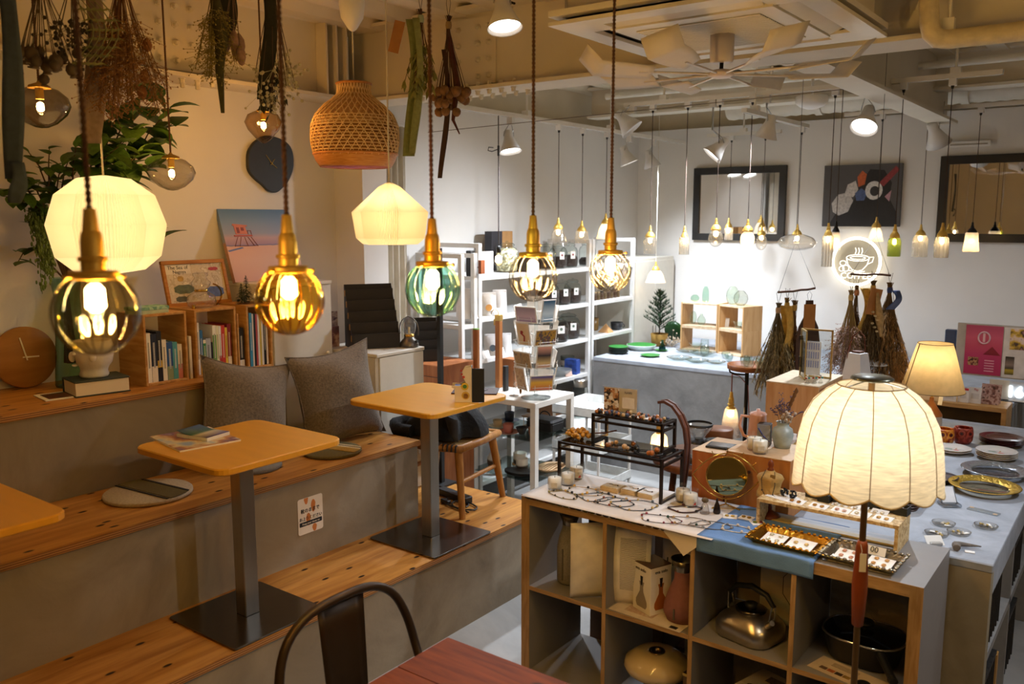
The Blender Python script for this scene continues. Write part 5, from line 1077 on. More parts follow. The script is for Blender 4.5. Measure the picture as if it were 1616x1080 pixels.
for i, (px, fill, n) in enumerate(((5.13, .55, 'first'), (5.28, .5, 'second'), (5.42, .5, 'third'), (5.27, .42, 'fourth'))): jar(px, z2, .064, .185, fill, n+' bean jar from left on the second shelf', x=-3.5-.14*(i == 3))
jar(5.2, z3, .095, .195, .5, 'widest bean jar lying full on the third shelf', x=-3.5, ); jar(5.40, z3, .085, .195, .55, 'wide bean jar beside the rack post on third shelf', x=-3.52)
for k in range(9):
    y_ = 5.62+k*.05; t = thing('spice_jar', ORD[k]+' small spice jar from left on the far rack', 'jar', (-3.46, y_, z2), group='spice jars on the far rack')
    MB().lathe([(.017, 0), (.018, .004), (.018, .052), (.015, .056)], 12).build('jar_body', M('4a3524' if k % 2 else '5c4a30', .3, 0, .4, 100), t); MB().cyl((0, 0, .056), (0, 0, .066), .017).build('lid', M('a8906a' if k % 3 else '2a2620', .5), t)
def cup(loc, r, h, mat, lab, handle=True, name='mug', rz=0, cat='mug', inner=None, group=None, taper=.85):
    t = thing(name, lab, cat, loc, rz, group=group)
    MB().lathe([(0, .001), (r*taper*.9, 0), (r*taper, .004), (r, h), (r*.94, h), (r*taper*.9, .008), (0, .008)], 22, caps=False).build('cup_body', mat, t)
    if handle: MB().tube(arc((r*.92, 0, h*.5), h*.28, 80, -80, 8), h*.055, 7).build('handle', mat, t)
    return t
def plate(loc, r, h, mat, lab, name='plate', cat='plate', rim=None, n=1, scal=0, group=None, rz=0):
    t = thing(name, lab, cat, loc, rz, group=group)
    rb = (lambda a, k, rr: rr*(1+scal*sin(24*a)*k)) if scal else None
    MB().lathe([(0, 0), (r*.58, 0), (r*.66, h*.25), (r*.98, h*.9), (r, h), (r*.96, h), (r*.64, h*.42), (r*.56, h*.22), (0, h*.2)], 40 if not scal else 96, rib=rb, caps=False).build('plate_body', mat, t)
    if rim: MB().lathe([(r*.68, h*.52), (r*.97, h*1.0), (r*1.006, h*1.0), (r*.97, h*1.08), (r*.7, h*.58)], 60, rib=lambda a, k, q: q*(1+.012*sin(30*a)), caps=False).build('rim_band', rim, t)
    return t
cup((-3.48, yx(975, -3.48), z3), .05, .06, M('2a2c30', .4), 'dark coffee cup with handle on far rack', rz=.6)
tag(MB().add([(-.05, -.04, 0), (.05, -.04, 0), (.05, .04, 0), (-.05, .04, 0), (0, 0, .07)], [(0,3,2,1), (0,1,4), (1,2,4), (2,3,4), (3,0,4)]).build('filter_cone', M('b98a58', .8), None, (-3.46, yx(958, -3.46), z3)), 'folded brown paper coffee filter beside the dark cup', 'filter')
for k, (px, nm) in enumerate(((985, 'white'), (940, 'amber'))): cup((-3.6, yx(px, -3.6), z3), .035, .1, GL('f0f0f0', .95) if k == 0 else M('8a6a3a', .3, 0, .1), nm+' beaker at the back of far rack', False, 'beaker', cat='beaker')
tag(MB().bbox((-.05, -.035, 0), (.05, .035, .11), .002).build('tea_box', PRINT(('24408a', '2a4a9a', '1a2a60'), 20, .5, 2), None, (-3.47, yx(905, -3.47), z4), .15), 'dark blue tea box on fourth shelf', 'box')
tag(MB().bbox((-.03, -.002, 0), (.03, .002, .04), .0005).build('price_card', M('d8b8a8', .6), None, (-3.42, yx(900, -3.42), z4), rot=(-.3, 0, 1.2)), 'small pink price card beside the blue box', 'card')
plate((-3.5, yx(884, -3.5), z4), .095, .05, GL('dfe4e4', .8, .1, 1.2, .6, frost=.4), 'frosted glass bowl on fourth shelf', name='glass_bowl', cat='bowl')
gb_ = thing('recipe_glass', 'clear glass with floral print on fourth shelf back', 'glass', (-3.62, yx(897, -3.62), z4)); MB().lathe([(0, .003), (.05, 0), (.055, .1), (.053, .1), (.048, .005), (0, .006)], 20, caps=False).build('glass_body', JG, gb_); MB().lathe([(.0555, .03), (.0565, .07)], 20, caps=False).build('printed_band', PRINT(('d8b8a0', 'efe8e0', 'b88a70'), 60, .6, 1), gb_)
for k, (px, lv, h, w, nm) in enumerate(((734, 1, .19, .12, 'tall creased white'), (770, 1, .15, .11, 'white with orange sticker'), (788, 1, .16, .1, 'plain white'), (776, 2, .14, .11, 'white with round dark logo'), (797, 2, .13, .09, 'small white'))):
    z = (z2, z3)[lv-1] if lv < 3 else z3; t = thing('coffee_bag', nm+' coffee bag standing on the rack', 'bag', (-3.47, yx(px, -3.47), z-.0), radians(48), group='white coffee bags')
    MB().grid(lambda u, v, w=w, h=h: ((u-.5)*w*(1-.06*v), -.032*sin(pi*u)*(1-v)**.6*1.0, h*v), 8, 8).grid(lambda u, v, w=w, h=h: ((u-.5)*w*(1-.06*v), .032*sin(pi*u)*(1-v)**.6, h*v), 8, 8).build('bag_body', M('e6e4e2', .55, 0, .04, bump=.4, bscale=25), t)
    MB().box((-w*.45, -.004, h*.9), (w*.45, .004, h*.96)).build('bag_fold', M('d8d6d4', .5), t)
    if k in (1, 3): MB().prism(circ(.022, 14, 0, h*.35), .0, .0015, T=Matrix.Translation((0, -.0285, 0)) @ UPR).build('bag_sticker', M('d89a50' if k == 1 else '55606a', .5), t)
for k, (px, z) in enumerate(((752, z2), (786, z2), (792, z3), (768, z3))): tag(MB().box((-.035, -.001, 0), (.035, .001, .05)).build('price_card', TAGM, None, (-3.405, yx(px, -3.405), z-.0), rot=(-.35, 0, pi/2)), ORD[k]+' white price card from left at shelf edge', 'card', 'price cards on the rack')
bxx = thing('gift_box', 'black and kraft gift box against the wall on rack top', 'box', (-3.7, yx(794, -3.7), z1), pi/2)
MB().box((-.13, 0, 0), (-.01, .06, .27)).build('black_half', M('1c1c26', .6), bxx); MB().box((-.01, 0, 0), (.11, .06, .27)).build('kraft_half', M('a87c48', .7), bxx); MB().box((.02, -.001, .06), (.08, 0, .16)).build('printed_emblem', M('5a4636', .7), bxx)
nc = thing('note_frame', 'white framed note standing beside petal jar', 'card', (-3.45, yx(768, -3.45), z1), pi/2-.2); MB().box((-.055, 0, 0), (.055, .006, .15)).build('note_card', M('eceae6', .7), nc); MB().box((-.04, -.001, .03), (.04, 0, .13)).build('note_text', STRIPE('eceae6', 'b8b4ae', 60, 'Z', .7, 'note lines'), nc)
wbk = thing('wood_clip', 'reddish wood block clipped on the rack post', 'block', (-3.37, P(760, 421, X=-3.37).y, P(760, 421, X=-3.37).z-.045)); MB().bbox((-.012, -.02, 0), (.012, .02, .085), .002).build('clip_block', WOOD('6a3a22', '8a5436', 6, (8, 8, 1)), wbk); MB().cyl((-.03, 0, .04), (-.012, 0, .04), .004).build('clip_pin', BLACKM, wbk)
tag(MB().bbox((-.02, -.02, 0), (.02, .02, .16), .003).build('camera_post', BLACK, None, (-3.45, yx(742, -3.45), z1)), 'small black gadget on the rack top at left', 'gadget')
tag(MB().bbox((-.06, -.04, 0), (.06, .04, .10), .004).build('dark_tin', M('241c1a', .4), None, (-3.47, yx(826, -3.47), z1)), 'dark coffee tin beside petal jar', 'tin')
tag(MB().bbox((-.12, -.12, 0), (.12, .12, .14), .003).build('cardboard_box', M('7a5230', .8), None, (-3.55, yx(868, -3.55), LV[4]+.001)), 'brown cardboard box on a low shelf', 'box')
gsv = thing('carafe', 'glass carafe with steel collar in front of the rack', 'carafe', (-3.27, P(916, 640, X=-3.27).y, .0)); MB().lathe([(0, .44), (.07, .44), (.072, .45), (.055, .62), (.05, .66)], 22, caps=False).build('glass_body', JG, gsv); MB().lathe([(.05, .655), (.052, .70), (.045, .71), (.0, .71)], 22).build('steel_collar', STEEL, gsv); MB().lathe([(.08, 0), (.08, .43), (0, .436)], 20).build('stand', WHITE, gsv)
VX0, VX1, VY0, VY1, VZ = -3.36, -2.86, 4.04, 4.46, .78
vt_ = thing('vitrine_table', 'white steel display table with glass shelves', 'display table', (0, 0, 0)); VW = M('dcd6cc', .4, .1, .03)
for x in (VX0, VX1-.036):
    for y in (VY0, VY1-.036): MB().box((x, y, 0), (x+.036, y+.036, VZ-.03)).build('leg', VW, vt_)
MB().bbox((VX0, VY0, VZ-.035), (VX1, VY1, VZ), .003).build('tabletop', VW, vt_)
for z in (.55, .30): MB().box((VX0+.004, VY0+.004, z-.006), (VX1-.004, VY1-.004, z)).build('glass_shelf', GL('cfe0da', .85, .02, 1.5, .6), vt_)
for z in (.10,): MB().box((VX0+.036, VY0+.004, z), (VX1-.036, VY0+.016, z+.03)).build('lower_rail', VW, vt_)
def onv(px, z, py, dx=0): p = P(px, py, Z=z); return (min(max(p.x, VX0+.06), VX1-.07), min(max(p.y, VY0+.07), VY1-.07), z+.001)
ME = M('b06a5a', .5, 0, .1); NV = M('1c2334', .4); 
lo = onv(797, .55, 686); plate(lo, .075, .014, M('b8806c', .5), 'pink saucer on the upper glass shelf', cat='saucer', name='saucer'); cup((lo[0], lo[1], lo[2]+.005), .034, .055, ME, 'pink terracotta cup on its saucer', False, rz=0)
lo = (onv(784, .55, 675)[0]-.03, VY1-.1, .551); plate(lo, .065, .012, NV, 'navy saucer behind the pink one', cat='saucer', name='saucer'); cup((lo[0], lo[1], lo[2]+.004), .033, .06, NV, 'navy cup on navy saucer', False)
lo = (VX0+.12, VY0+.13, .551); plate(lo, .055, .02, M('c8c0a8', .5), 'cream dish at left of upper glass shelf', name='dish', cat='dish'); cup((lo[0], lo[1], lo[2]+.006), .03, .05, M('c8b890', .5), 'cream cup standing in the dish', False)
cup((VX1-.17, VY0+.10, .551), .038, .045, M('181616', .5), 'small black bowl near the right table leg', False, 'bowl', cat='bowl', taper=.5)
cup((VX1-.10, VY0+.12, .551), .03, .05, M('7a4a2c', .5), 'brown cup beside small black bowl', False)
bkk = thing('bread_bin', 'black lidded case on the upper glass shelf', 'case', (VX1-.13, VY1-.13, .551)); MB().bbox((-.1, -.07, 0), (.1, .07, .06), .01).build('case_body', BLACK, bkk); MB().bbox((-.102, -.072, .05), (.102, .072, .075), .012).build('lid', M('1e1c1c', .4), bkk); MB().tube(arc((0, 0, .075), .04, 160, 20, 6), .004, 6).build('handle', BLACKM, bkk)
vs2 = thing('sake_bottle', 'brown and white drip glazed bottle on lower glass shelf', 'bottle', (VX0+.10, VY0+.12, .301)); MB().lathe([(0, .001), (.036, 0), (.045, .03), (.045, .06), (.03, .09), (.014, .105), (.012, .118), (.02, .128), (.017, .128), (.009, .115)], 24, caps=False).build('bottle_body', BANDS(((0, '4a3218'), (.48, '54381c'), (.56, 'cfc6b4'), (1, 'd8d0c0')), 2, 0, .13, .25), vs2)
for k, (dx, dy, r_, nm) in enumerate(((.19, .27, .042, 'drip glazed cup behind the brown bottle'), (.28, .17, .038, 'white and brown cup next to brown bottle'))):
    t = thing('glazed_cup', nm, 'cup', (VX0+dx, VY0+dy, .301), group='drip glazed cups'); MB().lathe([(0, .001), (r_*.8, 0), (r_, .01), (r_, .075), (r_*.93, .075), (r_*.9, .01), (0, .008)], 22, caps=False).build('cup_body', BANDS(((0, '3a3226'), (.5, '453a2a'), (.62, 'd8d2c4'), (1, 'e0dacc')), 2, 0, .075, .2), t)
    MB().lathe([(r_*1.2, -.0005), (r_*1.25, .004), (0, .0008)], 22).build('coaster', M('c8a878', .6), t)
t = thing('black_plate', 'stack of black oval plates on lower glass shelf', 'plates', (VX0+.32, VY0+.085, .301))
for k in range(4): MB().lathe([(0, .004*k), (.07, .004*k), (.098, .004*k+.012), (.094, .004*k+.013), (0, .004*k+.004)], 36, T=Matrix.Diagonal((1, .72, 1, 1))).build('plate', M('181616', .45), t)
t = thing('wooden_tray', 'pale oval wooden tray with cutlery on the lower glass shelf', 'tray', (VX1-.09, VY1-.12, .301)); MB().lathe([(0, 0), (.09, 0), (.11, .018), (.106, .019), (.085, .006), (0, .005)], 36, T=Matrix.Diagonal((.75, 1, 1, 1))).build('tray_body', M('cba67c', .55, 0, .1), t)
for k in range(5): MB().tube([(-.04+k*.02, -.07, .012), (-.035+k*.018, .02, .02), (-.03+k*.016, .07, .018)], [.003, .004, .009], 6).build('wooden_spoon', M('d8b890', .6), t)
tag(MB().bbox((-.045, -.045, 0), (.045, .045, .004), .001).box((-.04, -.04, .004), (-.037, -.037, .06)).box((.037, -.04, .004), (.04, -.037, .06)).box((-.04, .037, .004), (-.037, .04, .06)).box((.037, .037, .004), (.04, .04, .06)).bbox((-.05, -.05, .06), (.05, .05, .068), .002).build('dripper_stand', M('b08a60', .5), None, (VX0+.25, VY0+.32, .551)), 'small coffee dripper stand with wooden top', 'dripper stand')
tr_ = thing('trolley', 'white wire basket trolley behind vitrine table', 'trolley', (-2.92, 4.78, 0)); 
for x in (-.17, .17):
    for y in (-.2, .2): MB().cyl((x, y, .03), (x, y, .62), .01, seg=8).build('post', WHITE, tr_); MB().cyl((x-.01, y, .025), (x+.01, y, .025), .025, seg=14).build('caster', M('8a8a88', .5), tr_)
for z in (.12, .36, .60):
    MB().box((-.18, -.21, z), (.18, .21, z+.005)).box((-.18, -.21, z), (.18, -.205, z+.06)).box((-.18, .205, z), (.18, .21, z+.06)).box((-.18, -.205, z), (-.175, .205, z+.06)).box((.175, -.205, z), (.18, .205, z+.06)).build('basket', M('e2e4e2', .45), tr_)
for k in range(5): MB().box((.181, -.16+k*.02, .39), (.182, -.152+k*.02, .41)).build('basket_slot', M('8a8a88'), tr_)
def tubeobj(px, py, h, r, lab, capm):
    p = P(px, py, Z=VZ); t = thing('cardboard_tube', lab, 'tube', (max(p.x, VX0+.04), p.y, VZ+.001), group='cardboard tubes'); MB().lathe([(r, 0), (r, h)], 22).build('tube_body', WOOD('8f552c', 'a0673a', 4, (1, 1, 1), .6), t); MB().lathe([(r*.98, h), (r*.98, h+.006), (0, h+.008)], 22).build('cap', capm, t)
tubeobj(752, 622, .40, .021, 'cardboard tube with green cap on vitrine table', M('5a7a2a', .7)); 
p = P(737, 610, Z=VZ); sq = thing('wooden_post_lamp', 'square wooden post lamp with brass hook', 'lamp stand', (VX0+.03, VY0+.26, VZ+.001)); MB().bbox((-.018, -.018, 0), (.018, .018, .43), .003).build('post', WOOD('8f552c', 'a8703e', 5, (8, 8, 1)), sq); MB().bbox((-.02, -.02, .43), (.02, .02, .47), .003).build('brass_head', BRASS2, sq); MB().tube(arc((-.03, 0, .47), .03, 0, 180, 8), .003, 6).build('hook', BRASS2, sq); MB().bbox((-.035, -.01, .40), (-.02, .01, .44), .002).build('switch_box', BRASS2, sq)
tag(MB().bbox((-.012, -.018, 0), (.012, .018, .16), .003).build('phone_stand', BLACK, None, (VX0+.13, VY0+.20, VZ+.001)), 'slim black gadget standing beside the cardboard tubes', 'gadget')
tag(MB().bbox((-.05, -.04, 0), (.05, .04, .18), .002).build('kraft_box', M('8f5c34', .8), None, (VX0+.06, VY0+.36, VZ+.001)), 'kraft box behind the cardboard tubes', 'box')
p = P(862, 632, Z=VZ); SPX, SPY = p.x-.09, p.y+.02
sp = thing('postcard_spinner', 'clear acrylic rotating postcard rack', 'postcard rack', (SPX, SPY, VZ+.001)); ACR = GL('eef4f4', .95, .02, 1.6, .6)
MB().lathe([(.09, 0), (.09, .006), (.02, .012), (.016, .02)], 28).build('base', ACR, sp); MB().cyl((0, 0, .01), (0, 0, .62), .011, seg=14).build('pole', ACR, sp)
WIRE = M('dedad4', .35, .2, .03); cards = [(('b88a5a', 'c8a878', '9a6a40'), 'x'), (('d03a6a', 'e08a40', 'f0c040', '4a4a9a'), 's'), (('9a7a50', 'b89868', '7a6a58'), 'x'), (('c88aa0', 'e0c080', '2a2430', 'e8b0a0'), 's'), (('e0c8a0', 'd8b88a', 'e8d8b8'), 'b'), (('2a2a30', 'c8982a', '4a4a52', '8a4a3a'), 'x'), (('7a5a8a', 'c8b0c0', '9a8a9a'), 's'), (('3a78a0', 'c8d8e0', '2a5a7a'), 's')]
for lv in range(4):
    z0 = .06+lv*.135
    MB().tube([(.03*cos(a*pi/4), .03*sin(a*pi/4), z0+.06) for a in range(8)], .0022, 5, closed=True).build('spinner_ring', WIRE, sp)
    for k in range(5):
        a = k*2*pi/5-1.9+lv*.12; T = Matrix.Rotation(a, 4, 'Z') @ Matrix.Translation((.085, 0, z0)) @ Matrix.Rotation(radians(12), 4, 'Y')
        pk = MB().tube([(.004, -.06, .1), (.004, -.06, 0), (.004, .06, 0), (.004, .06, .1)], .0016, 5, T=T).tube([(.03, -.045, .045), (.03, -.045, 0), (.0, -.045, 0)], .0016, 5, T=T).tube([(.03, .045, .045), (.03, .045, 0), (.0, .045, 0)], .0016, 5, T=T).tube([(.03, -.06, .03), (.03, .06, .03)], .0016, 5, T=T).tube([(-.055, 0, .06), (.004, 0, .06)], .0018, 5, T=T)
        pk.build('wire_pocket', WIRE, sp)
        land = (lv+k) % 2; w2, h2 = (.074, .1) if land else (.05, .142)
        cc, kind = cards[(lv*2+k) % 8]
        pcd = thing('postcard', '%s postcard in the %s spinner tier, %s pocket' % (('upright', 'wide')[(lv+k) % 2], ('lowest', 'second', 'third', 'topmost')[lv], ORD[k]), 'postcard', Vector((SPX, SPY, VZ+.001))+T.to_translation(), rot=T.to_euler(), group='postcards in the spinner')
        MB().box((.011, -w2, .003), (.014, w2, .003+h2)).build('card', M('e8e2d8', .6), pcd)
        mt = BANDS(tuple((i/(len(cc)-1), c_) for i, c_ in enumerate(cc)), 2, 0, h2, .15) if kind == 's' else PRINT(cc, 40 if kind == 'x' else 6, .5, k+lv)
        MB().box((.014, -w2+.007, .01), (.0146, w2-.007, h2-.004)).build('card_picture', mt, pcd)
        if kind == 'b': MB().tube([(.0155, -.02, .08), (.0155, .005, .06), (.0155, .0, .03)], .005, 6).ell((.0155, -.012, .085), (.002, .012, .01), 8, 5).build('red_bow', M('a02a20', .6), pcd)
orn = thing('ornament_stand', 'small acrylic stand with dangling brass ornament', 'ornament', (VX0+.27, VY0+.10, VZ+.001)); MB().cyl((0, 0, 0), (0, 0, .16), .006).build('acrylic_rod', ACR, orn); MB().tube([(0, 0, .15), (.05, 0, .155)], .003, 6).build('arm', ACR, orn); MB().ell((.05, 0, .11), (.012, .012, .02)).ell((.05, 0, .075), (.016, .016, .018)).ell((.05, 0, .04), (.008, .008, .022)).build('ornament', M('8a5a24', .35, .6, .3, 60), orn); MB().cyl((0, 0, 0), (0, 0, .004), .03).build('foot', ACR, orn)
CX0, CY0, CZ = -3.375, 5.53, .82
co = struct(MB().box((CX0, CY0, 0), (-.6, 6.95, CZ-.03)).build('display_counter', CONC2), 'long grey plastered counter below the back wall')
MB().bbox((CX0-.004, CY0-.004, CZ-.03), (-.6, 6.96, CZ), .004).build('countertop', CONCT, co)
lk = thing('tall_locker', 'tall white locker in the far corner', 'cabinet', (-3.60, 6.6, 0)); MB().bbox((-.22, -.36, 0), (.16, .36, 1.53), .004).build('carcass', CABW, lk)
d_ = MB().bbox((.161, -.35, .05), (.172, -.005, 1.5), .002).build('door', CABW, lk); MB().box((.172, -.03, .8), (.18, -.02, .95)).build('handle', STEEL, d_)
d_ = MB().bbox((.161, .005, .05), (.172, .35, 1.5), .002).build('door', CABW, lk); MB().box((.172, .02, .8), (.18, .03, .95)).build('handle', STEEL, d_)
p = P(1022, 545, Z=CZ); ft = thing('fir_tree', 'small fir tree in straw pot on the counter', 'potted tree', (p.x+.09, p.y+.03, CZ+.001)); D_ = (p-_C).dot(_fw)
MB().lathe([(.05, 0), (.062, .005), (.072, .1), (.07, .1), (.06, .02), (0, .018)], 22, caps=False).build('straw_pot', STRIPE('a8843a', '7a5a20', 60, 'Z', .8, 'straw', 1), ft); MB().lathe([(.066, .085), (0, .09)], 16).build('soil', M('2a2018', .9), ft)
MB().cyl((0, 0, .08), (0, 0, .47), .006, .002).build('trunk', M('3a2a1a', .8), ft)
random.seed(3); NE = M('2f4a30', .7, 0, .3, 60)
for k in range(44):
    f = k/44; z = .13+.31*f; L_ = .125*(1-f)**.8+.02; a = k*2.4
    d = Vector((cos(a), sin(a), .55)); m = MB(); e = d*L_
    m.tube([(0, 0, 0), e], .002, 4)
    for j in range(60):
        q = e*random.random(); b_ = random.random()*6.28; n_ = Vector((cos(b_), sin(b_), .5+random.random()))*.022; s_ = Vector((-sin(b_), cos(b_), 0))*.0026; m.add([q-s_, q+s_, q+n_], [(0, 1, 2)])
    m.build('branch', NE, ft, (0, 0, z))
GP = M('2f7a32', .3, 0, .12, 12); BKP = M('14221c', .35)
def onc(px, py): p = P(px, py, Z=CZ); return Vector((p.x, p.y, CZ+.001))
lo = onc(976, 558); t = thing('green_plate_stack', 'stack of green and black side plates on counter', 'plates', lo)
for k in range(4): MB().lathe([(0, 0), (.05, 0), (.078, .016), (.075, .018), (.045, .005), (0, .004)], 30, (0, 0, k*.013), 0).build('plate', GP if k == 3 else BKP, t)
lo = onc(1012, 552); t = thing('green_serving_bowl', 'large green serving bowl behind the plates', 'bowl', lo); MB().lathe([(0, 0), (.07, 0), (.115, .04), (.112, .042), (.065, .008), (0, .006)], 34).build('bowl_body', GP, t); MB().lathe([(.072, .001), (.117, .041), (.117, .034), (.085, .0)], 34, caps=False).build('outer_glaze', M('c8d4d0', .3), t)
lo = onc(1026, 563); plate(lo, .075, .014, GP, 'flat green plate at the counter front'); lo = onc(1038, 556); plate(lo+Vector((0, .06, 0)), .05, .012, GP, 'small green saucer behind flat green plate')
tag(MB().bbox((-.035, -.02, 0), (.035, .02, .002), .0005).build('price_card', TAGM, None, onc(1024, 571)), 'white price card lying at the counter edge', 'card')
lo = onc(1045, 555); t = thing('teal_bottle', 'small teal glass bottle on the counter', 'bottle', lo); MB().lathe([(0, .002), (.024, .002), (.027, .01), (.026, .04), (.012, .06), (.009, .085), (.012, .09)], 18, caps=False).build('glass_body', GL('58b0a8', .85, .02, 1.3, .5), t)
MB().lathe([(0, .004), (.024, .004), (.025, .035), (0, .036)], 16).build('water', GL('2a8a90', .8), t)
random.seed(8)
t = thing('white_flower_sprig', 'dried white flower sprig behind teal bottle', 'dried flowers', onc(1060, 548)); m = MB()
for k in range(60): q = Vector((random.gauss(0, .04), random.gauss(0, .03), .03+abs(random.gauss(0, .035)))); m.ell(q, .007, 6, 4); m.tube([(0, 0, .0), q], .0008, 3)
m.build('blossoms', M('c8b8a0', .8, 0, .2, 60), t)['kind'] = 'stuff'
t = thing('green_ring_dish', 'dark green round dish leaning behind the fir tree', 'dish', Vector((P(1058, 540, Y=6.55).x, 6.6, CZ+.001)), 0); MB().lathe([(0, 0), (.055, 0), (.088, .01), (.085, .012), (.05, .004), (0, .004)], 34, T=Matrix.Translation((0, 0, .09)) @ Matrix.Rotation(radians(-80), 4, 'X')).build('dish_body', M('16401a', .3), t)
GC = GL('eaf6f0', .98, .02, 2.2, .72)
def gplate(px, py, r, lab): plate(onc(px, py), r, r*.22, GC, lab, name='glass_plate', group='clear glassware on the counter')
def gbowl(px, py, r, h, lab, name='glass_tumbler', cat='tumbler', loc=None, mat=None):
    t = thing(name, lab, cat, onc(px, py) if loc is None else loc, group='clear glassware on the counter'); MB().lathe([(0, .004), (r*.6, .003), (r*.8, .012), (r, h*.6), (r*.95, h), (r*.92, h), (r*.95, h*.6), (r*.74, .018), (0, .012)], 22, caps=False).build('glass_body', mat or GC, t)
gplate(1072, 568, .095, 'clear glass plate nearest the green plates'); gplate(1100, 572, .085, 'clear glass plate at the counter front edge'); gplate(1108, 560, .11, 'wide clear glass plate in middle of counter'); gplate(1130, 574, .07, 'small clear glass plate left of the tray'); gplate(1085, 556, .09, 'clear glass dish below the display boxes')
gplate(1168, 576, .07, 'clear glass dish right of middle on counter')
for k, (px, py, r, h, n) in enumerate(((1112, 563, .035, .08, 'tall clear tumbler below the boxes'), (1150, 571, .03, .06, 'clear tumbler right of the middle dish'), (1180, 574, .03, .055, 'clear tumbler behind wooden tray'), (1196, 578, .032, .06, 'clear tumbler beside feathery bouquet'), (1145, 566, .032, .05, 'low clear glass before the tumblers'))): gbowl(px, py, r, h, n)
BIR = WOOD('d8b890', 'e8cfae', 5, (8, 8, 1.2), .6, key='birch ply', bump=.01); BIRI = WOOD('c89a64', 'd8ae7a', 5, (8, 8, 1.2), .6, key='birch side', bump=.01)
def dbox(t, x0, z0, w, h, d, k=.012):
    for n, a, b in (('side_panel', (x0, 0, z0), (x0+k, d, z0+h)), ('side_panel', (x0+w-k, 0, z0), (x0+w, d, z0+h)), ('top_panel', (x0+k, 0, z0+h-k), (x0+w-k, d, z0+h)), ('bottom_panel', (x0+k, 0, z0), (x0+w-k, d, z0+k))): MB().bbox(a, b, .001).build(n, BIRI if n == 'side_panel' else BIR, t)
p = P(1073, 552, Z=CZ); q = P(1131, 552, Y=p.y); W_ = q.x-p.x; ZB = CZ+.001
for k, nm in enumerate(('lower', 'upper')):
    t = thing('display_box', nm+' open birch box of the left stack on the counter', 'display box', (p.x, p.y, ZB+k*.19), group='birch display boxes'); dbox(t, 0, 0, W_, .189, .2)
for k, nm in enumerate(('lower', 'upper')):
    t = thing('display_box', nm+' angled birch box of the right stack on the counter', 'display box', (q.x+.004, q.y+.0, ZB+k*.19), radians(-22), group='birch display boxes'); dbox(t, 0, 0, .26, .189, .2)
zb1, zb2 = ZB+.19+.013, ZB+.38
def bottle(loc, r, h, mat, lab, prof=None):
    t = thing('glass_vase', lab, 'vase', loc, group='glass vases on the display boxes'); pr = prof or [(0, .003), (.7, .002), (1, .3), (1, .45), (.6, .75), (.3, .85), (.32, 1)]
    MB().lathe([(a*r, b*h if b > .01 else b) for a, b in pr], 22, caps=False).build('glass_body', mat, t)
GV = GL('e4f6e6', .98, .02, 2.4, .72); GV2 = GL('c4ecd8', .97, .02, 2.4, .7)
EGG = [(0, .004), (.5, .002), (.85, .2), (1, .45), (.9, .7), (.55, .93), (.3, 1)]
bottle((p.x+.07, p.y+.1, zb2), .035, .055, GV2, 'low clear glass cup at left on boxes', EGG); bottle((p.x+.16, p.y+.1, zb2), .026, .125, GV2, 'tall pale green bottle vase on boxes', [(0, .004), (.8, .002), (1, .1), (1, .6), (.8, .85), (.5, .93), (.55, 1)])
bottle((q.x+.09, q.y+.06, zb2), .052, .14, GV, 'green-tinted egg vase on the right boxes', EGG); bottle((q.x+.18, q.y+.0, zb2), .055, .115, GL('eef4ea', .95, .02, 1.8, .45), 'round clear egg vase at boxes right end', EGG)
bottle((p.x+.06, p.y+.1, zb1), .028, .10, GV, 'clear handled vase inside the upper left box', EGG); bottle((p.x+.14, p.y+.08, zb1), .034, .085, GV, 'clear spherical bottle inside the upper left box')
bottle((q.x+.15, q.y+.04, zb1), .035, .05, GV, 'cut glass dish inside the upper right box', [(0, .004), (.5, .002), (.8, .5), (1.1, 1)]); tag(MB().box((-.02, -.003, 0), (.02, .003, .07)).build('price_card', TAGM, None, (q.x+.05, q.y+.05, zb1), rot=(-.15, 0, -.2)), 'white card inside the upper right box', 'card')
bottle((p.x+.09, p.y+.1, ZB+.013), .05, .035, GV, 'low green glass dish inside lower left box', [(0, .004), (.5, .002), (.9, .6), (1.1, 1)]); bottle((p.x+.17, p.y+.09, ZB+.013), .033, .075, GC, 'clear tumbler inside lower left box', [(0, .004), (.8, .002), (1, .5), (.9, 1)])
MIR = M('f2f2f2', .01, 1, 0)
def wall_frame(name, x0, y0, x1, y1, lab, cat, bw=.055):
    a, b = P(x0, y0, Y=6.99), P(x1, y1, Y=6.99); cx, cz = (a.x+b.x)/2, b.z; w, h = b.x-a.x, a.z-b.z
    t = thing(name, lab, cat, (cx, 6.965, cz)); return t, w, h
t, w, h = wall_frame('wall_mirror', 1097, 266, 1238, 381, 'black framed mirror on the back wall, left of the dark canvas', 'mirror')
FRB = M('171514', .4, 0, .1); frame(t, w, h, .058, .03, FRB, 'mirror_glass', MIR)
t, w, h = wall_frame('wall_mirror', 1486, 247, 1650, 384, 'larger black framed mirror at right reflecting warm lights', 'mirror')
frame(t, w, h, .06, .03, FRB, 'mirror_glass', MIR)
t, w, h = wall_frame('dark_canvas', 1303, 262, 1420, 358, 'dark grey canvas with bold black and white figure shapes', 'painting')
MB().bbox((-w/2, 0, 0), (w/2, .03, h), .002).build('canvas', M('4d4b4b', .7, 0, .05), t)
def blob(pts, colr, y=0, name='painted_shape'): MB().prism([(x*w/100-w/2, h-z*h/100) for x, z in pts], .0, .0008+y, T=UPR).build(name, M(colr, .7, 0, .25, 60), t)
blob([(8, 100), (22, 70), (40, 62), (48, 30), (60, 8), (78, 10), (88, 30), (86, 55), (96, 78), (97, 100)], '1c1a1a'); 
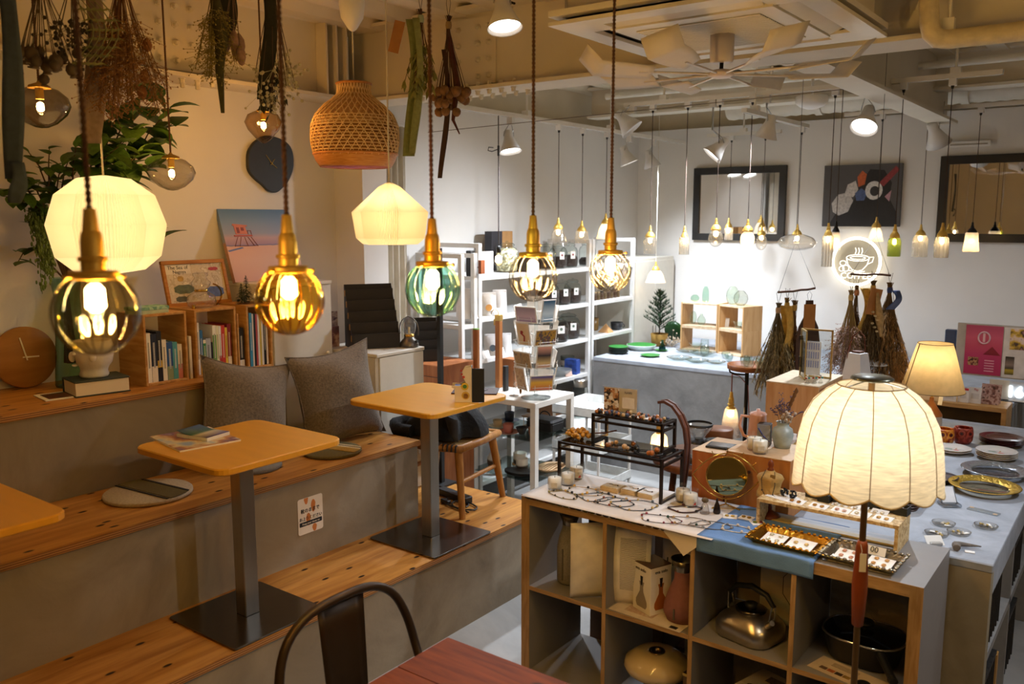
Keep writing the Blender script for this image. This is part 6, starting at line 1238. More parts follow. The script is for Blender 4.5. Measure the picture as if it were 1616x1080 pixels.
blob([(12, 62), (20, 48), (34, 44), (40, 58), (34, 76), (22, 82), (14, 76)], 'b8b2ac', .0004); blob([(28, 50), (32, 32), (42, 26), (46, 40), (40, 52)], 'c4beb8', .0005); blob([(44, 20), (50, 10), (56, 16), (54, 32), (46, 36)], 'b85a2c', .0006); blob([(42, 46), (50, 38), (58, 46), (54, 58), (44, 58)], '4a5a82', .0006)
blob([(66+11*cos(i*pi/8), 42+15*sin(i*pi/8)) for i in range(16)], 'd0ccc8', .0007); blob([(67+6*cos(i*pi/8), 43+8*sin(i*pi/8)) for i in range(16)], '2a2828', .0009); blob([(72, 30), (92, 4), (97, 10), (78, 36)], '8a3436', .0008); blob([(80, 52), (88, 42), (86, 60)], 'b88a94', .0008)
c = P(1352, 413, Y=6.97); S_ = (P(1353, 413, Y=6.97).x-c.x); nn = thing('neon_sign', 'round white neon coffee cup sign on the back wall', 'neon sign', (c.x, 6.97, c.z)); NEO = EM((1, .92, .76), 7, 'neon tube'); NEO2 = EM((1, .92, .76), 3, 'thin neon tube')
def npx(x, y): return ((x-1352)*S_, -.012, -(y-413)*S_*1.03)
MB().cyl((0, -.003, 0), (0, .02, 0), 40*S_, seg=40).build('backing_plate', GL('e8e4da', .9, .1, .6, .9), nn)
R_ = 37.5*S_; MB().tube([(R_*cos(i*pi/24), -.014, R_*1.02*sin(i*pi/24)) for i in range(48)], .010, 8, closed=True).build('ring_tube', NEO, nn)
def nt_(pts, name='neon_line', closed=False): MB().tube([npx(*q) for q in pts], .0023, 6, closed=closed).build(name, NEO2, nn)
nt_([(1354+18*cos(i*pi/10), 407+5*sin(i*pi/10)) for i in range(20)], 'cup_rim', True); nt_([(1354+12*cos(i*pi/10), 407+2.5*sin(i*pi/10)) for i in range(20)], 'coffee_surface', True)
nt_([(1336, 408), (1339, 418), (1346, 426), (1354, 428), (1362, 426), (1369, 418), (1372, 408)], 'cup_body'); nt_([(1371, 406), (1379, 405), (1377, 413), (1369, 417)], 'cup_handle')
nt_([(1340, 427), (1352, 430), (1366, 428)], 'saucer')
for x in (1350, 1355, 1360): nt_([(x-.5, 401), (x+1, 396), (x-.5, 391)], 'steam_line')
nt_([(1331+5*cos(i*pi/6), 416+4*sin(i*pi/6)) for i in range(12)], 'bean', True); nt_([(1336+5*cos(i*pi/6), 424+5*sin(i*pi/6)) for i in range(12)], 'bean', True); nt_([(1329+4*cos(i*pi/6), 425+4*sin(i*pi/6)) for i in range(12)], 'bean', True)
text('COFFEE', 14*S_, NEO2, nn, npx(1352, 436), ext=.002, name='neon_lettering', bold=.0)
light('neon_glow', 'POINT', (0, -.15, 0), .35, (1, .90, .74), nn, .1)
KX0, KX1, KY0, KY1, KH = -1.952, -.479, 2.666, 3.056, .77
ks = thing('cube_shelf', 'grey four-column cube shelf with oak front edges', 'shelf', ((KX0+KX1)/2, (KY0+KY1)/2, 0)); kx, ky = ks.location.x, ks.location.y
KG = M('84807e', .5, 0, .03); OKE = WOOD('987448', 'b69264', 7, (12, 12, 1.5), .5, key='oak trim'); OKH = WOOD('987448', 'b69264', 7, (1.5, 12, 12), .5, key='oak trim')
W4 = KX1-KX0; cw = (W4-.076-.048)/4
def kp(n, x0, x1, z0, z1, horiz):
    o = MB().box((x0-kx, KY0+.002-ky, z0), (x1-kx, KY1-ky, z1)).build(n, KG, ks); MB().box((x0-kx, KY0-.0005-ky, z0), (x1-kx, KY0+.002-ky, z1)).build('front_edge', OKH if horiz else OKE, o)
kp('top_panel', KX0+.038, KX1-.038, KH-.038, KH, True); kp('bottom_panel', KX0+.038, KX1-.038, 0, .038, True)
kp('side_panel', KX0, KX0+.038, 0, KH, False); kp('side_panel', KX1-.038, KX1, 0, KH, False)
cells = []
for i in range(4):
    x0 = KX0+.038+i*(cw+.016); cells.append((x0, x0+cw)); kp('shelf_board', x0, x0+cw, .381, .397, True)
    if i < 3: kp('divider', x0+cw, x0+cw+.016, .038, KH-.038, False)
ZM, ZL = .398, .039
FELT = M('8f887c', .95, 0, .15, 150, bump=.3, bscale=300)
def carafe(loc, prof, mat, lab, neck, name='carafe'):
    t = thing(name, lab, 'carafe', loc); MB().lathe(prof, 30).build('sleeve', mat, t); r, z = prof[-1]
    MB().lathe([(r*1.02, z), (r*1.05, z+.01), (neck, z+.045), (neck*.96, z+.045), (r*.8, z+.005)], 26, caps=False).build('steel_funnel', M('8a7f6c', .25, 1, .05), t)
    MB().box((-.003, -prof[2][0]-.002, .02), (.003, -prof[2][0]+.004, prof[3][1])).build('zip', M('5a554c', .6), t); return t
carafe((-1.81, 2.80, ZM), [(.0, 0), (.046, 0), (.050, .01), (.05, .15), (.042, .19), (.03, .225), (.028, .24)], FELT, 'grey felt carafe with steel funnel in left cube', .042)
carafe((-1.298, 2.77, ZM), [(.0, 0), (.055, 0), (.068, .03), (.066, .06), (.05, .11), (.032, .15), (.03, .185)], M('8a5a58', .8, 0, .08, 60), 'dusty pink carafe beside the boxed decanter', .046)
def carton(loc, d, lab, mats, rz=0, name='carton'):
    t = thing(name, lab, 'box', loc, rz); MB().bbox((-d[0]/2, -d[1]/2, 0), (d[0]/2, d[1]/2, d[2]), .0015).build('carton_body', mats, t); return t
BOXW = M('ece5dc', .6, 0, .03); BOXD = M('4a3424', .6)
t = carton((-1.72, 2.93, ZM), (.1, .1, .29), 'black and white bottle box behind the felt carafe', M('c8beb2', .6)); MB().box((-.05, -.0515, .02), (.05, -.05, .17)).build('black_panel', BLACK, t); MB().box((-.05, -.0515, .19), (.05, -.05, .26)).build('black_panel', BLACK, t)
def sheet(loc, w, h, bow, lab, mat, rz=0, lines=True, name='leaflet'):
    t = thing(name, lab, 'leaflet', loc, rz); f = lambda u, v: ((u-.5)*w, -bow*sin(pi*v)*(.5+.5*u)+bow*.3*u, h*v); MB().grid(f, 6, 12).build('sheet', mat, t, solid=.0012)
    if lines:
        g = lambda u, v: ((u-.5)*w*.7+.02*w, -bow*sin(pi*(.2+.65*v))*(.5+.5*(u*.7+.15))+bow*.3*(u*.7+.15)-.0016, h*(.2+.65*v)); MB().grid(g, 6, 12).build('printed_text', STRIPE('3c3834', 'e8e0d6', 55, 'Z', .7, 'text lines', 2.5, .25), t)
    return t
sheet((-1.66, 2.72, ZM), .16, .30, .03, 'large blank booklet curving at the left cube front', M('e6ded4', .7), radians(38), False)
sheet((-1.50, 2.76, ZM), .14, .31, .035, 'curled printed instruction sheet in the second cube', M('e8e0d6', .7), radians(20))
t = carton((-1.425, 2.775, ZM), (.1, .1, .185), 'white decanter carton with brown lid, second cube', BOXW, radians(-22)); MB().bbox((-.0505, -.0505, .183), (.0505, .0505, .1865), .001).build('carton_lid', BOXD, t)
text('eva solo', .018, M('3a342e', .6), t, (-.006, -.0512, .165), align='CENTER'); text('eva solo', .018, M('3a342e', .6), t, (.0512, 0, .165), rot=(pi/2, 0, pi/2))
for rot_, T in ((0, Matrix.Identity(4)), (1, Matrix.Rotation(pi/2, 4, 'Z'))):
    MB().prism([(-.014, .118), (.014, .118), (.009, .10), (.01, .08), (.03, .045), (.031, .03), (.024, .018), (-.024, .018), (-.031, .03), (-.03, .045), (-.01, .08), (-.009, .10)], 0, .0006, T=T @ Matrix.Translation((0, -.0503, 0)) @ UPR).build('decanter_print', M('968a7c' if not rot_ else 'a8622c', .5, 0, .1), t)
    MB().prism([(-.007, .14), (.007, .14), (.006, .122), (.004, .105), (-.004, .105), (-.006, .122)], .0005, .0012, T=T @ Matrix.Translation((0, -.0503, 0)) @ UPR).build('stopper_print', BLACK, t)
t = carton((-1.37, 2.955, ZM), (.16, .1, .26), 'long white carton with printed candles behind pink carafe', M('cfc4b6', .6)); 
for k in range(4): MB().box((-.06+k*.022, -.0512, .12+.01*(k % 2)), (-.055+k*.022, -.05, .16+.01*(k % 2))).build('bottle_print', M('3a3430'), t)
MB().box((.04, -.0512, .2), (.06, -.05, .225)).build('logo_print', BLACK, t)
t = thing('floor_leaflet', 'printed leaflet lying under the boxed decanter', 'leaflet', (-1.40, 2.76, ZM), radians(-3)); MB().box((-.15, -.09, -.0005), (.15, .09, .0008)).build('sheet', M('c8bcae', .7), t); MB().box((-.1, -.06, .0008), (.02, .05, .0012)).build('printed_picture', PRINT(('b8a898', 'a88a78', 'c8bcae'), 30, .7, 2), t); MB().box((.1, -.08, .0008), (.13, -.06, .0012)).build('logo_print', BLACK, t)
t = carton((-.972, 2.985, ZM), (.20, .09, .325), 'large white kettle carton standing at back of third cube', M('e4dacc', .6)); text('4w1h.', .045, M('1c1814', .6), t, (-.04, -.0462, .285), align='CENTER', bold=.0008)
MB().tube([(.05+.07*cos(radians(a)), -.0462, .15+.09*sin(radians(a))) for a in (20, 70, 110, 160, 200, 250, 290, 340)], .0012, 5, closed=True).build('line_drawing', M('2a2622'), t); MB().tube([(.05+.03*cos(i*pi/8), -.0462, .15+.03*sin(i*pi/8)) for i in range(16)], .0009, 5, closed=True).build('line_drawing', M('2a2622'), t); MB().box((.02, -.0468, .14), (.08, -.046, .158)).build('drawing_bar', BLACK, t)
kt = thing('kettle', 'brushed steel kettle with black handle in third cube', 'kettle', (-1.05, 2.80, ZM), radians(-12)); KS = M('b8b0a4', .28, 1, .08, 20)
def sq(w, h, r): return rrect(w, h, r, 5)
rings = [(.2, .175, .05, 0), (.212, .187, .055, .006), (.212, .187, .055, .045), (.2, .175, .06, .062), (.15, .13, .055, .085), (.09, .085, .04, .098)]
vs = []; 
for (a_, b_, r_, z_) in rings: vs += [(x, y, z_) for x, y in sq(a_, b_, r_)]
n = len(sq(.1, .1, .02)); fs = [(k*n+i, k*n+(i+1) % n, (k+1)*n+(i+1) % n, (k+1)*n+i) for k in range(len(rings)-1) for i in range(n)]; fs += [tuple(range(n))[::-1], tuple(range(n*(len(rings)-1), n*len(rings)))]
MB().add(vs, fs, 0, True).build('body', KS, kt); MB().lathe([(.052, .09), (.055, .099), (.045, .104), (0, .107)], 26).build('lid', M('5a5248', .2, 1), kt); MB().lathe([(.02, .105), (.022, .118), (.0, .12)], 16).build('lid_knob', BLACK, kt)
MB().tube([(-.09, 0, .13), (-.06, 0, .165), (0, 0, .18), (.06, 0, .165), (.09, 0, .13)], [.008, .01, .011, .01, .008], 10).build('handle_grip', BLACK, kt)
for sx in (-1, 1):
    for sy in (-.018, .018): MB().tube([(sx*.088, sy*.6, .135), (sx*.082, sy, .075)], .0028, 6).build('handle_bracket', CHROME, kt)
MB().cyl((.085, -.03, .07), (.115, -.05, .10), .012, .009).build('spout', KS, kt)
pn = thing('casserole_pan', 'black oval pan with glass lid and side handle', 'pan', (-.685, 2.87, ZM), radians(-4)); PB = M('141516', .45, .1, .08)
rings = [(.19, .15, .06, 0), (.215, .17, .07, .01), (.255, .205, .085, .085), (.262, .212, .088, .088)]
vs = []
for (a_, b_, r_, z_) in rings: vs += [(x, y, z_) for x, y in sq(a_, b_, r_)]
fs = [(k*n+i, k*n+(i+1) % n, (k+1)*n+(i+1) % n, (k+1)*n+i) for k in range(len(rings)-1) for i in range(n)]+[tuple(range(n))[::-1]]
MB().add(vs, fs, 0, True).build('pan_body', PB, pn, solid=.003)
MB().tube([(x, y, .091) for x, y in sq(.258, .208, .087)], .004, 8, closed=True).build('lid_rim', CHROME, pn)
vs = [(x, y, .092) for x, y in sq(.254, .204, .085)]+[(x*.5, y*.5, .104) for x, y in sq(.254, .204, .085)]+[(0, 0, .107)]
MB().add(vs, [(i, (i+1) % n, n+(i+1) % n, n+i) for i in range(n)]+[(n+i, n+(i+1) % n, 2*n) for i in range(n)], 0, True).build('glass_lid', GL('3a3a3c', .8, .02, 2.5, .6), pn)
MB().lathe([(.012, .106), (.012, .118), (.03, .124), (.028, .13), (0, .132)], 20).build('lid_knob', BLACK, pn); MB().tube([(.08, -.09, .075), (.13, -.15, .05), (.15, -.175, .042)], [.014, .013, .014], 8).build('handle', PB, pn); MB().tube([(.142+.012*cos(i*pi/6), -.168+.0, .044+.012*sin(i*pi/6)) for i in range(12)], .003, 6, closed=True).build('handle_eye', PB, pn)
MB().box((-.03, -.05, .004), (.08, .04, .006)).build('paper_insert', M('a8906a', .7), pn); text('4w1h', .03, BLACK, pn, (.03, 0, .0066), rot=(0, 0, 0), name='insert_print')
lf_ = thing('recipe_leaflet', 'printed leaflet with pan picture in fourth cube', 'leaflet', (-.69, 2.725, ZM), radians(-14)); MB().box((-.12, -.05, 0), (.12, .05, .0012)).build('sheet', M('c4ae90', .7), lf_); 
for k, cc in enumerate(('5a4030', 'a8562a', '3a2a20', '8a6a30')): MB().box((-.09+k*.027, -.03, .0012), (-.066+k*.027, -.012, .0016)).build('photo_print', M(cc, .6, 0, .3, 100), lf_)
MB().prism(circ(.022, 16, .055, -.012), .0012, .0016).box((.075, -.022, .0012), (.115, -.018, .0016)).build('pan_print', BLACK, lf_); MB().box((-.07, .01, .0012), (.02, .035, .0016)).build('printed_text', STRIPE('6a5a48', 'c4ae90', 120, 'Y', .7, 'lines', .5, .4), lf_)
dv = thing('disc_vase', 'cream glossy disc-shaped vase in lower second cube', 'vase', (-1.41, 2.80, ZL)); MB().lathe([(.05, .075), (.08, .082), (.118, .11), (.125, .13), (.118, .15), (.08, .178), (.04, .186), (.028, .184), (.024, .17)], 36, caps=False).build('disc_body', M('c9b48c', .15, 0, .03, coat=.5), dv); MB().lathe([(.032, .183), (.03, .188), (.02, .186), (.018, .165)], 24, caps=False).build('metal_mouth', M('6a5a44', .3, 1), dv)
MB().lathe([(.05, 0), (.055, .01), (.045, .06), (.05, .076)], 24).build('foot', STRIPE('6a5a48', '3a3028', 40, 'Z', .6, 'ribs'), dv)
t = carton((-1.26, 2.83, ZL), (.02, .16, .16), 'gold edged slim box beside the disc vase', M('6a5024', .4, .3), radians(-6)); MB().box((-.0105, -.081, .15), (.0105, .081, .1605)).build('gilt_edge', GOLD, t)
t = carton((-.985, 2.80, ZL), (.15, .18, .19), 'white carton with recycling marks in lower third cube', M('d4c8b6', .6), radians(-15)); 
for k in (-.03, .03): MB().tube([(k+.014*cos(i*pi/5), -.045+.010*sin(i*pi/5), .1908) for i in range(10)], .0018, 5, closed=True).build('printed_mark', M('3a3430'), t)
MB().box((-.02, .02, .1902), (.06, .06, .1908)).build('printed_block', M('6a6058', .7, 0, .4, 200), t)
t = thing('firewood_bundle', 'rough grey wood piece in lower fourth cube', 'wood', (-.68, 2.80, ZL)); 
for k in range(4): MB().tube([(-.1+.06*k, -.08, .05+.03*(k % 2)), (-.1+.06*k, .1, .05+.03*(k % 2))], .04, 9).build('log', M('5a4c40', .9, 0, .4, 40, bump=.6), t)
CLW = PRINT(('d6cfca', 'dcd6d0', 'd2cac4'), 9, .85, 2); ZK = KH+.0008
t = thing('white_cloth', 'white cloth with leaf-print hem under the necklaces', 'cloth', (0, 0, 0))
def clf(u, v):
    x = KX0+.012+u*.80; y = KY1-.01-v*.40
    return (x, y, ZK+.0008+.0008*sin(u*19)*sin(v*13))
MB().grid(clf, 30, 12).build('cloth_sheet', M('d9d2cc', .85, 0, .05, 12, bump=.1), t, solid=.001)
pc_ = [(KX0+.02, KY0-.002, ZK), (KX0+.62, KY0-.002, ZK), (KX0+.63, KY0-.004, ZK-.012), (KX0+.02, KY0-.004, ZK-.012)]
MB().add(pc_, [(0, 1, 2, 3)]).build('printed_hem', PRINT(('3a2a22', 'd6cfca', '7a4a38', 'd6cfca', '6a6a40', 'd6cfca', '4a4a50'), 70, .85, 1, kind='cells'), t, solid=.001)
random.seed(61)
for k in range(20): MB().prism([(KX0+.035+k*.0295+.013*cos(i*pi/5), ZK-.007+.0055*sin(i*pi/5)) for i in range(10)], .0, .001, T=Matrix.Translation((0, KY0-.0045, 0)) @ UPR).build('printed_leaf', M(random.choice(('4a3428', '6a3a2c', '5a5630', '3c3c44', '7a5a3a')), .85), t)
MB().add([(KX0+.61, KY0-.003, ZK), (KX0+.80, KY0-.003, ZK), (KX0+.705, KY0-.006, ZK-.085)], [(0, 1, 2)]).build('hanging_corner', M('e0d2c0', .85, 0, .05), t, solid=.0012)
t = thing('blue_cloth', 'powder blue cloth draped over the shelf front', 'cloth', (0, 0, 0)); BLU = M('6389bd', .85, 0, .08, 20, bump=.15, bscale=200)
def cbf(u, v):
    L_ = v*.47; x = -1.20+u*.40
    return (x, KY1-.005-L_, ZK+.003+.001*sin(u*9)) if L_ < .393 else (x, KY0-.005-.0015*sin(u*14), ZK+.003-(L_-.393)*.75)
MB().grid(cbf, 20, 40).build('cloth_sheet', BLU, t, solid=.001)
sbx = thing('storage_box', 'brown cardboard box stored behind the cube shelf', 'box', (-1.72, 3.26, 0)); MB().bbox((-.18, -.15, 0), (.18, .15, .55), .003).build('box_body', M('5e4630', .8, 0, .1), sbx); MB().box((-.03, -.1505, 0), (.03, -.15, .55)).build('packing_tape', M('8a7050', .5), sbx)
WAX = M('f2ecdc', .5, 0, .03)
def candle(x, y, z, lab, mark=False, r=.0285, h=.066):
    t = thing('glass_candle', lab, 'candle', (x, y, z), group='white candles in glasses')
    MB().lathe([(0, .002), (r*.9, 0), (r, .004), (r*1.04, h)], 24, caps=False).build('glass', GL('fbfaf6', .99, .03, 2, .8), t); MB().lathe([(0, .008), (r*.92, .008), (r*.95, h*.74), (0, h*.72)], 22).build('wax', WAX, t); MB().cyl((0, 0, h*.7), (0, 0, h*.84), .001, seg=5).build('wick', M('4a4038'), t)
    MB().box((-.012, -r*1.045, .016), (.012, -r*1.03, .034), T=Matrix.Rotation(.5, 4, 'Z')).build('label_print', STRIPE('8a8070', 'e6dcc4', 160, 'Z', .7, 'label', .5, .35), t)
    if mark: MB().prism([(0, .012), (.012, .012), (.012, .024)], r*1.03, r*1.045, T=Matrix.Rotation(.75, 4, 'Z') @ UPR).build('red_mark', M('b02a20', .6), t)
ZC_ = KH+.0025
candle(-1.877, 2.79, ZC_, 'white glass candle at the front left shelf corner'); candle(-1.868, 2.872, ZC_, 'white glass candle between the front and rear ones'); candle(-1.886, 2.965, ZC_, 'white glass candle with red mark behind two others', True)
candle(-1.398, 2.96, ZC_, 'white glass candle right of the black riser leg'); candle(-1.352, 2.93, ZC_, 'white glass candle with red mark near the eye mirror', True)
for k, px in enumerate((968, 1000, 1022)):
    p = P(px+2, 773+k*5, Z=KH); t = thing('jewellery_box', ('first', 'second', 'third')[k]+' open kraft jewellery box from left under riser', 'jewellery box', (p.x, p.y-.01, ZC_), radians(-2), group='kraft jewellery boxes')
    MB().box((-.04, -.035, 0), (.04, .035, .016)).build('tray', M('d8c4a4', .7), t); MB().box((-.036, -.031, .016), (.036, .031, .0185)).build('cushion', M('e8e4de', .8), t); MB().tube([(-.02+.01*i, .006*sin(i*1.9), .0205) for i in range(5)], .0012, 5).build('pendant_chain', GOLD, t); MB().ell((.02, 0, .021), .003, 6, 4).build('pendant', M('5a4a3a', .4), t)
GTOP = GL('8a8680', .75, .04, 2.2, .7)
def riser(x0, x1, y0, y1, z0, z1, lab, r=.0055):
    t = thing('metal_riser', lab, 'display riser', ((x0+x1)/2, (y0+y1)/2, z0), group='black metal display risers'); a, b = (x1-x0)/2, (y1-y0)/2; h = z1-z0; RM = M('2a2220', .45, .5, .1)
    for sx in (-a, a):
        for sy in (-b, b): MB().box((sx-r, sy-r, 0), (sx+r, sy+r, h)).build('leg', RM, t)
        MB().box((sx-r, -b+r, 0), (sx+r, b-r, 2*r)).build('foot_bar', RM, t)
    for z in (h-2*r, h-.035):
        m = MB().box((-a, -b-r, z), (a, -b+r, z+r*1.6)).box((-a, b-r, z), (a, b+r, z+r*1.6)).box((-a-r, -b, z), (-a+r, b, z+r*1.6)).box((a-r, -b, z), (a+r, b, z+r*1.6)); m.build('top_frame', RM, t)
    MB().box((-a+r, -b+r, h-.004), (a-r, b-r, h+.0005)).build('glass_top', GTOP, t); return t
R1Z, R2Z = .9495, 1.067
riser(-1.915, -1.45, 2.879, 3.055, KH+.0025, R1Z, 'large black metal riser with glass top on the shelf'); riser(-1.80, -1.488, 2.953, 3.06, R1Z+.001, R2Z, 'smaller black riser stacked on the large one')
t = thing('acrylic_sign', 'acrylic sign with earring photo on the top riser', 'sign', (-1.715, 3.02, R2Z+.001), radians(8)); MB().box((-.078, 0, 0), (.078, .003, .105)).build('acrylic_plate', GL('fafafa', .99, .02, 1.5, .8), t); MB().box((-.072, .0032, .004), (.072, .004, .101)).build('insert', M('f4eee8', .6), t)
MB().box((-.070, -.0012, .006), (-.005, -.0002, .098)).build('earring_photo', PRINT(('2a2422', 'c8b8a0', '8a5a34', 'e0d8d0', '5a4638', 'b88a60'), 90, .4, 1, kind='cells'), t); text('NARI', .014, M('6a6058', .6), t, (.035, -.001, .085)); MB().box((.01, -.0012, .02), (.062, -.0002, .065)).build('printed_text', STRIPE('b8aea2', 'f4eee8', 130, 'Z', .6, 'lines'), t)
random.seed(41); EC = ['1a1816', '8a4a28', 'b8763c', '3a4a6a', '5a3a2a', 'c8a878']
for k in range(16):
    x = -1.785+.275*(k % 8)/7+random.uniform(-.008, .008); y = 2.972+.04*(k//8)+random.uniform(-.008, .008)
    if k//8 == 1 and k % 8 < 3: y = 2.99
    t = thing('bead_earring', ('first second third fourth fifth sixth seventh eighth'.split()[k % 8])+' bead earring from left, %s row of top riser' % ('front' if k < 8 else 'rear'), 'earring', (x, y, R2Z+.001), random.random(), group='bead earrings on the top riser')
    for j in range(3): MB().ell((.008*cos(j*2.1), .008*sin(j*2.1), .007), random.uniform(.006, .0085), 8, 6).build('bead', M(EC[(k+j) % 6], .3, 0, .3, 200), t)
t = thing('earring_card', 'white earring card on the top riser', 'card', (-1.60, 3.0, R2Z+.001)); MB().box((-.05, -.02, -.0006), (.05, .02, .0006)).build('card', PAPER, t)
def loop(loc, rx, ry, cordc, beadc, lab, nb=5, rz=0, rb=.006, wob=.12, seed=0, name='bracelet', cat='bracelet', group=None, r=.0018, strands=1):
    t = thing(name, lab, cat, loc, rz, group=group); random.seed(seed)
    for s in range(strands):
        ph = random.random()*6; k_ = 1-.06*s; pts = [(rx*k_*cos(a)*(1+wob*sin(3*a+ph)), ry*k_*sin(a)*(1+wob*sin(2*a+ph)), r+.0006*s) for a in [2*pi*i/40 for i in range(40)]]
        MB().tube(pts, r, 5, closed=True).build('cord', M(cordc, .6, 0, .2, 100), t)
        for j in range(nb):
            p = pts[int((j+.3+.3*random.random())*40/nb) % 40]; rr = rb*random.uniform(.6, 1.1); MB().ell((p[0], p[1], rr), rr, 8, 6).build('bead', M(beadc[j % len(beadc)], .3, 0, .3, 150), t)
    return t
loop((-1.66, 2.935, R1Z+.0012), .06, .04, '181616', ['8a5a34', 'c8a070'], 'black cord bracelet with wooden beads on lower riser left', 4, .2, .011, seed=1, strands=2)
loop((-1.53, 2.92, R1Z+.0012), .055, .035, '181616', ['a8622c', '1a1816'], 'black cord bracelet with amber bead on lower riser right', 3, .1, .012, seed=2, strands=2)
random.seed(17)
t = thing('berry_bunch', 'bunch of dried yellow berries at left of lower riser', 'dried berries', (-1.87, 2.955, R1Z+.001)); YB_ = MB().ell((0, 0, 0), .0095, 10, 7).mesh('berry', M('b8822a', .5, 0, .25, 60))
for k in range(46):
    o = bpy.data.objects.new('berry', YB_); COL.objects.link(o); o.parent = t; a = random.random()*6.28; rr = .045*sqrt(random.random()); o.location = (rr*cos(a)*1.2, rr*sin(a)*.8, .01+random.random()*.045*(1-rr/.06)); s_ = random.uniform(.7, 1.15); o.scale = (s_,)*3
MB().tube([(.03, .02, .02), (.1, .04, .03), (.15, .05, .045)], .003, 6).build('twig', M('5a3426', .8), t); MB().grid(lambda u, v: (-.075+.07*u, -.03+.03*v, .006+.01*sin(u*3)), 6, 3).build('dry_leaf', M('c8b060', .8, trans=.3), t, solid=.001)
NG = 'beaded necklaces on the white cloth'
for k, (px, py, rx, ry, cc, bc, lab, rz, st) in enumerate((
    (890, 783, .075, .035, '8a7a50', ['2a2a24', '8a8048'], 'thin olive bead necklace beside the front candle', -.1, 1), (920, 778, .085, .05, 'a88a50', ['1a1a1a', 'c8a050'], 'gold bead necklace behind the olive one', .1, 1),
    (940, 787, .08, .045, '1c1c20', ['c8a050', '1a1a1a', '6a7a80'], 'black necklace with gold beads, left of middle', .4, 1), (970, 795, .085, .045, '22201e', ['8a4a2a', 'c8a878', '1a1a1a'], 'black necklace with brown beads in the middle', .5, 1),
    (1003, 800, .10, .05, '22242a', ['b8a060', '4a5a6a'], 'long dark necklace below the black riser foot', .35, 1), (1040, 822, .085, .04, '5a4a3a', ['7a2a2a', 'c8a878', '1a1a1a', '8a3a4a'], 'necklace with red and cream beads near cloth corner', .1, 1),
    (1082, 806, .07, .035, '3a1a18', ['1a1a1a', '5a2a20'], 'dark red double bracelet in front of right candles', .5, 2), (1085, 826, .085, .04, '6a5238', ['1a3a2a', 'a88a60'], 'brown cord necklace with green bead near blue cloth', .2, 1),
    (1122, 832, .085, .035, '5a5a5c', ['8a8a8c'], 'grey bead strand across both cloths', .5, 1), (1160, 838, .06, .035, 'e0d8cc', ['d8c8b0'], 'white cord necklace on the blue cloth', .1, 1))):
    p = P(px, py, Z=KH); loop((p.x, min(max(p.y, KY0+ry*1.25), KY1-ry*1.2), ZC_+.0012+.0012*(k >= 7)+.0008*(k % 2)), rx*.85, ry*1.1, cc, bc, lab, 9 if k < 6 else 5, rz, .0052, .16, k+50, 'necklace', 'necklace', NG, .0017, st)
p = P(1147, 752, Y=2.99); em = thing('eye_mirror', 'brass eye-shaped table mirror', 'mirror', (p.x, 2.99, KH+.004), radians(24)); zc = p.z-KH-.004; R_ = .0745
MB().cyl((0, 0, zc), (0, .004, zc), R_, seg=40).build('mirror_glass', M('c8b070', .03, 1, .02), em); MB().tube([(R_*cos(i*pi/20), .002, zc+R_*sin(i*pi/20)) for i in range(40)], .003, 8, closed=True).build('mirror_rim', GOLD, em)
eye = [(.125*x/10, 0, zc+s_*.088*(1-(x/10)**2)) for s_, rng in ((1, range(10, -10, -1)), (-1, range(-10, 10))) for x in rng]
MB().tube(eye, .0022, 6, closed=True).build('eye_outline', GOLD, em)
for a in (40, 65, 90, 115, 140): 
    d = Vector((cos(radians(a)), 0, sin(radians(a)))); b_ = Vector((.115*cos(radians(a)), 0, zc+.088*(1-(.92*cos(radians(a)))**2))); MB().cyl(b_, b_+d*.022, .0018, seg=6).build('lash', GOLD, em)
MB().tube([(0, .0, zc-.085), (0, .01, .02), (0, .03, .003)], .003, 6).build('stand_leg', GOLD, em); MB().tube([(-.05, -.03, .003), (.0, .03, .003), (.05, -.03, .003)], .003, 6).build('stand_foot', GOLD, em)
p = P(1131, 812, Z=KH); t = thing('drop_bottle', 'small dark bronze droplet figurine before the eye mirror', 'figurine', (p.x, p.y, ZC_+.0015)); MB().lathe([(.012, 0), (.014, .004), (.012, .02), (.009, .032), (.005, .042), (.003, .055), (.0, .058)], 14).build('droplet', M('2a201c', .3, .5, .3, 60), t)
p = P(1112, 812, Z=KH); t = thing('acrylic_ring_cone', 'clear resin ring holder with dried flower beside figurine', 'ring holder', (p.x, p.y, ZC_+.0015)); MB().lathe([(.018, 0), (.018, .004), (.012, .03), (.004, .045), (0, .046)], 16).build('cone', GL('f0ece6', .9, .05, 1.5, .6), t); MB().ell((0, 0, .05), (.014, .012, .01), 8, 6).build('flower', M('5a4a30', .7, 0, .3, 60), t)
BST = M('b08c4c', .75, 0, .15, 30, bump=.2, bscale=120); TURN = WOOD('5a2812', '7a3c1e', 6, (3, 3, 3), .35)
def bust(px, py, Z, s, lab, sash=None, beads=None, Y=None):
    p = P(px, py, Z=Z); t = thing('jewellery_bust', lab, 'display bust', (p.x, p.y, Z+.001), radians(15), group='jewellery display busts')
    MB().lathe([(.042*s, 0), (.045*s, .006*s), (.036*s, .014*s), (.02*s, .022*s), (.01*s, .03*s), (.013*s, .04*s), (.009*s, .05*s), (.014*s, .058*s), (.009*s, .066*s), (.008*s, .08*s)], 20).build('turned_stand', TURN, t)
    prof = [(.034, .078), (.042, .082), (.041, .10), (.033, .122), (.036, .14), (.043, .16), (.038, .172), (.018, .182), (.0125, .19)]
    def br_(a, k, r): return r*s*1.22*(1-.15*abs(sin(a)))
    MB().lathe([(r, z*s) for r, z in prof], 26, rib=br_).build('torso', BST, t)
    MB().lathe([(.013*s, .19*s), (.013*s, .196*s), (.008*s, .20*s), (.012*s, .212*s), (.009*s, .226*s), (0, .234*s)], 16).build('finial', TURN, t)
    return t
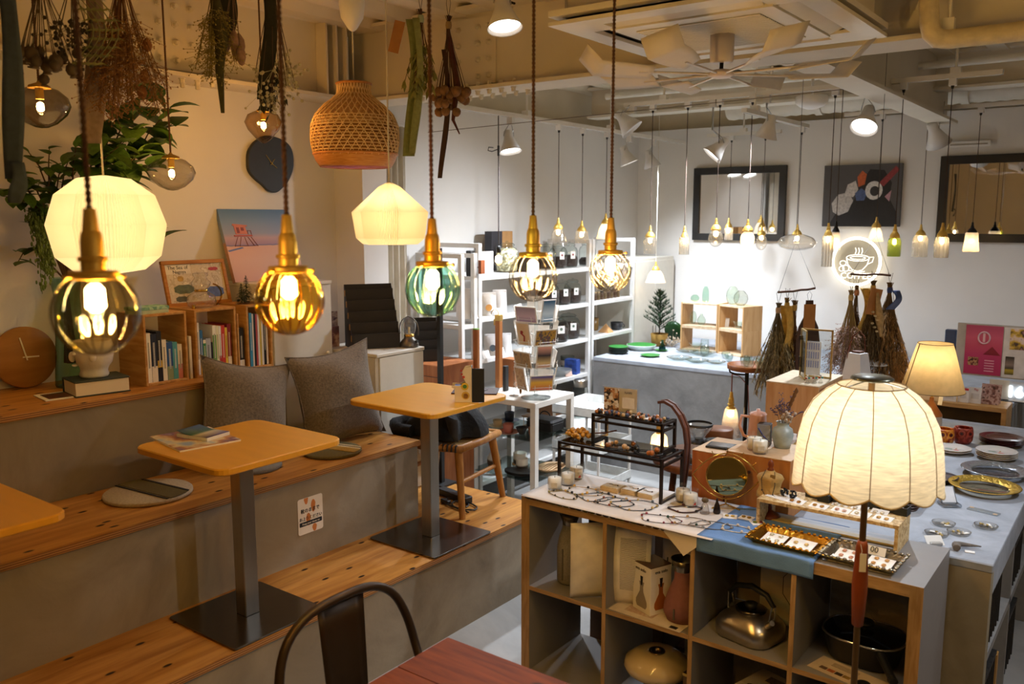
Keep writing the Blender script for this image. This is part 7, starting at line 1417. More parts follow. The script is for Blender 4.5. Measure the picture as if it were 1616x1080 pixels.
b = bust(1213, 816, KH+.003, .92, 'jewellery bust wearing a dark bead necklace'); 
pts = [(.018*cos(a), -.033+.0*a, .165) for a in (0,)]
MB().tube([(-.016, -.012, .178), (-.028, -.034, .15), (-.024, -.038, .11), (-.005, -.042, .075), (.012, -.04, .09), (.02, -.037, .13), (.016, -.02, .175)], .0012, 5).build('necklace', BLACK, b)
for q in ((-.024, -.039, .11), (-.005, -.043, .077), (.014, -.041, .095)): MB().ell(q, .0035, 8, 5).build('bead', M('2a1a16', .3), b)
MB().box((-.014, -.036, .155), (.004, -.0345, .168), T=Matrix.Rotation(.1, 4, 'Y')).build('name_tag', M('8a6a34', .6), b)
b = bust(1258, 779, .742, 1.12, 'jewellery bust with gold mesh strands behind the big lampshade'); 
for k in range(3): MB().tube([(.012+.004*k, -.02, .21), (.026+.004*k, -.04, .17), (.022+.004*k, -.045, .12), (.018+.004*k, -.05, .06)], .0018, 5).build('chain_strand', GOLD, b)
OSB = PRINT(('b89460', 'd0b078', 'e0c898', 'a88450', 'd8bc88'), 40, .7, 3, kind='noise'); osr = thing('wood_riser', 'pale strand-board riser carrying earrings and black boxes', 'display riser', (-.843, 2.975, KH+.002)); a_ = .237
MB().bbox((-a_, -.083, .083), (a_, .078, .095), .001).build('top_board', OSB, osr)
for sx in (-a_, a_-.012): MB().bbox((sx, -.083, 0), (sx+.012, .078, .083), .001).build('leg_board', OSB, osr)
MB().bbox((-a_+.012, -.02, 0), (a_-.012, .06, .006), .001).build('inner_print', BANDS(((0, 'b09850'), (.4, 'c8b478'), (.5, 'd8d4d8'), (.75, 'b8c0d0'), (1, 'c8ccd8')), 1, -.02, .06, .1), osr)
ZR = KH+.002+.0955
def ercard(x, y, z, w, d, lab, cols, rz=0, rows=1, tilt=0, n=2, flat=False):
    t = thing('earring_card', lab, 'earring card', (x, y, z), rot=(tilt, 0, rz), group='earring cards'); MB().box((-w/2, -d/2, 0), (w/2, d/2, .0015)).build('card', PAPER, t)
    for r_ in range(rows):
        for k in range(n):
            cx = (k-(n-1)/2)*w*.42; cy_ = (r_-(rows-1)/2)*d*.5; m = MB()
            for j in range(7): m.ell((cx+.005*cos(j*.9)*(j > 0), cy_+.005*sin(j*.9)*(j > 0), .004), .0032, 6, 4)
            m.build('earring', M(cols[(k+r_) % len(cols)], .3, .5, .2, 200), t)
    return t
for k, (x, cols, nm) in enumerate(((-.955, ['a8742c'], 'amber cluster'), (-.875, ['b8863c'], 'round gold flower'), (-.80, ['d8a898', 'e0b8a8'], 'pink flower'), (-.735, ['d8ccb0'], 'pearl'), (-.665, ['c8a468'], 'small gold disc'))): ercard(x, 2.93, ZR, .06, .05, nm+' earring card at the riser front', cols, radians(-6), tilt=.12)
for k, x in enumerate((-.82, -.755, -.69)): ercard(x, 2.985, ZR, .055, .045, ('left', 'middle', 'right')[k]+' pale earring card in second row on riser', ['e0d8c8'], radians(-4), tilt=.25)
t = thing('black_bead_earrings', 'pair of black bead ball earrings on white card', 'earrings', (-1.01, 2.955, ZR), radians(-15)); MB().box((-.05, -.035, 0), (.05, .035, .0015)).build('card', PAPER, t); MB().prism([(-.045, -.02), (-.03, -.012), (-.015, -.02), (-.03, -.016)], .0015, .002).build('bird_print', M('2a2a30'), t)
for sx in (0.0, .034):
    m = MB(); 
    for j in range(26): 
        u, v = random.uniform(-1, 1), random.random()*6.28; s_ = sqrt(1-u*u); m.ell((sx+.012*s_*cos(v), .01+.012*s_*sin(v), .017+.012*u), .0042, 6, 4)
    m.build('bead_ball', M('0e0e10', .2, 0, .2), t)
for k, (x, y) in enumerate(((-.925, 3.03), (-.875, 3.005), (-.825, 2.995+.02), (-.875, 3.05), (-.72, 3.03), (-.665, 3.015+.015), (-.625, 3.02))):
    t = thing('ring_box', ('first second third fourth fifth sixth seventh'.split()[k])+' small black ring box from left on riser', 'ring box', (x, y-.01*(k == 3), ZR+(0.026 if k == 3 else 0)*0), radians(-5), group='black ring boxes')
    m = MB(); w2 = .021; m.box((-w2, -w2, 0), (w2, w2, .01)); 
    for a, b_ in (((-w2, -w2, .01), (w2, -w2+.002, .028)), ((-w2, w2-.002, .01), (w2, w2, .028)), ((-w2, -w2+.002, .01), (-w2+.002, w2-.002, .028)), ((w2-.002, -w2+.002, .01), (w2, w2-.002, .028))): m.box(a, b_)
    m.build('box_body', M('1d1f1d', .6), t); MB().box((-w2+.003, -w2+.003, .01), (w2-.003, w2-.003, .016)).build('cushion', M('2a2c2a', .9), t); MB().ell((0, 0, .019), (.006, .006, .004), 8, 5).build('jewel', M('d8c8bc', .3), t)
def tray(x0, x1, y0, y1, lab, mat, rz):
    t = thing('ornate_tray', lab, 'tray', ((x0+x1)/2, (y0+y1)/2, KH+.001), rz); a, b = (x1-x0)/2, (y1-y0)/2
    MB().bbox((-a*.86, -b*.78, 0), (a*.86, b*.78, .005), .001).build('tray_floor', mat, t)
    vs = [(-a*.84, -b*.76, .004), (a*.84, -b*.76, .004), (a*.84, b*.76, .004), (-a*.84, b*.76, .004), (-a, -b, .022), (a, -b, .022), (a, b, .022), (-a, b, .022)]
    MB().add(vs, [(0, 1, 5, 4), (1, 2, 6, 5), (2, 3, 7, 6), (3, 0, 4, 7)]).build('sloped_rim', mat, t, solid=.002)
    m = MB(); random.seed(int(x0*100))
    for i in range(46):
        f = i/46*4; s_ = int(f); u = f-s_; p_ = Vector(vs[4+s_]).lerp(Vector(vs[4+(s_+1) % 4]), u); m.ell(p_+Vector((random.gauss(0, .001), random.gauss(0, .001), .001+.003*abs(sin(i*1.3)))), (.007, .006, .0045), 7, 5)
    m.build('scroll_edging', mat, t)['kind'] = 'stuff'; return t
tray(-1.035, -.80, 2.69, 2.845, 'gold ornate tray with white earring cards', M('b8862c', .25, 1, .15, 30, bump=.3, bscale=60), radians(-2)); tray(-.79, -.565, 2.685, 2.845, 'silver ornate tray with pink earring cards', M('a8a090', .25, 1, .15, 30, bump=.3, bscale=60), radians(-2))
for k, (x, y, w, cols, nm, rows) in enumerate(((-.965, 2.765, .075, ['d8d0b8'], 'pearl earring card in gold tray', 2), (-.875, 2.765, .085, ['d8b878'], 'cream earring card in gold tray', 1), (-.725, 2.765, .075, ['d09a80'], 'pink bead earring card in silver tray left', 2), (-.625, 2.76, .075, ['c89a60'], 'peach bead earring card in silver tray right', 2))): ercard(x, y, KH+.012, w, .065, nm, cols, radians(-4), rows, .15)
t = thing('price_tag_card', 'white price card with black figures behind silver tray', 'card', (-.655, 2.815, KH+.012), rot=(radians(-25), 0, radians(-4))); MB().box((-.03, 0, 0), (.03, .0015, .028)).build('card', PAPER, t); text('00', .026, BLACK, t, (-.005, -.0012, .016), name='price_print')
for k, (px, py, cols, nm) in enumerate(((1178, 820, ['a8842c'], 'kraft card with thin gold earrings on blue cloth'), (1152, 818, ['c8a850'], 'white card with gold wire on blue cloth'), (1196, 828, ['6a7a20', '7a2a40'], 'white card with green and red earrings on blue cloth'))):
    p = P(px, py, Z=KH); ercard(p.x, min(p.y, 3.0), ZC_+.0025, .05, .045, nm, cols, radians(20*k), 1, 0)
fl = thing('floor_lamp', 'floor lamp with scalloped linen dome shade and wooden grip', 'floor lamp', (-.606, 2.45, 0)); LIN = M('e9dcc0', .85, 0, .2, 16, trans=.55, bump=.15, bscale=60, stretch=(1.6, 1.6, 12), key='linen'); LT = 1.40; R0 = .192
def dome(a, k, r):
    s = 2*pi/12; b = (a % s)/s; return r*(1+.035*sin(pi*b)*min(1, k*2))
prof = [(.088, 0), (.118, -.02), (.148, -.052), (.17, -.10), (.183, -.16), (.189, -.22), (.192, -.268)]
mb = MB(); n_ = 96; vs = []
for k, (r, z) in enumerate(prof):
    for i in range(n_):
        a = 2*pi*i/n_+.3; rr = dome(a-.3, k/6, r); dz = -.018*sin(pi*((a-.3) % (2*pi/12))/(2*pi/12)) if k == 6 else 0
        vs.append((rr*cos(a), rr*sin(a), LT+z+dz))
mb.add(vs, [(k*n_+i, k*n_+(i+1) % n_, (k+1)*n_+(i+1) % n_, (k+1)*n_+i) for k in range(6) for i in range(n_)], 0, True); mb.build('linen_shade', LIN, fl)
SEAM = M('8a7048', .8)
for j in range(12):
    a = .3+j*2*pi/12; MB().tube([((r+.001)*cos(a), (r+.001)*sin(a), LT+z) for r, z in prof], .0014, 5).build('shade_seam', SEAM, fl)
MB().tube([(.089*cos(2*pi*i/36), .089*sin(2*pi*i/36), LT) for i in range(36)], .002, 6, closed=True).build('top_ring', SEAM, fl)
hem = [vs[6*n_+i] for i in range(n_)]; MB().tube(hem, .0025, 5, closed=True).build('scalloped_hem', M('c8b080', .8), fl)
MB().lathe([(0, LT+.024), (.05, LT+.024), (.056, LT+.02), (.056, LT+.016), (0, LT+.016)], 30).build('shade_cover', M('5a5a4c', .3, .8, .1), fl)
for j in range(3): a = j*2*pi/3; MB().cyl((0, 0, LT+.016), (.088*cos(a), .088*sin(a), LT), .002, seg=5).build('shade_spoke', STEEL, fl)
MB().cyl((0, 0, .02), (0, 0, LT+.02), .009, seg=14).build('pole', M('7a6040', .35, .9, .05), fl)
MB().lathe([(.0095, .70), (.0155, .705), (.021, .80), (.0215, .83), (.016, .94), (.0125, .955), (.0095, .955)], 20).build('wooden_grip', WOOD('6e2f12', '8a4420', 5, (4, 4, .6), .4), fl)
MB().lathe([(.14, 0), (.14, .012), (.12, .02), (.01, .024)], 36).build('base', M('4a4038', .4, .8), fl)
MB().box((-.009, -.0245, .872), (.009, -.0235, .925), T=Matrix.Rotation(.45, 4, 'Z')).build('price_tag', M('e0d4bc', .6), fl); MB().tube([(.0, -.0165, .95), (.006, -.02, .93), (.004, -.024, .922)], .0008, 4).build('tag_string', CORDW, fl)
MB().cyl((.025, 0, 1.105), (.025, 0, 1.14), .008, seg=10).build('switch', TURN, fl); MB().ell((0, 0, 1.29), .03, 14, 8).build('bulb', GL('fff6e0', .97, .1, .4, .9), fl)
light('bulb_light', 'POINT', (.0, -.035, 1.27), 2.4, (1, .93, .80), fl, .03)
TX0, TX1, TY0, TY1, TZ = -1.42, -.355, 3.064, 5.25, .741
tb = struct(MB().box((TX0, TY0, 0), (TX1-.30, TY1, TZ-.03)).box((TX1-.3, TY0, 0), (TX1, TY0+.06, TZ-.03)).box((TX1-.3, TY1-.06, 0), (TX1, TY1, TZ-.03)).build('plaster_display_table', CONC('8a7f68', 'aea288', 3)), 'plastered display table holding plates and lamps')
MB().bbox((TX0, TY0-.002, TZ-.03), (TX1+.004, TY1, TZ), .004).build('tabletop', CONCT, tb); MB().box((TX1-.04, TY0+.06, TZ-.12), (TX1, TY1-.06, TZ-.03)).build('side_beam', CONCT, tb); MB().box((TX1-.3, TY0+.06, .34), (TX1-.01, TY1-.06, .37)).build('inner_shelf', M('8f8d8a', .7), tb)
for yy in (3.75, 4.45): MB().box((TX1-.3, yy, 0), (TX1-.01, yy+.03, TZ-.12)).build('inner_post', M('8f8d8a', .7), tb)
def crate_b(y, z, lab, h=.22):
    t = thing('black_crate', lab, 'crate', (TX1-.13, y, z), group='black storage crates'); w, d = .11, .14
    m = MB().box((-w, -d, 0), (w, d, .01))
    for a, b_ in (((-w, -d, .01), (w, -d+.01, h)), ((-w, d-.01, .01), (w, d, h)), ((-w, -d+.01, .01), (-w+.01, d-.01, h)), ((w-.01, -d+.01, .01), (w, d-.01, h))): m.box(a, b_)
    m.build('crate_body', M('1b1917', .6), t)
    for k in range(6): MB().box((w, -d+.01+k*.05, .01), (w+.006, -d+.018+k*.05, h)).build('crate_rib', M('2a2622', .6), t)
    MB().box((w, -d, h-.015), (w+.008, d, h)).build('crate_rim', M('2a2622', .6), t)
crate_b(3.36, .371, 'black crate on the inner shelf near the table corner'); crate_b(3.36, .001, 'black crate on floor nearest the camera', .26); crate_b(3.62+.30, .001, 'second black crate on floor under the table', .26); crate_b(3.95, .371, 'second black crate on the inner shelf', .2)
tag(MB().box((-.003, -.02, 0), (.003, .02, .22)).build('yardstick', M('b88a48', .6), None, (TX1+.003-.02, 3.56, .001)), 'thin yellow wood stick between the black crates', 'stick')
ZQ = TZ+.001
def ont(px, py): p = P(px, py, Z=TZ); return Vector((min(p.x, TX1-.02), p.y, ZQ))
def stackp(px, py, r, n, mat, lab, dec=None, dz=.008, h=.016):
    t = thing('plate_stack' if n > 1 else 'plate', lab, 'plates' if n > 1 else 'plate', ont(px, py), group='plates on the display table')
    for k in range(n): MB().lathe([(0, 0), (r*.6, 0), (r*.7, h*.3), (r, h), (r*.97, h*1.06), (r*.66, h*.45), (0, h*.35)], 44, (0, 0, k*dz)).build('plate', mat, t)
    if dec:
        z = (n-1)*dz+h*.36
        for (x, y, rx, ry, cc) in dec: MB().prism([(x+rx*cos(i*pi/8), y+ry*sin(i*pi/8)) for i in range(16)], z, z+.0008).build('painted_motif', M(cc, .4, 0, .3, 80), t)
    return t
PWH = M('dcd8d2', .25, 0, .03)
dec = [(-.02, .0, .02, .012, '8a9a90'), (.02, -.01, .014, .006, 'c8482a'), (.012, .02, .004, .012, 'a8804a')]
stackp(1503, 714, .083, 2, PWH, 'pair of white plates with fish drawing behind lampshade', dec); stackp(1572, 724, .088, 4, PWH, 'stack of four white plates with fish drawing at right', dec)
stackp(1580, 702, .10, 4, M('4a1016', .25, 0, .1, coat=.4), 'stack of dark red oval plates at table back'); stackp(1482, 760, .075, 2, M('1a2038', .3), 'navy plates beside the big lampshade')
t = plate(ont(1553, 775), .135, .026, GL('f6eeda', .95, .06, 2, .8), 'gold-rimmed glass charger plate', name='glass_charger', rim=M('c8a440', .3, .7, .15, 60, bump=.5, bscale=90), group='glass charger plates'); t = plate(ont(1570, 750), .135, .026, GL('dfe6ee', .9, .08, 2.0, .7, bump=.5, bscale=80), 'clear silver-rimmed glass charger plate', name='glass_charger', rim=M('b8c0c8', .2, .8, .1, 60, bump=.5, bscale=90), group='glass charger plates')
t = thing('brown_plate_stack', 'stack of brown square-rimmed dishes behind ring boxes', 'dishes', ont(1415, 795)); 
for k in range(5): MB().prism(rrect(.17, .17, .04), k*.011, k*.011+.007, e=.002).build('dish', M('3a261e', .4, 0, .1), t)
MB().prism(rrect(.15, .15, .035), .0515, .0545).build('white_dish', PWH, t)
def owl(px, py, colr, eye, lab):
    t = thing('owl_pot', lab, 'pot', ont(px, py), radians(25), group='owl pots'); MB().lathe([(0, 0), (.032, 0), (.044, .02), (.046, .05), (.044, .075), (.04, .082), (.036, .08)], 26, caps=False).build('pot_body', PRINT((colr, eye, colr, '7a1c10'), 40, .4, 2), t)
    for s_ in (-1, 1):
        T = Matrix.Rotation(s_*.42, 4, 'Z'); MB().cyl((0, -.043, .058), (0, -.047, .058), .016, seg=16, T=T).build('eye_disc', M(eye, .4), t); MB().cyl((0, -.046, .058), (0, -.049, .058), .010, seg=14, T=T).build('iris', M('7a1c10', .4), t); MB().cyl((0, -.048, .058), (0, -.0505, .058), .005, seg=12, T=T).build('pupil', M('2a0c08', .3), t)
        MB().ell((s_*.03, -.015, .082), (.009, .009, .008), 8, 5).build('ear_tuft', M(colr, .5), t)
owl(1489, 702, 'c8641a', 'e8a030', 'orange owl pot next to the table lamp'); owl(1519, 700, '8a2a1c', 'b8503c', 'dark red owl pot right of the orange one')
p = P(1472, 692, Z=TZ); tl = thing('table_lamp', 'table lamp with linen cone shade and wood neck', 'table lamp', (-.90, 4.86, ZQ)); 
MB().lathe([(.0, 0), (.052, 0), (.056, .01), (.056, .09)], 26).build('ceramic_base', M('cfc6ba', .5), tl); MB().lathe([(.056, .09), (.054, .10), (.03, .135), (.012, .165), (.01, .185)], 26).build('wood_neck', WOOD('9a5a2c', 'b07440', 4, (3, 3, 1), .5), tl); MB().cyl((0, 0, .185), (0, 0, .25), .006).build('brass_stem', BRASS, tl)
MB().lathe([(.155, .222), (.085, .47)], 48, caps=False).build('linen_shade', M('d9bf8e', .85, 0, .08, 26, trans=.5, bump=.15, bscale=160, key='linen'), tl)
for r_, z_ in ((.155, .222), (.085, .47)): MB().tube([(r_*cos(2*pi*i/40), r_*sin(2*pi*i/40), z_) for i in range(40)], .002, 5, closed=True).build('shade_wire', SEAM, tl)
MB().tube([(.1555*cos(-2.4), .1555*sin(-2.4), .222), (.0855*cos(-2.4), .0855*sin(-2.4), .47)], .003, 5).build('shade_seam', SEAM, tl)
MB().ell((0, 0, .38), .028, 14, 8).build('bulb', GL('fff6e0', .97, .1, .4, .9), tl); light('bulb_light', 'POINT', (0, -.02, .385), 1.6, (1, .82, .55), tl, .025)
MB().box((.03, -.045, .1), (.05, -.044, .15), T=Matrix.Rotation(-.5, 4, 'X') @ Matrix.Translation((0, -.03, .03))).build('price_tag', M('e0d4bc', .6), tl)
t = thing('ring_sign', 'small silver framed card stand on the display table', 'card stand', ont(1500, 800), radians(35)); MB().box((-.03, 0, .012), (.03, .004, .085), T=Matrix.Rotation(radians(-38), 4, 'X')).build('frame', M('4a4a4c', .3, .8), t); MB().box((-.026, -.001, .016), (.026, 0, .081), T=Matrix.Rotation(radians(-38), 4, 'X')).build('card', M('d8dce2', .5), t); MB().bbox((-.035, -.02, 0), (.035, .04, .014), .003).build('acrylic_foot', GL('dde4ea', .9, .02, 1.5, .6), t)
t = thing('mirror_strip', 'narrow glass price strip with floral corners lying on table', 'strip', ont(1552, 808), radians(-12)); MB().box((-.055, -.018, 0), (.055, .018, .003)).build('glass_strip', M('c8d4dc', .08, .6), t); [MB().prism(circ(.009, 8, x_, y_), .003, .0035).build('floral_corner', M('b89a78', .5), t) for x_, y_ in ((.045, -.01), (-.046, .01))]
for k, (px, py, nm) in enumerate(((1489, 829, 'leftmost of three on the table front'), (1513, 843, 'nearest the driftwood'), (1556, 833, 'nearest the table edge'), (1478, 845, 'beside the wood riser'))):
    t = thing('petri_dish', 'glass dish of small crystals, '+nm, 'dish', ont(px, py), k, group='glass dishes of crystals'); MB().lathe([(0, 0), (.036, 0), (.04, .01), (.038, .01), (.034, .002), (0, .002)], 28, caps=False).build('dish_body', CG, t)
    random.seed(k); 
    for j in range(5): MB().ell((random.uniform(-.02, .02), random.uniform(-.015, .015), .007), (.006, .005, .0045), 6, 4).build('crystal', M(['c8b070', 'd8d4cc', 'a89868'][j % 3], .2), t)
    MB().box((.005, -.02, .004), (.028, -.008, .0055)).build('price_label', PAPER, t)
t = thing('driftwood', 'bent piece of driftwood at table front', 'driftwood', ont(1525, 868), radians(10)); MB().tube([(-.03, -.035, .012), (-.032, -.015, .015), (-.02, .005, .014), (.01, .02, .01), (.045, .03, .008)], [.012, .014, .009, .006, .002], 9).build('wood_piece', M('6f675e', .8, 0, .3, 40, bump=.5, bscale=60), t); MB().box((-.005, -.03, 0), (.025, -.01, .0015)).build('price_label', PAPER, t)
t = thing('clip_card', 'white price card in metal clip by the wood riser', 'card', ont(1478, 862), radians(40)); MB().box((-.03, 0, 0), (.03, .0015, .04), T=Matrix.Rotation(radians(-50), 4, 'X')).build('card', PAPER, t); MB().bbox((-.02, -.005, 0), (.02, .02, .01), .002).build('clip_foot', STEEL, t)
t = thing('pearl_ornament', 'blue and pearl dangling ornament beside brown dishes', 'ornament', ont(1445, 800)); MB().cyl((0, 0, 0), (0, 0, .05), .003).build('stem', STEEL, t)
for q, cc in (((0, -.01, .045), '2a3468'), ((.014, -.01, .03), 'd8d4cc'), ((-.012, -.012, .028), 'd8d4cc'), ((.004, -.014, .012), '2a3468')): MB().ell(q, .009, 10, 7).build('pearl', M(cc, .25), t)
t = thing('painted_bowl', 'white bowl with blue and red dots behind the bust', 'bowl', ont(1258, 770)+Vector((.03, .1, 0))); MB().lathe([(0, 0), (.03, 0), (.035, .01), (.062, .05), (.059, .05), (.03, .012), (0, .01)], 30, caps=False).build('bowl_body', PWH, t)
for k in range(8): a = k*pi/4; MB().ell((.052*cos(a), .052*sin(a), .032), (.008, .008, .008), 8, 5).build('painted_dot', M(['2a4a7a', 'a83a2a', '3a8a9a'][k % 3], .4), t)
t = thing('brown_bowl', 'brown glazed wide bowl below big lampshade', 'bowl', ont(1320, 782)+Vector((0, .12, 0))); MB().lathe([(0, 0), (.04, 0), (.05, .008), (.10, .03), (.097, .031), (.045, .012), (0, .01)], 34, caps=False).build('bowl_body', M('5a3220', .3, 0, .15), t)
t = thing('teal_book', 'teal patterned card block behind ring boxes', 'block', ont(1375, 790)+Vector((0, .08, 0))); MB().bbox((-.05, -.03, 0), (.05, .03, .02), .002).build('card_block', PRINT(('3a7a80', 'a8b8b0', '5a4a3a'), 40, .5, 2), t)
wA = thing('pine_block_box', 'orange pine display box behind the eye mirror', 'display box', (-1.30, 3.18, ZQ)); MB().bbox((-.115, -.11, 0), (.02, .13, .207), .002).build('box_body', WOOD('a85c2a', 'bc7440', 4, (8, 8, 1), .5), wA); MB().bbox((-.116, -.111, .207), (.02, .131, .21), .0005).build('pale_top', M('cfae88', .6), wA)
wB = thing('pine_step_box', 'pale topped pine box under candles behind the bust', 'display box', (-1.15, 3.17, ZQ)); MB().bbox((-.125, -.10, 0), (.125, .14, .225), .002).build('box_body', WOOD('a86a34', 'bc8048', 4, (8, 8, 1), .5), wB); MB().bbox((-.126, -.101, .225), (.126, .141, .229), .0005).build('pale_top', M('cfae88', .6), wB); MB().cyl((-.03, -.1005, .16), (-.03, -.104, .16), .006).build('knot_plug', M('5a3014'), wB)
candle(-1.19, 3.14, ZQ+.23, 'white glass candle on the pine box, left one'); candle(-1.155, 3.105, ZQ+.23, 'white glass candle on the pine box, right one')
t = thing('black_frame_card', 'black picture frame lying flat on the pine box', 'frame', (-1.335, 3.17, ZQ+.211), radians(8)); MB().bbox((-.055, -.04, 0), (.055, .04, .008), .001).build('frame', BLACK, t); MB().box((-.045, -.03, .008), (.045, .03, .009)).build('print', M('2a2c38', .2), t)
bC = thing('pine_display_box', 'tall pale pine display box with glass case on top', 'display box', (-1.3225, 4.115, ZQ)); MB().bbox((-.1225, -.185, 0), (.1225, .185, .347), .002).build('box_body', WOOD('bc8a58', 'd0a478', 4, (8, 8, 1), .55), bC); MB().bbox((-.1235, -.186, .347), (.1235, .186, .352), .0005).build('pale_top', M('d8c4a4', .6), bC); MB().box((.1226, -.17, .27), (.124, .17, .335)).build('drawer_front', WOOD('8a4e28', 'a0643a', 4, (8, 1, 8)), bC)
ZP = ZQ+.3525
gc = thing('brass_glass_case', 'open brass and glass case holding a blue printed card', 'display case', (-1.315, 4.09, ZP), radians(2)); FRM = M('c0a468', .35, .7, .1); gh = .235
def gframe(T, w, h):
    for a, b_ in (((-w, -.003, 0), (-w+.008, .003, h)), ((w-.008, -.003, 0), (w, .003, h)), ((-w, -.003, 0), (w, .003, .008)), ((-w, -.003, h-.008), (w, .003, h))): MB().box(a, b_, T=T).build('case_frame', FRM, gc)
    MB().box((-w+.008, -.001, .008), (w-.008, .001, h-.008), T=T).build('glass_pane', GL('e8ecec', .95, .02, 1.5, .7), gc)
gframe(Matrix.Translation((.03, .06, 0)), .075, gh); gframe(Matrix.Translation((-.045, .06, 0)) @ Matrix.Rotation(radians(-62), 4, 'Z') @ Matrix.Translation((.06, 0, 0)), .06, gh)
MB().cb((-.045, .058, gh*.3), (.012, .012, .05)).cb((-.045, .058, gh*.8), (.012, .012, .02)).build('hinge', BLACK, gc)
MB().box((-.03, .045, .012), (.055, .047, .175)).build('printed_card', M('e0e4ea', .6), gc)
for r_ in range(3):
    for c_ in range(7): MB().box((-.024+c_*.0108, .0438, .05+r_*.043), (-.018+c_*.0108, .045, .083+r_*.043)).build('blue_swatch', STRIPE('3a5ab0', 'c8d0e4', 200, 'Z', .6, 'swatch', 1), gc)
for k, (x, y) in enumerate(((-1.27, 3.985), (-1.245, 4.01), (-1.225, 4.035))):
    t = thing('crystal_ring', ('first', 'second', 'third')[k]+' sparkling earring stand before the brass case', 'earring', (x, y, ZP), group='sparkling earrings by the case'); MB().lathe([(.012, 0), (.008, .004), (.003, .02), (.004, .03)], 12).build('stand', CG, t)
    for q, cc in (((-.007, 0, .022), 'a83a2a'), ((.007, 0, .024), '3a8a8a'), ((0, -.004, .034), 'd8d4d0')): MB().ell(q, .005, 8, 5).build('stone', M(cc, .2), t)
p = P(1239, 706, Y=3.30); dvs = thing('ceramic_vase', 'pale blue-grey crackle vase with dried flowers', 'vase', (-1.075, 3.28, ZQ+.23)); dvs.location = (P(1239, 705, Z=ZQ+.229).x-.005, P(1239, 705, Z=ZQ+.229).y-.02, ZQ+.2295)
MB().lathe([(0, 0), (.03, 0), (.034, .02), (.042, .05), (.036, .075), (.022, .085), (.024, .10), (.027, .102), (.022, .098), (.018, .086)], 26, caps=False).build('vase_body', M('9aa4a0', .4, 0, .18, 25), dvs)
dlv = thing('dried_lavender', 'dried purple lavender and brown leaves in crackle vase', 'dried flowers', dvs.location+Vector((0, 0, .095))); random.seed(9); m = MB(); m2 = MB()
for k in range(16):
    e = Vector((random.gauss(0, .03), random.gauss(0, .02), random.uniform(.05, .13))); m.tube([(0, 0, -.06), e*.4, e], .0009, 4)
    for j in range(14): q = e*(.55+.5*random.random())+Vector((random.gauss(0, .004), random.gauss(0, .004), 0)); m2.ell(q, .0028, 5, 3)
m.build('stems', M('7a6238', .8), dlv)['kind'] = 'stuff'; m2.build('lavender_buds', M('6a5a70', .8, 0, .4, 90), dlv)['kind'] = 'stuff'
for k in range(5): MB().grid(lambda u, v, k=k: (.02+.008*k+(u-.5)*.018*(1-abs(2*v-1)), -.005*k, .05+.03*k*.6+.03*v), 3, 5).build('brown_leaf', M('6a4a2a', .8), dlv, solid=.0008)
mm = MB(); [mm.ell((.02+random.gauss(0, .012), -.01+random.gauss(0, .01), .03+random.gauss(0, .014)), .006, 6, 4) for k in range(22)]; mm.build('white_blossom', M('b8aa9a', .8), dlv)['kind'] = 'stuff'
t = thing('grey_gift_box', 'grey paper box with blue ribbon beside the vase', 'box', (dvs.location.x-.07, dvs.location.y-.005, ZQ+.23), radians(10)); MB().bbox((-.025, -.022, 0), (.025, .022, .085), .001).build('box_body', M('8a8c92', .6), t); MB().tube([(-.02, -.0235, .07), (.0, -.0235, .04), (.024, -.0235, .02)], .0025, 5).build('blue_ribbon', M('2a3a8a', .6), t); MB().box((-.023, -.02, .085), (.023, .02, .0865)).build('dark_inside', M('3a2a20', .8), t)
stb = thing('low_stool', 'dark wood stool holding coffee gear left of plaster table', 'stool', (-1.66, 3.72, 0)); DW = WOOD('4a2a18', '5e3a22', 5, (8, 8, 1)); MB().lathe([(.23, .70), (.235, .71), (.235, .73), (.22, .74), (0, .74)], 30).build('seat', DW, stb)
for k in range(4): a = k*pi/2+.6; MB().tube([(.13*cos(a), .13*sin(a), .70), (.19*cos(a), .19*sin(a), 0)], .016, 8).build('leg', DW, stb)
ZS_ = .741
for k, (z, r, c_) in enumerate(((0, .085, '6a3c1e'), (.062, .068, '74441f'))):
    t = thing('bentwood_box', ('lower larger', 'upper smaller')[k]+' round bentwood box behind the coffee dripper', 'box', (-1.62, 3.80, ZS_+z), group='round bentwood boxes'); MB().lathe([(0, 0), (r, 0), (r, .045)], 30).build('box_body', M(c_, .5, 0, .1, 10), t); MB().lathe([(r*1.02, .036), (r*1.02, .058), (r, .0605), (0, .061)], 30).build('lid', M(c_, .5, 0, .1, 10), t)
t = thing('coffee_server', 'glass coffee server with black dripper behind candles', 'coffee server', (-1.62, 3.58, ZS_)); MB().lathe([(0, .002), (.05, 0), (.055, .03), (.048, .08), (.04, .10)], 24, caps=False).build('glass_server', CG, t); MB().lathe([(.05, .10), (.05, .112), (.02, .115), (.02, .12)], 24).build('black_collar', BLACK, t); MB().lathe([(.022, .12), (.06, .17), (.062, .185), (.058, .185), (.02, .125)], 24, caps=False).build('glass_dripper', CG, t); MB().lathe([(.061, .178), (.064, .19), (.058, .19)], 24, caps=False).build('black_rim', BLACK, t); MB().lathe([(0, .004), (.047, .004), (.052, .03), (0, .032)], 22).build('coffee', M('120a08', .2), t)
t = thing('glass_jug', 'glass jug with black lid at the stool edge', 'jug', (-1.53, 3.56, ZS_)); MB().lathe([(0, .002), (.04, 0), (.045, .08), (.042, .12)], 24, caps=False).build('glass_body', CG, t); MB().lathe([(.043, .115), (.045, .13), (.02, .135), (0, .135)], 24).build('black_lid', BLACK, t)
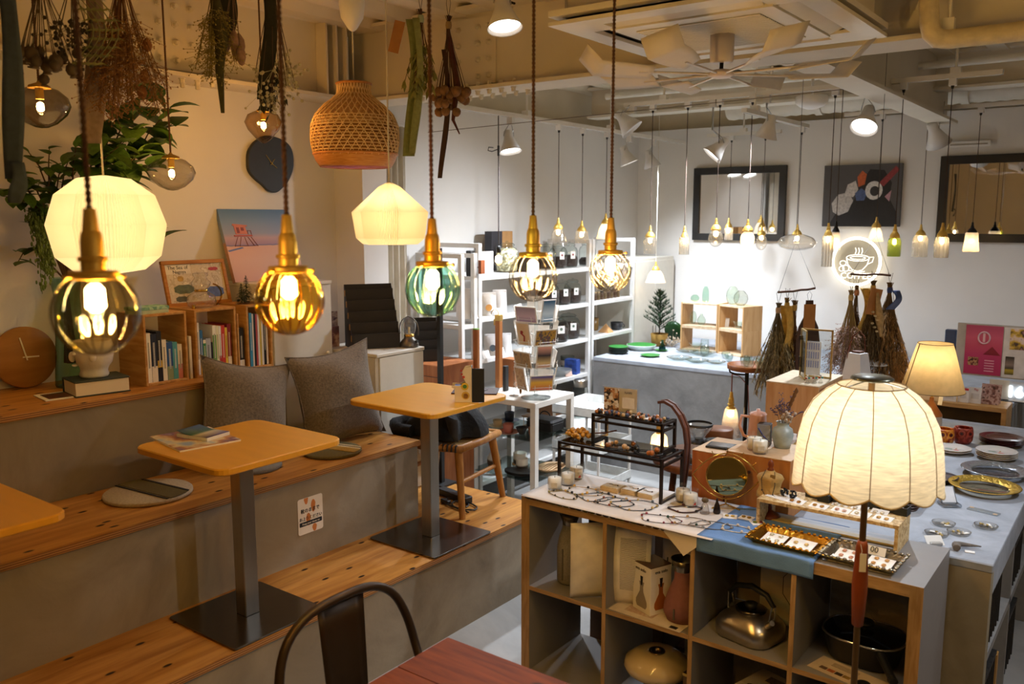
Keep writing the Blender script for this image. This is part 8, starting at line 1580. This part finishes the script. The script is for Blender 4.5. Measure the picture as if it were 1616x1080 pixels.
def pitcher(loc, s, mat, lab, rz, name='enamel_pitcher', spout=True):
    t = thing(name, lab, 'pitcher', loc, rz); MB().lathe([(0, 0), (.042*s, 0), (.044*s, .01*s), (.036*s, .12*s), (.038*s, .125*s), (.033*s, .125*s), (.036*s, .012*s)], 26, caps=False).build('body', mat, t); MB().tube([(-.036*s, 0, .11*s), (-.07*s, 0, .115*s), (-.078*s, 0, .07*s), (-.06*s, 0, .025*s), (-.042*s, 0, .02*s)], .007*s, 8).build('handle', mat, t)
    if spout: MB().tube([(.04*s, 0, .03*s), (.065*s, 0, .06*s), (.085*s, 0, .115*s)], [.014*s, .01*s, .007*s], 8).build('spout', mat, t)
    MB().lathe([(.036*s, .122*s), (.034*s, .13*s), (.01*s, .137*s), (.008*s, .147*s), (0, .148*s)], 20).build('lid', mat, t); return t
PKE = M('cf9f8e', .3, 0, .04); WHE = M('cfc2ba', .3, 0, .04)
pp = P(1165, 702, Z=ZQ+.23); pitcher((-1.23, 3.27, ZQ+.23), .9, PKE, 'pink enamel pitcher behind the glass candles', radians(28), spout=False)
pp = P(1185, 690, Y=3.75); pitcher((-1.235, 3.66, ZQ), 1.35, WHE, 'pale enamel coffee pot beside the black lamp pole', radians(30))
t = thing('salt_mill', 'small dark bottle with stopper behind the coffee pot', 'bottle', (-1.19, 3.84, ZQ)); MB().lathe([(.022, 0), (.022, .09), (.012, .12), (.012, .14)], 16).build('bottle_body', M('1a1a1c', .25), t); MB().cyl((0, 0, .14), (0, 0, .165), .015).build('stopper', BLACK, t)
t = thing('red_flower_pick', 'single red flower behind the coffee pot', 'flower', (-1.16, 3.87, ZQ)); MB().cyl((0, 0, 0), (0, 0, .19), .003).build('stem', M('3a5a2a'), t); MB().ell((0, 0, .2), (.022, .022, .012), 10, 6).build('bloom', M('b8283c', .6), t)
tp_ = P(1178, 582, Y=4.5); ls = thing('tray_lamp_stand', 'black pole stand with round wooden tray and lamp hook', 'lamp stand', (P(1177, 640, Y=4.5).x, 4.5, 0)); LZ = P(1177, 583, Y=4.5).z
MB().cyl((0, 0, .01), (0, 0, LZ), .011, seg=12).build('pole', BLACKM, ls); MB().lathe([(.13, 0), (.13, .012), (.02, .018)], 28).build('base', BLACKM, ls); MB().lathe([(0, LZ), (.115, LZ), (.125, LZ+.006), (.127, LZ+.03), (.122, LZ+.03), (.118, LZ+.01), (0, LZ+.008)], 36, c=(.02, .0, 0), caps=False).build('wooden_tray', WOOD('7a4420', '9a5e30', 4, (1, 8, 8)), ls)
MB().tube([(0, 0, LZ-.03), (-.06, -.02, LZ-.03), (-.085, -.03, LZ-.02), (-.09, -.03, LZ-.005)], .005, 8).build('hook_arm', BLACKM, ls)
ax = Vector((ls.location.x-.075, 4.475, LZ-.03)); lp = thing('hook_pendant', 'small clear glass pendant hanging from the tray stand hook', 'pendant lamp', (ax.x, ax.y, P(1160, 645, Y=4.475).z)); zz = lp.location.z
MB().lathe([(.03, 0), (.034, -.01), (.045, -.07), (.06, -.16), (.058, -.16), (.043, -.07)], 26, rib=lambda a, k, r: r*(1+.02*cos(10*a)), caps=False).build('glass_shade', GL('f6e6dc', .96, .04, 2.2, .6, frost=.2, bump=.5, bscale=70), lp); holder(lp, .95, .026, BRASS, 0); bulb(lp, .0, .024, .065, 1.6, fil=FILS); twist(lp, .085, ax.z-zz, .002, .015, M('8a4a36', .8, 0, .2, 200))
MB().tube([(0, 0, ax.z-zz), (.04, .01, ax.z-zz-.01), (.085, .02, ax.z-zz-.06), (.10, .025, -.1), (.095, .02, -.25), (.1, .02, -.4)], .0025, 6).build('flex', M('8a4a36', .8, 0, .2, 200), lp)
for k, (dx, dy) in enumerate(((-.05, .03), (.0, -.04), (.05, .02), (.09, -.03))): gbowl(0, 0, .028, .055, ('first', 'second', 'third', 'fourth')[k]+' clear tumbler from left on the wooden tray', loc=Vector((ls.location.x+.02+dx*.9, 4.5+dy, LZ+.0095)))
al = thing('arched_lamp', 'bentwood arched lamp with leather trim behind the risers', 'lamp', (P(1068, 790, Y=3.35).x, 3.35, 0)); al.location.z = .741; CHB = M('5a3424', .5, 0, .15)
alx = al.location.x
al.location = (-1.425, 3.31, .0)
ap_ = [P(x_, y_, Y=3.31)-Vector(al.location) for x_, y_ in ((1042, 634), (1052, 633), (1064, 640), (1075, 655), (1083, 675), (1086, 700), (1084, 730), (1079, 765), (1074, 800))]
ap_.append(Vector((ap_[-1].x, 0, .02)))
for dy in (-.02, .012): MB().tube([q+Vector((0, dy, 0)) for q in ap_], .01, flat=(.012, .012)).build('bentwood_arm', CHB, al)
MB().tube(ap_, .004, flat=(.02, .004)).build('leather_trim', M('7a4a34', .7), al); MB().bbox((-.1+ap_[-1].x, -.08, 0), (.08+ap_[-1].x, .08, .022), .004).build('base', CHB, al)
sl_ = P(1041, 672, Y=3.31)-Vector(al.location); MB().cyl(ap_[0], sl_, .002, seg=6).build('cord', CORD, al); MB().cyl(sl_, sl_+Vector((0, 0, -.035)), .014).build('brass_socket', BRASS, al)
MB().lathe([(.022, -.035), (.034, -.05), (.038, -.09), (.034, -.12), (.03, -.12), (.034, -.09)], 22, c=sl_, caps=False).build('glass_shade', GL('ffeccc', .9, .1, .8, .8, frost=.5), al); MB().ell(sl_+Vector((0, 0, -.07)), .012, 10, 6).build('glowing_core', EM((1, .80, .5), 20, 'soft glow'), al); light('bulb_light', 'POINT', sl_+Vector((0, 0, -.1)), 1.4, WARM, al, .015)
p = P(1350, 590, Y=4.35); wl_ = thing('leather_handle_lantern', 'white tapered lantern with brown leather handle', 'lantern', (P(1351, 605, Y=4.42).x, 4.42, ZQ)); bz = P(1351, 622, Y=4.42).z-ZQ; tz = P(1351, 557, Y=4.42).z-ZQ
MB().prism(rrect(.11, .11, .012), .0, bz, e=.002).build('wooden_block', WOOD('b08050', 'c49a68', 4, (8, 8, 1)), wl_)
MB().lathe([(.086, bz), (.05, tz), (.0, tz+.002)], 4, smooth=False, T=Matrix.Rotation(.5, 4, 'Z')).build('shade', M('d8d4d2', .6, 0, .03), wl_); MB().lathe([(.03, tz+.002), (.03, tz+.01), (0, tz+.011)], 4, smooth=False, T=Matrix.Rotation(.5, 4, 'Z')).build('leather_cap', CHB, wl_)
MB().tube([(-.055, -.02, bz+.02), (-.04, -.02, tz+.01), (-.028, 0, tz+.08), (0, .005, tz+.105), (.024, .01, tz+.085), (.03, .02, tz+.01)], .006, flat=(.016, .004)).build('leather_handle', M('6a3018', .6), wl_); MB().ell((-.048, -.032, bz+.06), .004, 8, 5).build('rivet', STEEL, wl_)
ml = thing('mushroom_lamp', 'small white mushroom shaped table lamp', 'lamp', (P(1381, 598, Y=4.75).x, 4.75, ZQ)); hz_ = P(1381, 600, Y=4.75).z-ZQ
MB().bbox((-.09, -.06, 0), (.09, .06, hz_-.003), .003).build('wooden_block', WOOD('9a6c40', 'b48454', 4, (8, 8, 1)), ml); MB().lathe([(.04, hz_-.002), (.042, hz_+.005), (.04, hz_+.035), (.03, hz_+.04)], 24).build('base', M('c8c2ba', .4), ml); MB().cyl((0, 0, hz_+.04), (0, 0, hz_+.09), .012).build('stem', WHITE, ml); MB().lathe([(.062, hz_+.083), (.06, hz_+.088), (.03, hz_+.105), (.01, hz_+.108), (.009, hz_+.118), (0, hz_+.119)], 28).build('shade', WHITE, ml); MB().tube(arc((-.02, 0, hz_+.1), .03, 160, 20, 8), .0025, 5).build('wire_handle', CHB, ml)
sh = thing('wood_shelf_unit', 'open oak shelf with white mugs below the posters', 'shelf', (-.95, 5.42, 0)); OK2 = WOOD('a87c48', 'c0945c', 5, (1.5, 10, 10), .5)
MB().bbox((-.36, -.12, .80), (.345, .1, .825), .002).build('top_board', OK2, sh); MB().bbox((-.36, -.12, .56), (.32, .1, .58), .002).build('middle_board', OK2, sh); MB().bbox((.32, -.12, 0), (.345, .1, .80), .002).build('side_board', OK2, sh); MB().bbox((-.36, -.12, 0), (-.335, .1, .80), .002).build('side_board', OK2, sh); MB().box((-.335, .09, 0), (.32, .1, .8)).build('back_board', M('6a5a48', .7), sh); MB().bbox((-.335, -.12, .05), (.32, .1, .07), .002).build('lower_board', OK2, sh)
CER = M('b8ae9e', .45, 0, .05); mz = .581
cup((-.80, 5.40, mz), .042, .07, CER, 'low white mug on the oak shelf', rz=-.6); cup((-.705, 5.40, mz), .05, .10, CER, 'taller flared white mug on the oak shelf', rz=-1.4, taper=.62); t = thing('white_dish', 'curved white dish left of the mugs', 'dish', (-.93, 5.40, mz)); MB().grid(lambda u, v: (-.08+.16*u, -.05+.1*v, .012+.02*(2*u-1)**2+.004*sin(v*3)), 14, 6).build('dish_body', CER, t, solid=.005)
ZSH = .826
pb = thing('poster_board', 'grey board with pink event poster and white flyer', 'poster board', (P(1508, 560, Y=5.62).x, 5.62, .0), 0); bz0 = P(1508, 590, Y=5.62).z; bz1 = P(1508, 509, Y=5.62).z; pb.location.z = bz0; hh = bz1-bz0
MB().bbox((0, 0, 0), (.75, .012, hh), .002).build('board', M('b4aca4', .6), pb)
x0 = P(1522, 560, Y=5.62).x-pb.location.x; x1 = P(1581, 560, Y=5.62).x-pb.location.x
MB().box((x0, -.002, .01), (x1, 0, hh-.008)).build('pink_poster', BANDS(((0, 'b02a58'), (.45, 'c0386a'), (.62, 'c84a6a'), (.8, 'd05a7a'), (1, 'b8486a')), 2, 0, hh, .1), pb)
cxp = (x0+x1)/2; MB().tube([(cxp+.03*cos(i*pi/12), -.003, hh*.74+.034*sin(i*pi/12)) for i in range(24)], .005, 5, closed=True).build('poster_emblem', M('e8c0c8', .6), pb); MB().box((cxp-.006, -.0034, hh*.66), (cxp+.006, -.002, hh*.83)).build('poster_emblem', M('e8c0c8', .6), pb); MB().prism([(cxp, hh*.42), (cxp+.045, hh*.58), (cxp+.09, hh*.42)], .002, .0028, T=UPR).build('poster_mountain', M('8a2030', .6), pb); MB().box((x0+.02, -.0032, hh*.2), (x0+.075, -.002, hh*.36)).build('poster_photo', PRINT(('3a2018', 'c8a070', '8a4a38', '1a1010'), 60, .5, 3), pb)
for k in range(5): MB().box((cxp+.01, -.003, hh*(.10+.05*k)), (cxp+.06, -.0022, hh*(.118+.05*k))).build('poster_text', M('e0a8b8', .6), pb)
MB().box((x1+.004, -.002, .006), (x1+.26, 0, hh-.01)).build('white_flyer', M('dcd6d2', .6), pb); MB().box((x1+.035, -.003, hh*.56), (x1+.2, -.002, hh*.95)).build('flyer_photo', PRINT(('d8a0a0', '3a2a2a', 'd8b040', 'e8d0c8', '8a5a4a'), 14, .5, 5), pb); MB().box((x1+.02, -.003, hh*.08), (x1+.065, -.002, hh*.42)).build('flyer_photo', BANDS(((0, '2a2420'), (.3, 'b8a030'), (.4, '3a3430'), (.6, '8a7a70'), (1, '2a2420')), 2, hh*.08, hh*.42, .1), pb)
wp = thing('wall_socket', 'white socket panel on stand below the poster board', 'socket', (P(1575, 620, Y=5.58).x, 5.58, ZSH)); 
wp.location = (P(1577, 610, Y=5.56).x, 5.56, CZ+.0005); MB().box((-.05, 0, 0), (.05, .01, bz0-CZ-.002)).build('panel', M('d0cabc', .5), wp); MB().cyl((0.0, -.002, .06), (0, .0, .06), .012, seg=16).build('socket', M('8a8480', .5), wp)
for k, (px, w, h, nm, red) in enumerate(((1498, .07, .05, 'white payment card partly behind lampshade', 0), (1519, .055, .085, 'white payment sign with red border', 1), (1537, .062, .09, 'white payment sign with red lettering', 1))):
    q = P(px, 634, Y=5.34); t = thing('payment_sign', nm+' on oak shelf', 'sign', (q.x, 5.335+.01*k, ZSH), rot=(radians(-8), 0, 0), group='payment signs'); MB().box((-w/2, 0, 0), (w/2, .002, h)).build('card', M('e0dad6', .5), t); MB().box((-w*.3, -.001, h*.28), (w*.3, 0, h*.62)).build('pale_square', M('c8c2be', .6), t)
    if k == 1: MB().box((-w*.45, -.001, h*.8), (w*.45, 0, h*.95)).build('red_heading', M('b82838', .6), t)
    if k == 2: text('Pay', .016, M('b82838', .6), t, (.004, -.0014, h*.86))
for k, (px, z, nm) in enumerate(((1560, 0, 'front brown photo card on oak shelf'), (1563, .0, 'rear brown photo card on oak shelf'))):
    q = P(px, 640, Y=5.38+.06*k); t = thing('photo_card', nm, 'card', (q.x, 5.37+.06*k, ZSH), rot=(radians(-10), 0, 0), group='photo cards on oak shelf'); MB().box((-.05, 0, 0), (.05, .002, .055+.05*k)).build('photo', PRINT(('3a2420', '8a5a50', 'c8a8a0', '5a3a34'), 40, .5, 7+k), t)
dc_ = thing('digital_clock', 'white LED digital clock showing 16 on counter', 'clock', (P(1603, 618, Y=5.60).x, 5.56, CZ+.0008)); 
cz_ = P(1600, 620, Y=5.56).z-CZ; text('16', .085, EM((.85, .93, 1), 6, 'led digits'), dc_, (0, -.004, .055), ext=.003, bold=.003, name='led_digits'); MB().bbox((-.075, 0, 0), (.16, .02, .012), .003).build('foot', WHITE, dc_); MB().box((-.07, .002, .01), (.15, .006, .115)).build('back_bar', M('b8bcc0', .5), dc_); MB().tube([(-.06, .02, .03), (-.10, .0, .01), (-.08, -.03, .004), (.0, -.02, .004), (.12, -.03, .004)], .003, 6).build('cable', BLACK, dc_)
t = thing('tape_gadget', 'small blue-black gadget behind the table lamp', 'gadget', (P(1500, 540, Y=5.75).x, 5.75, CZ)); hq = P(1500, 520, Y=5.75).z-CZ; MB().bbox((-.03, -.02, 0), (.03, .02, hq), .004).build('body', M('3a4a68', .5), t); MB().bbox((-.06, -.03, 0), (.06, .03, hq-.10), .004).build('base', BLACK, t)
t = thing('wood_board', 'upright oak board beside the bouquets', 'board', (P(1416, 600, Y=5.0).x, 5.0, ZQ)); MB().bbox((-.035, -.012, 0), (.035, .012, P(1416, 556, Y=5.0).z-ZQ), .003).build('board', WOOD('a8743c', 'bc8a50', 5, (8, 8, 1)), t)
t = thing('tea_canister', 'dark cylindrical canister beside the oak board', 'canister', (P(1400, 590, Y=4.95).x-.03, 4.95, ZQ)); MB().lathe([(.035, 0), (.035, .26)], 20).build('canister_body', M('3a3026', .5, 0, .15), t); MB().lathe([(.036, .25), (.036, .29), (0, .292)], 20).build('lid', M('2a2420', .5), t)
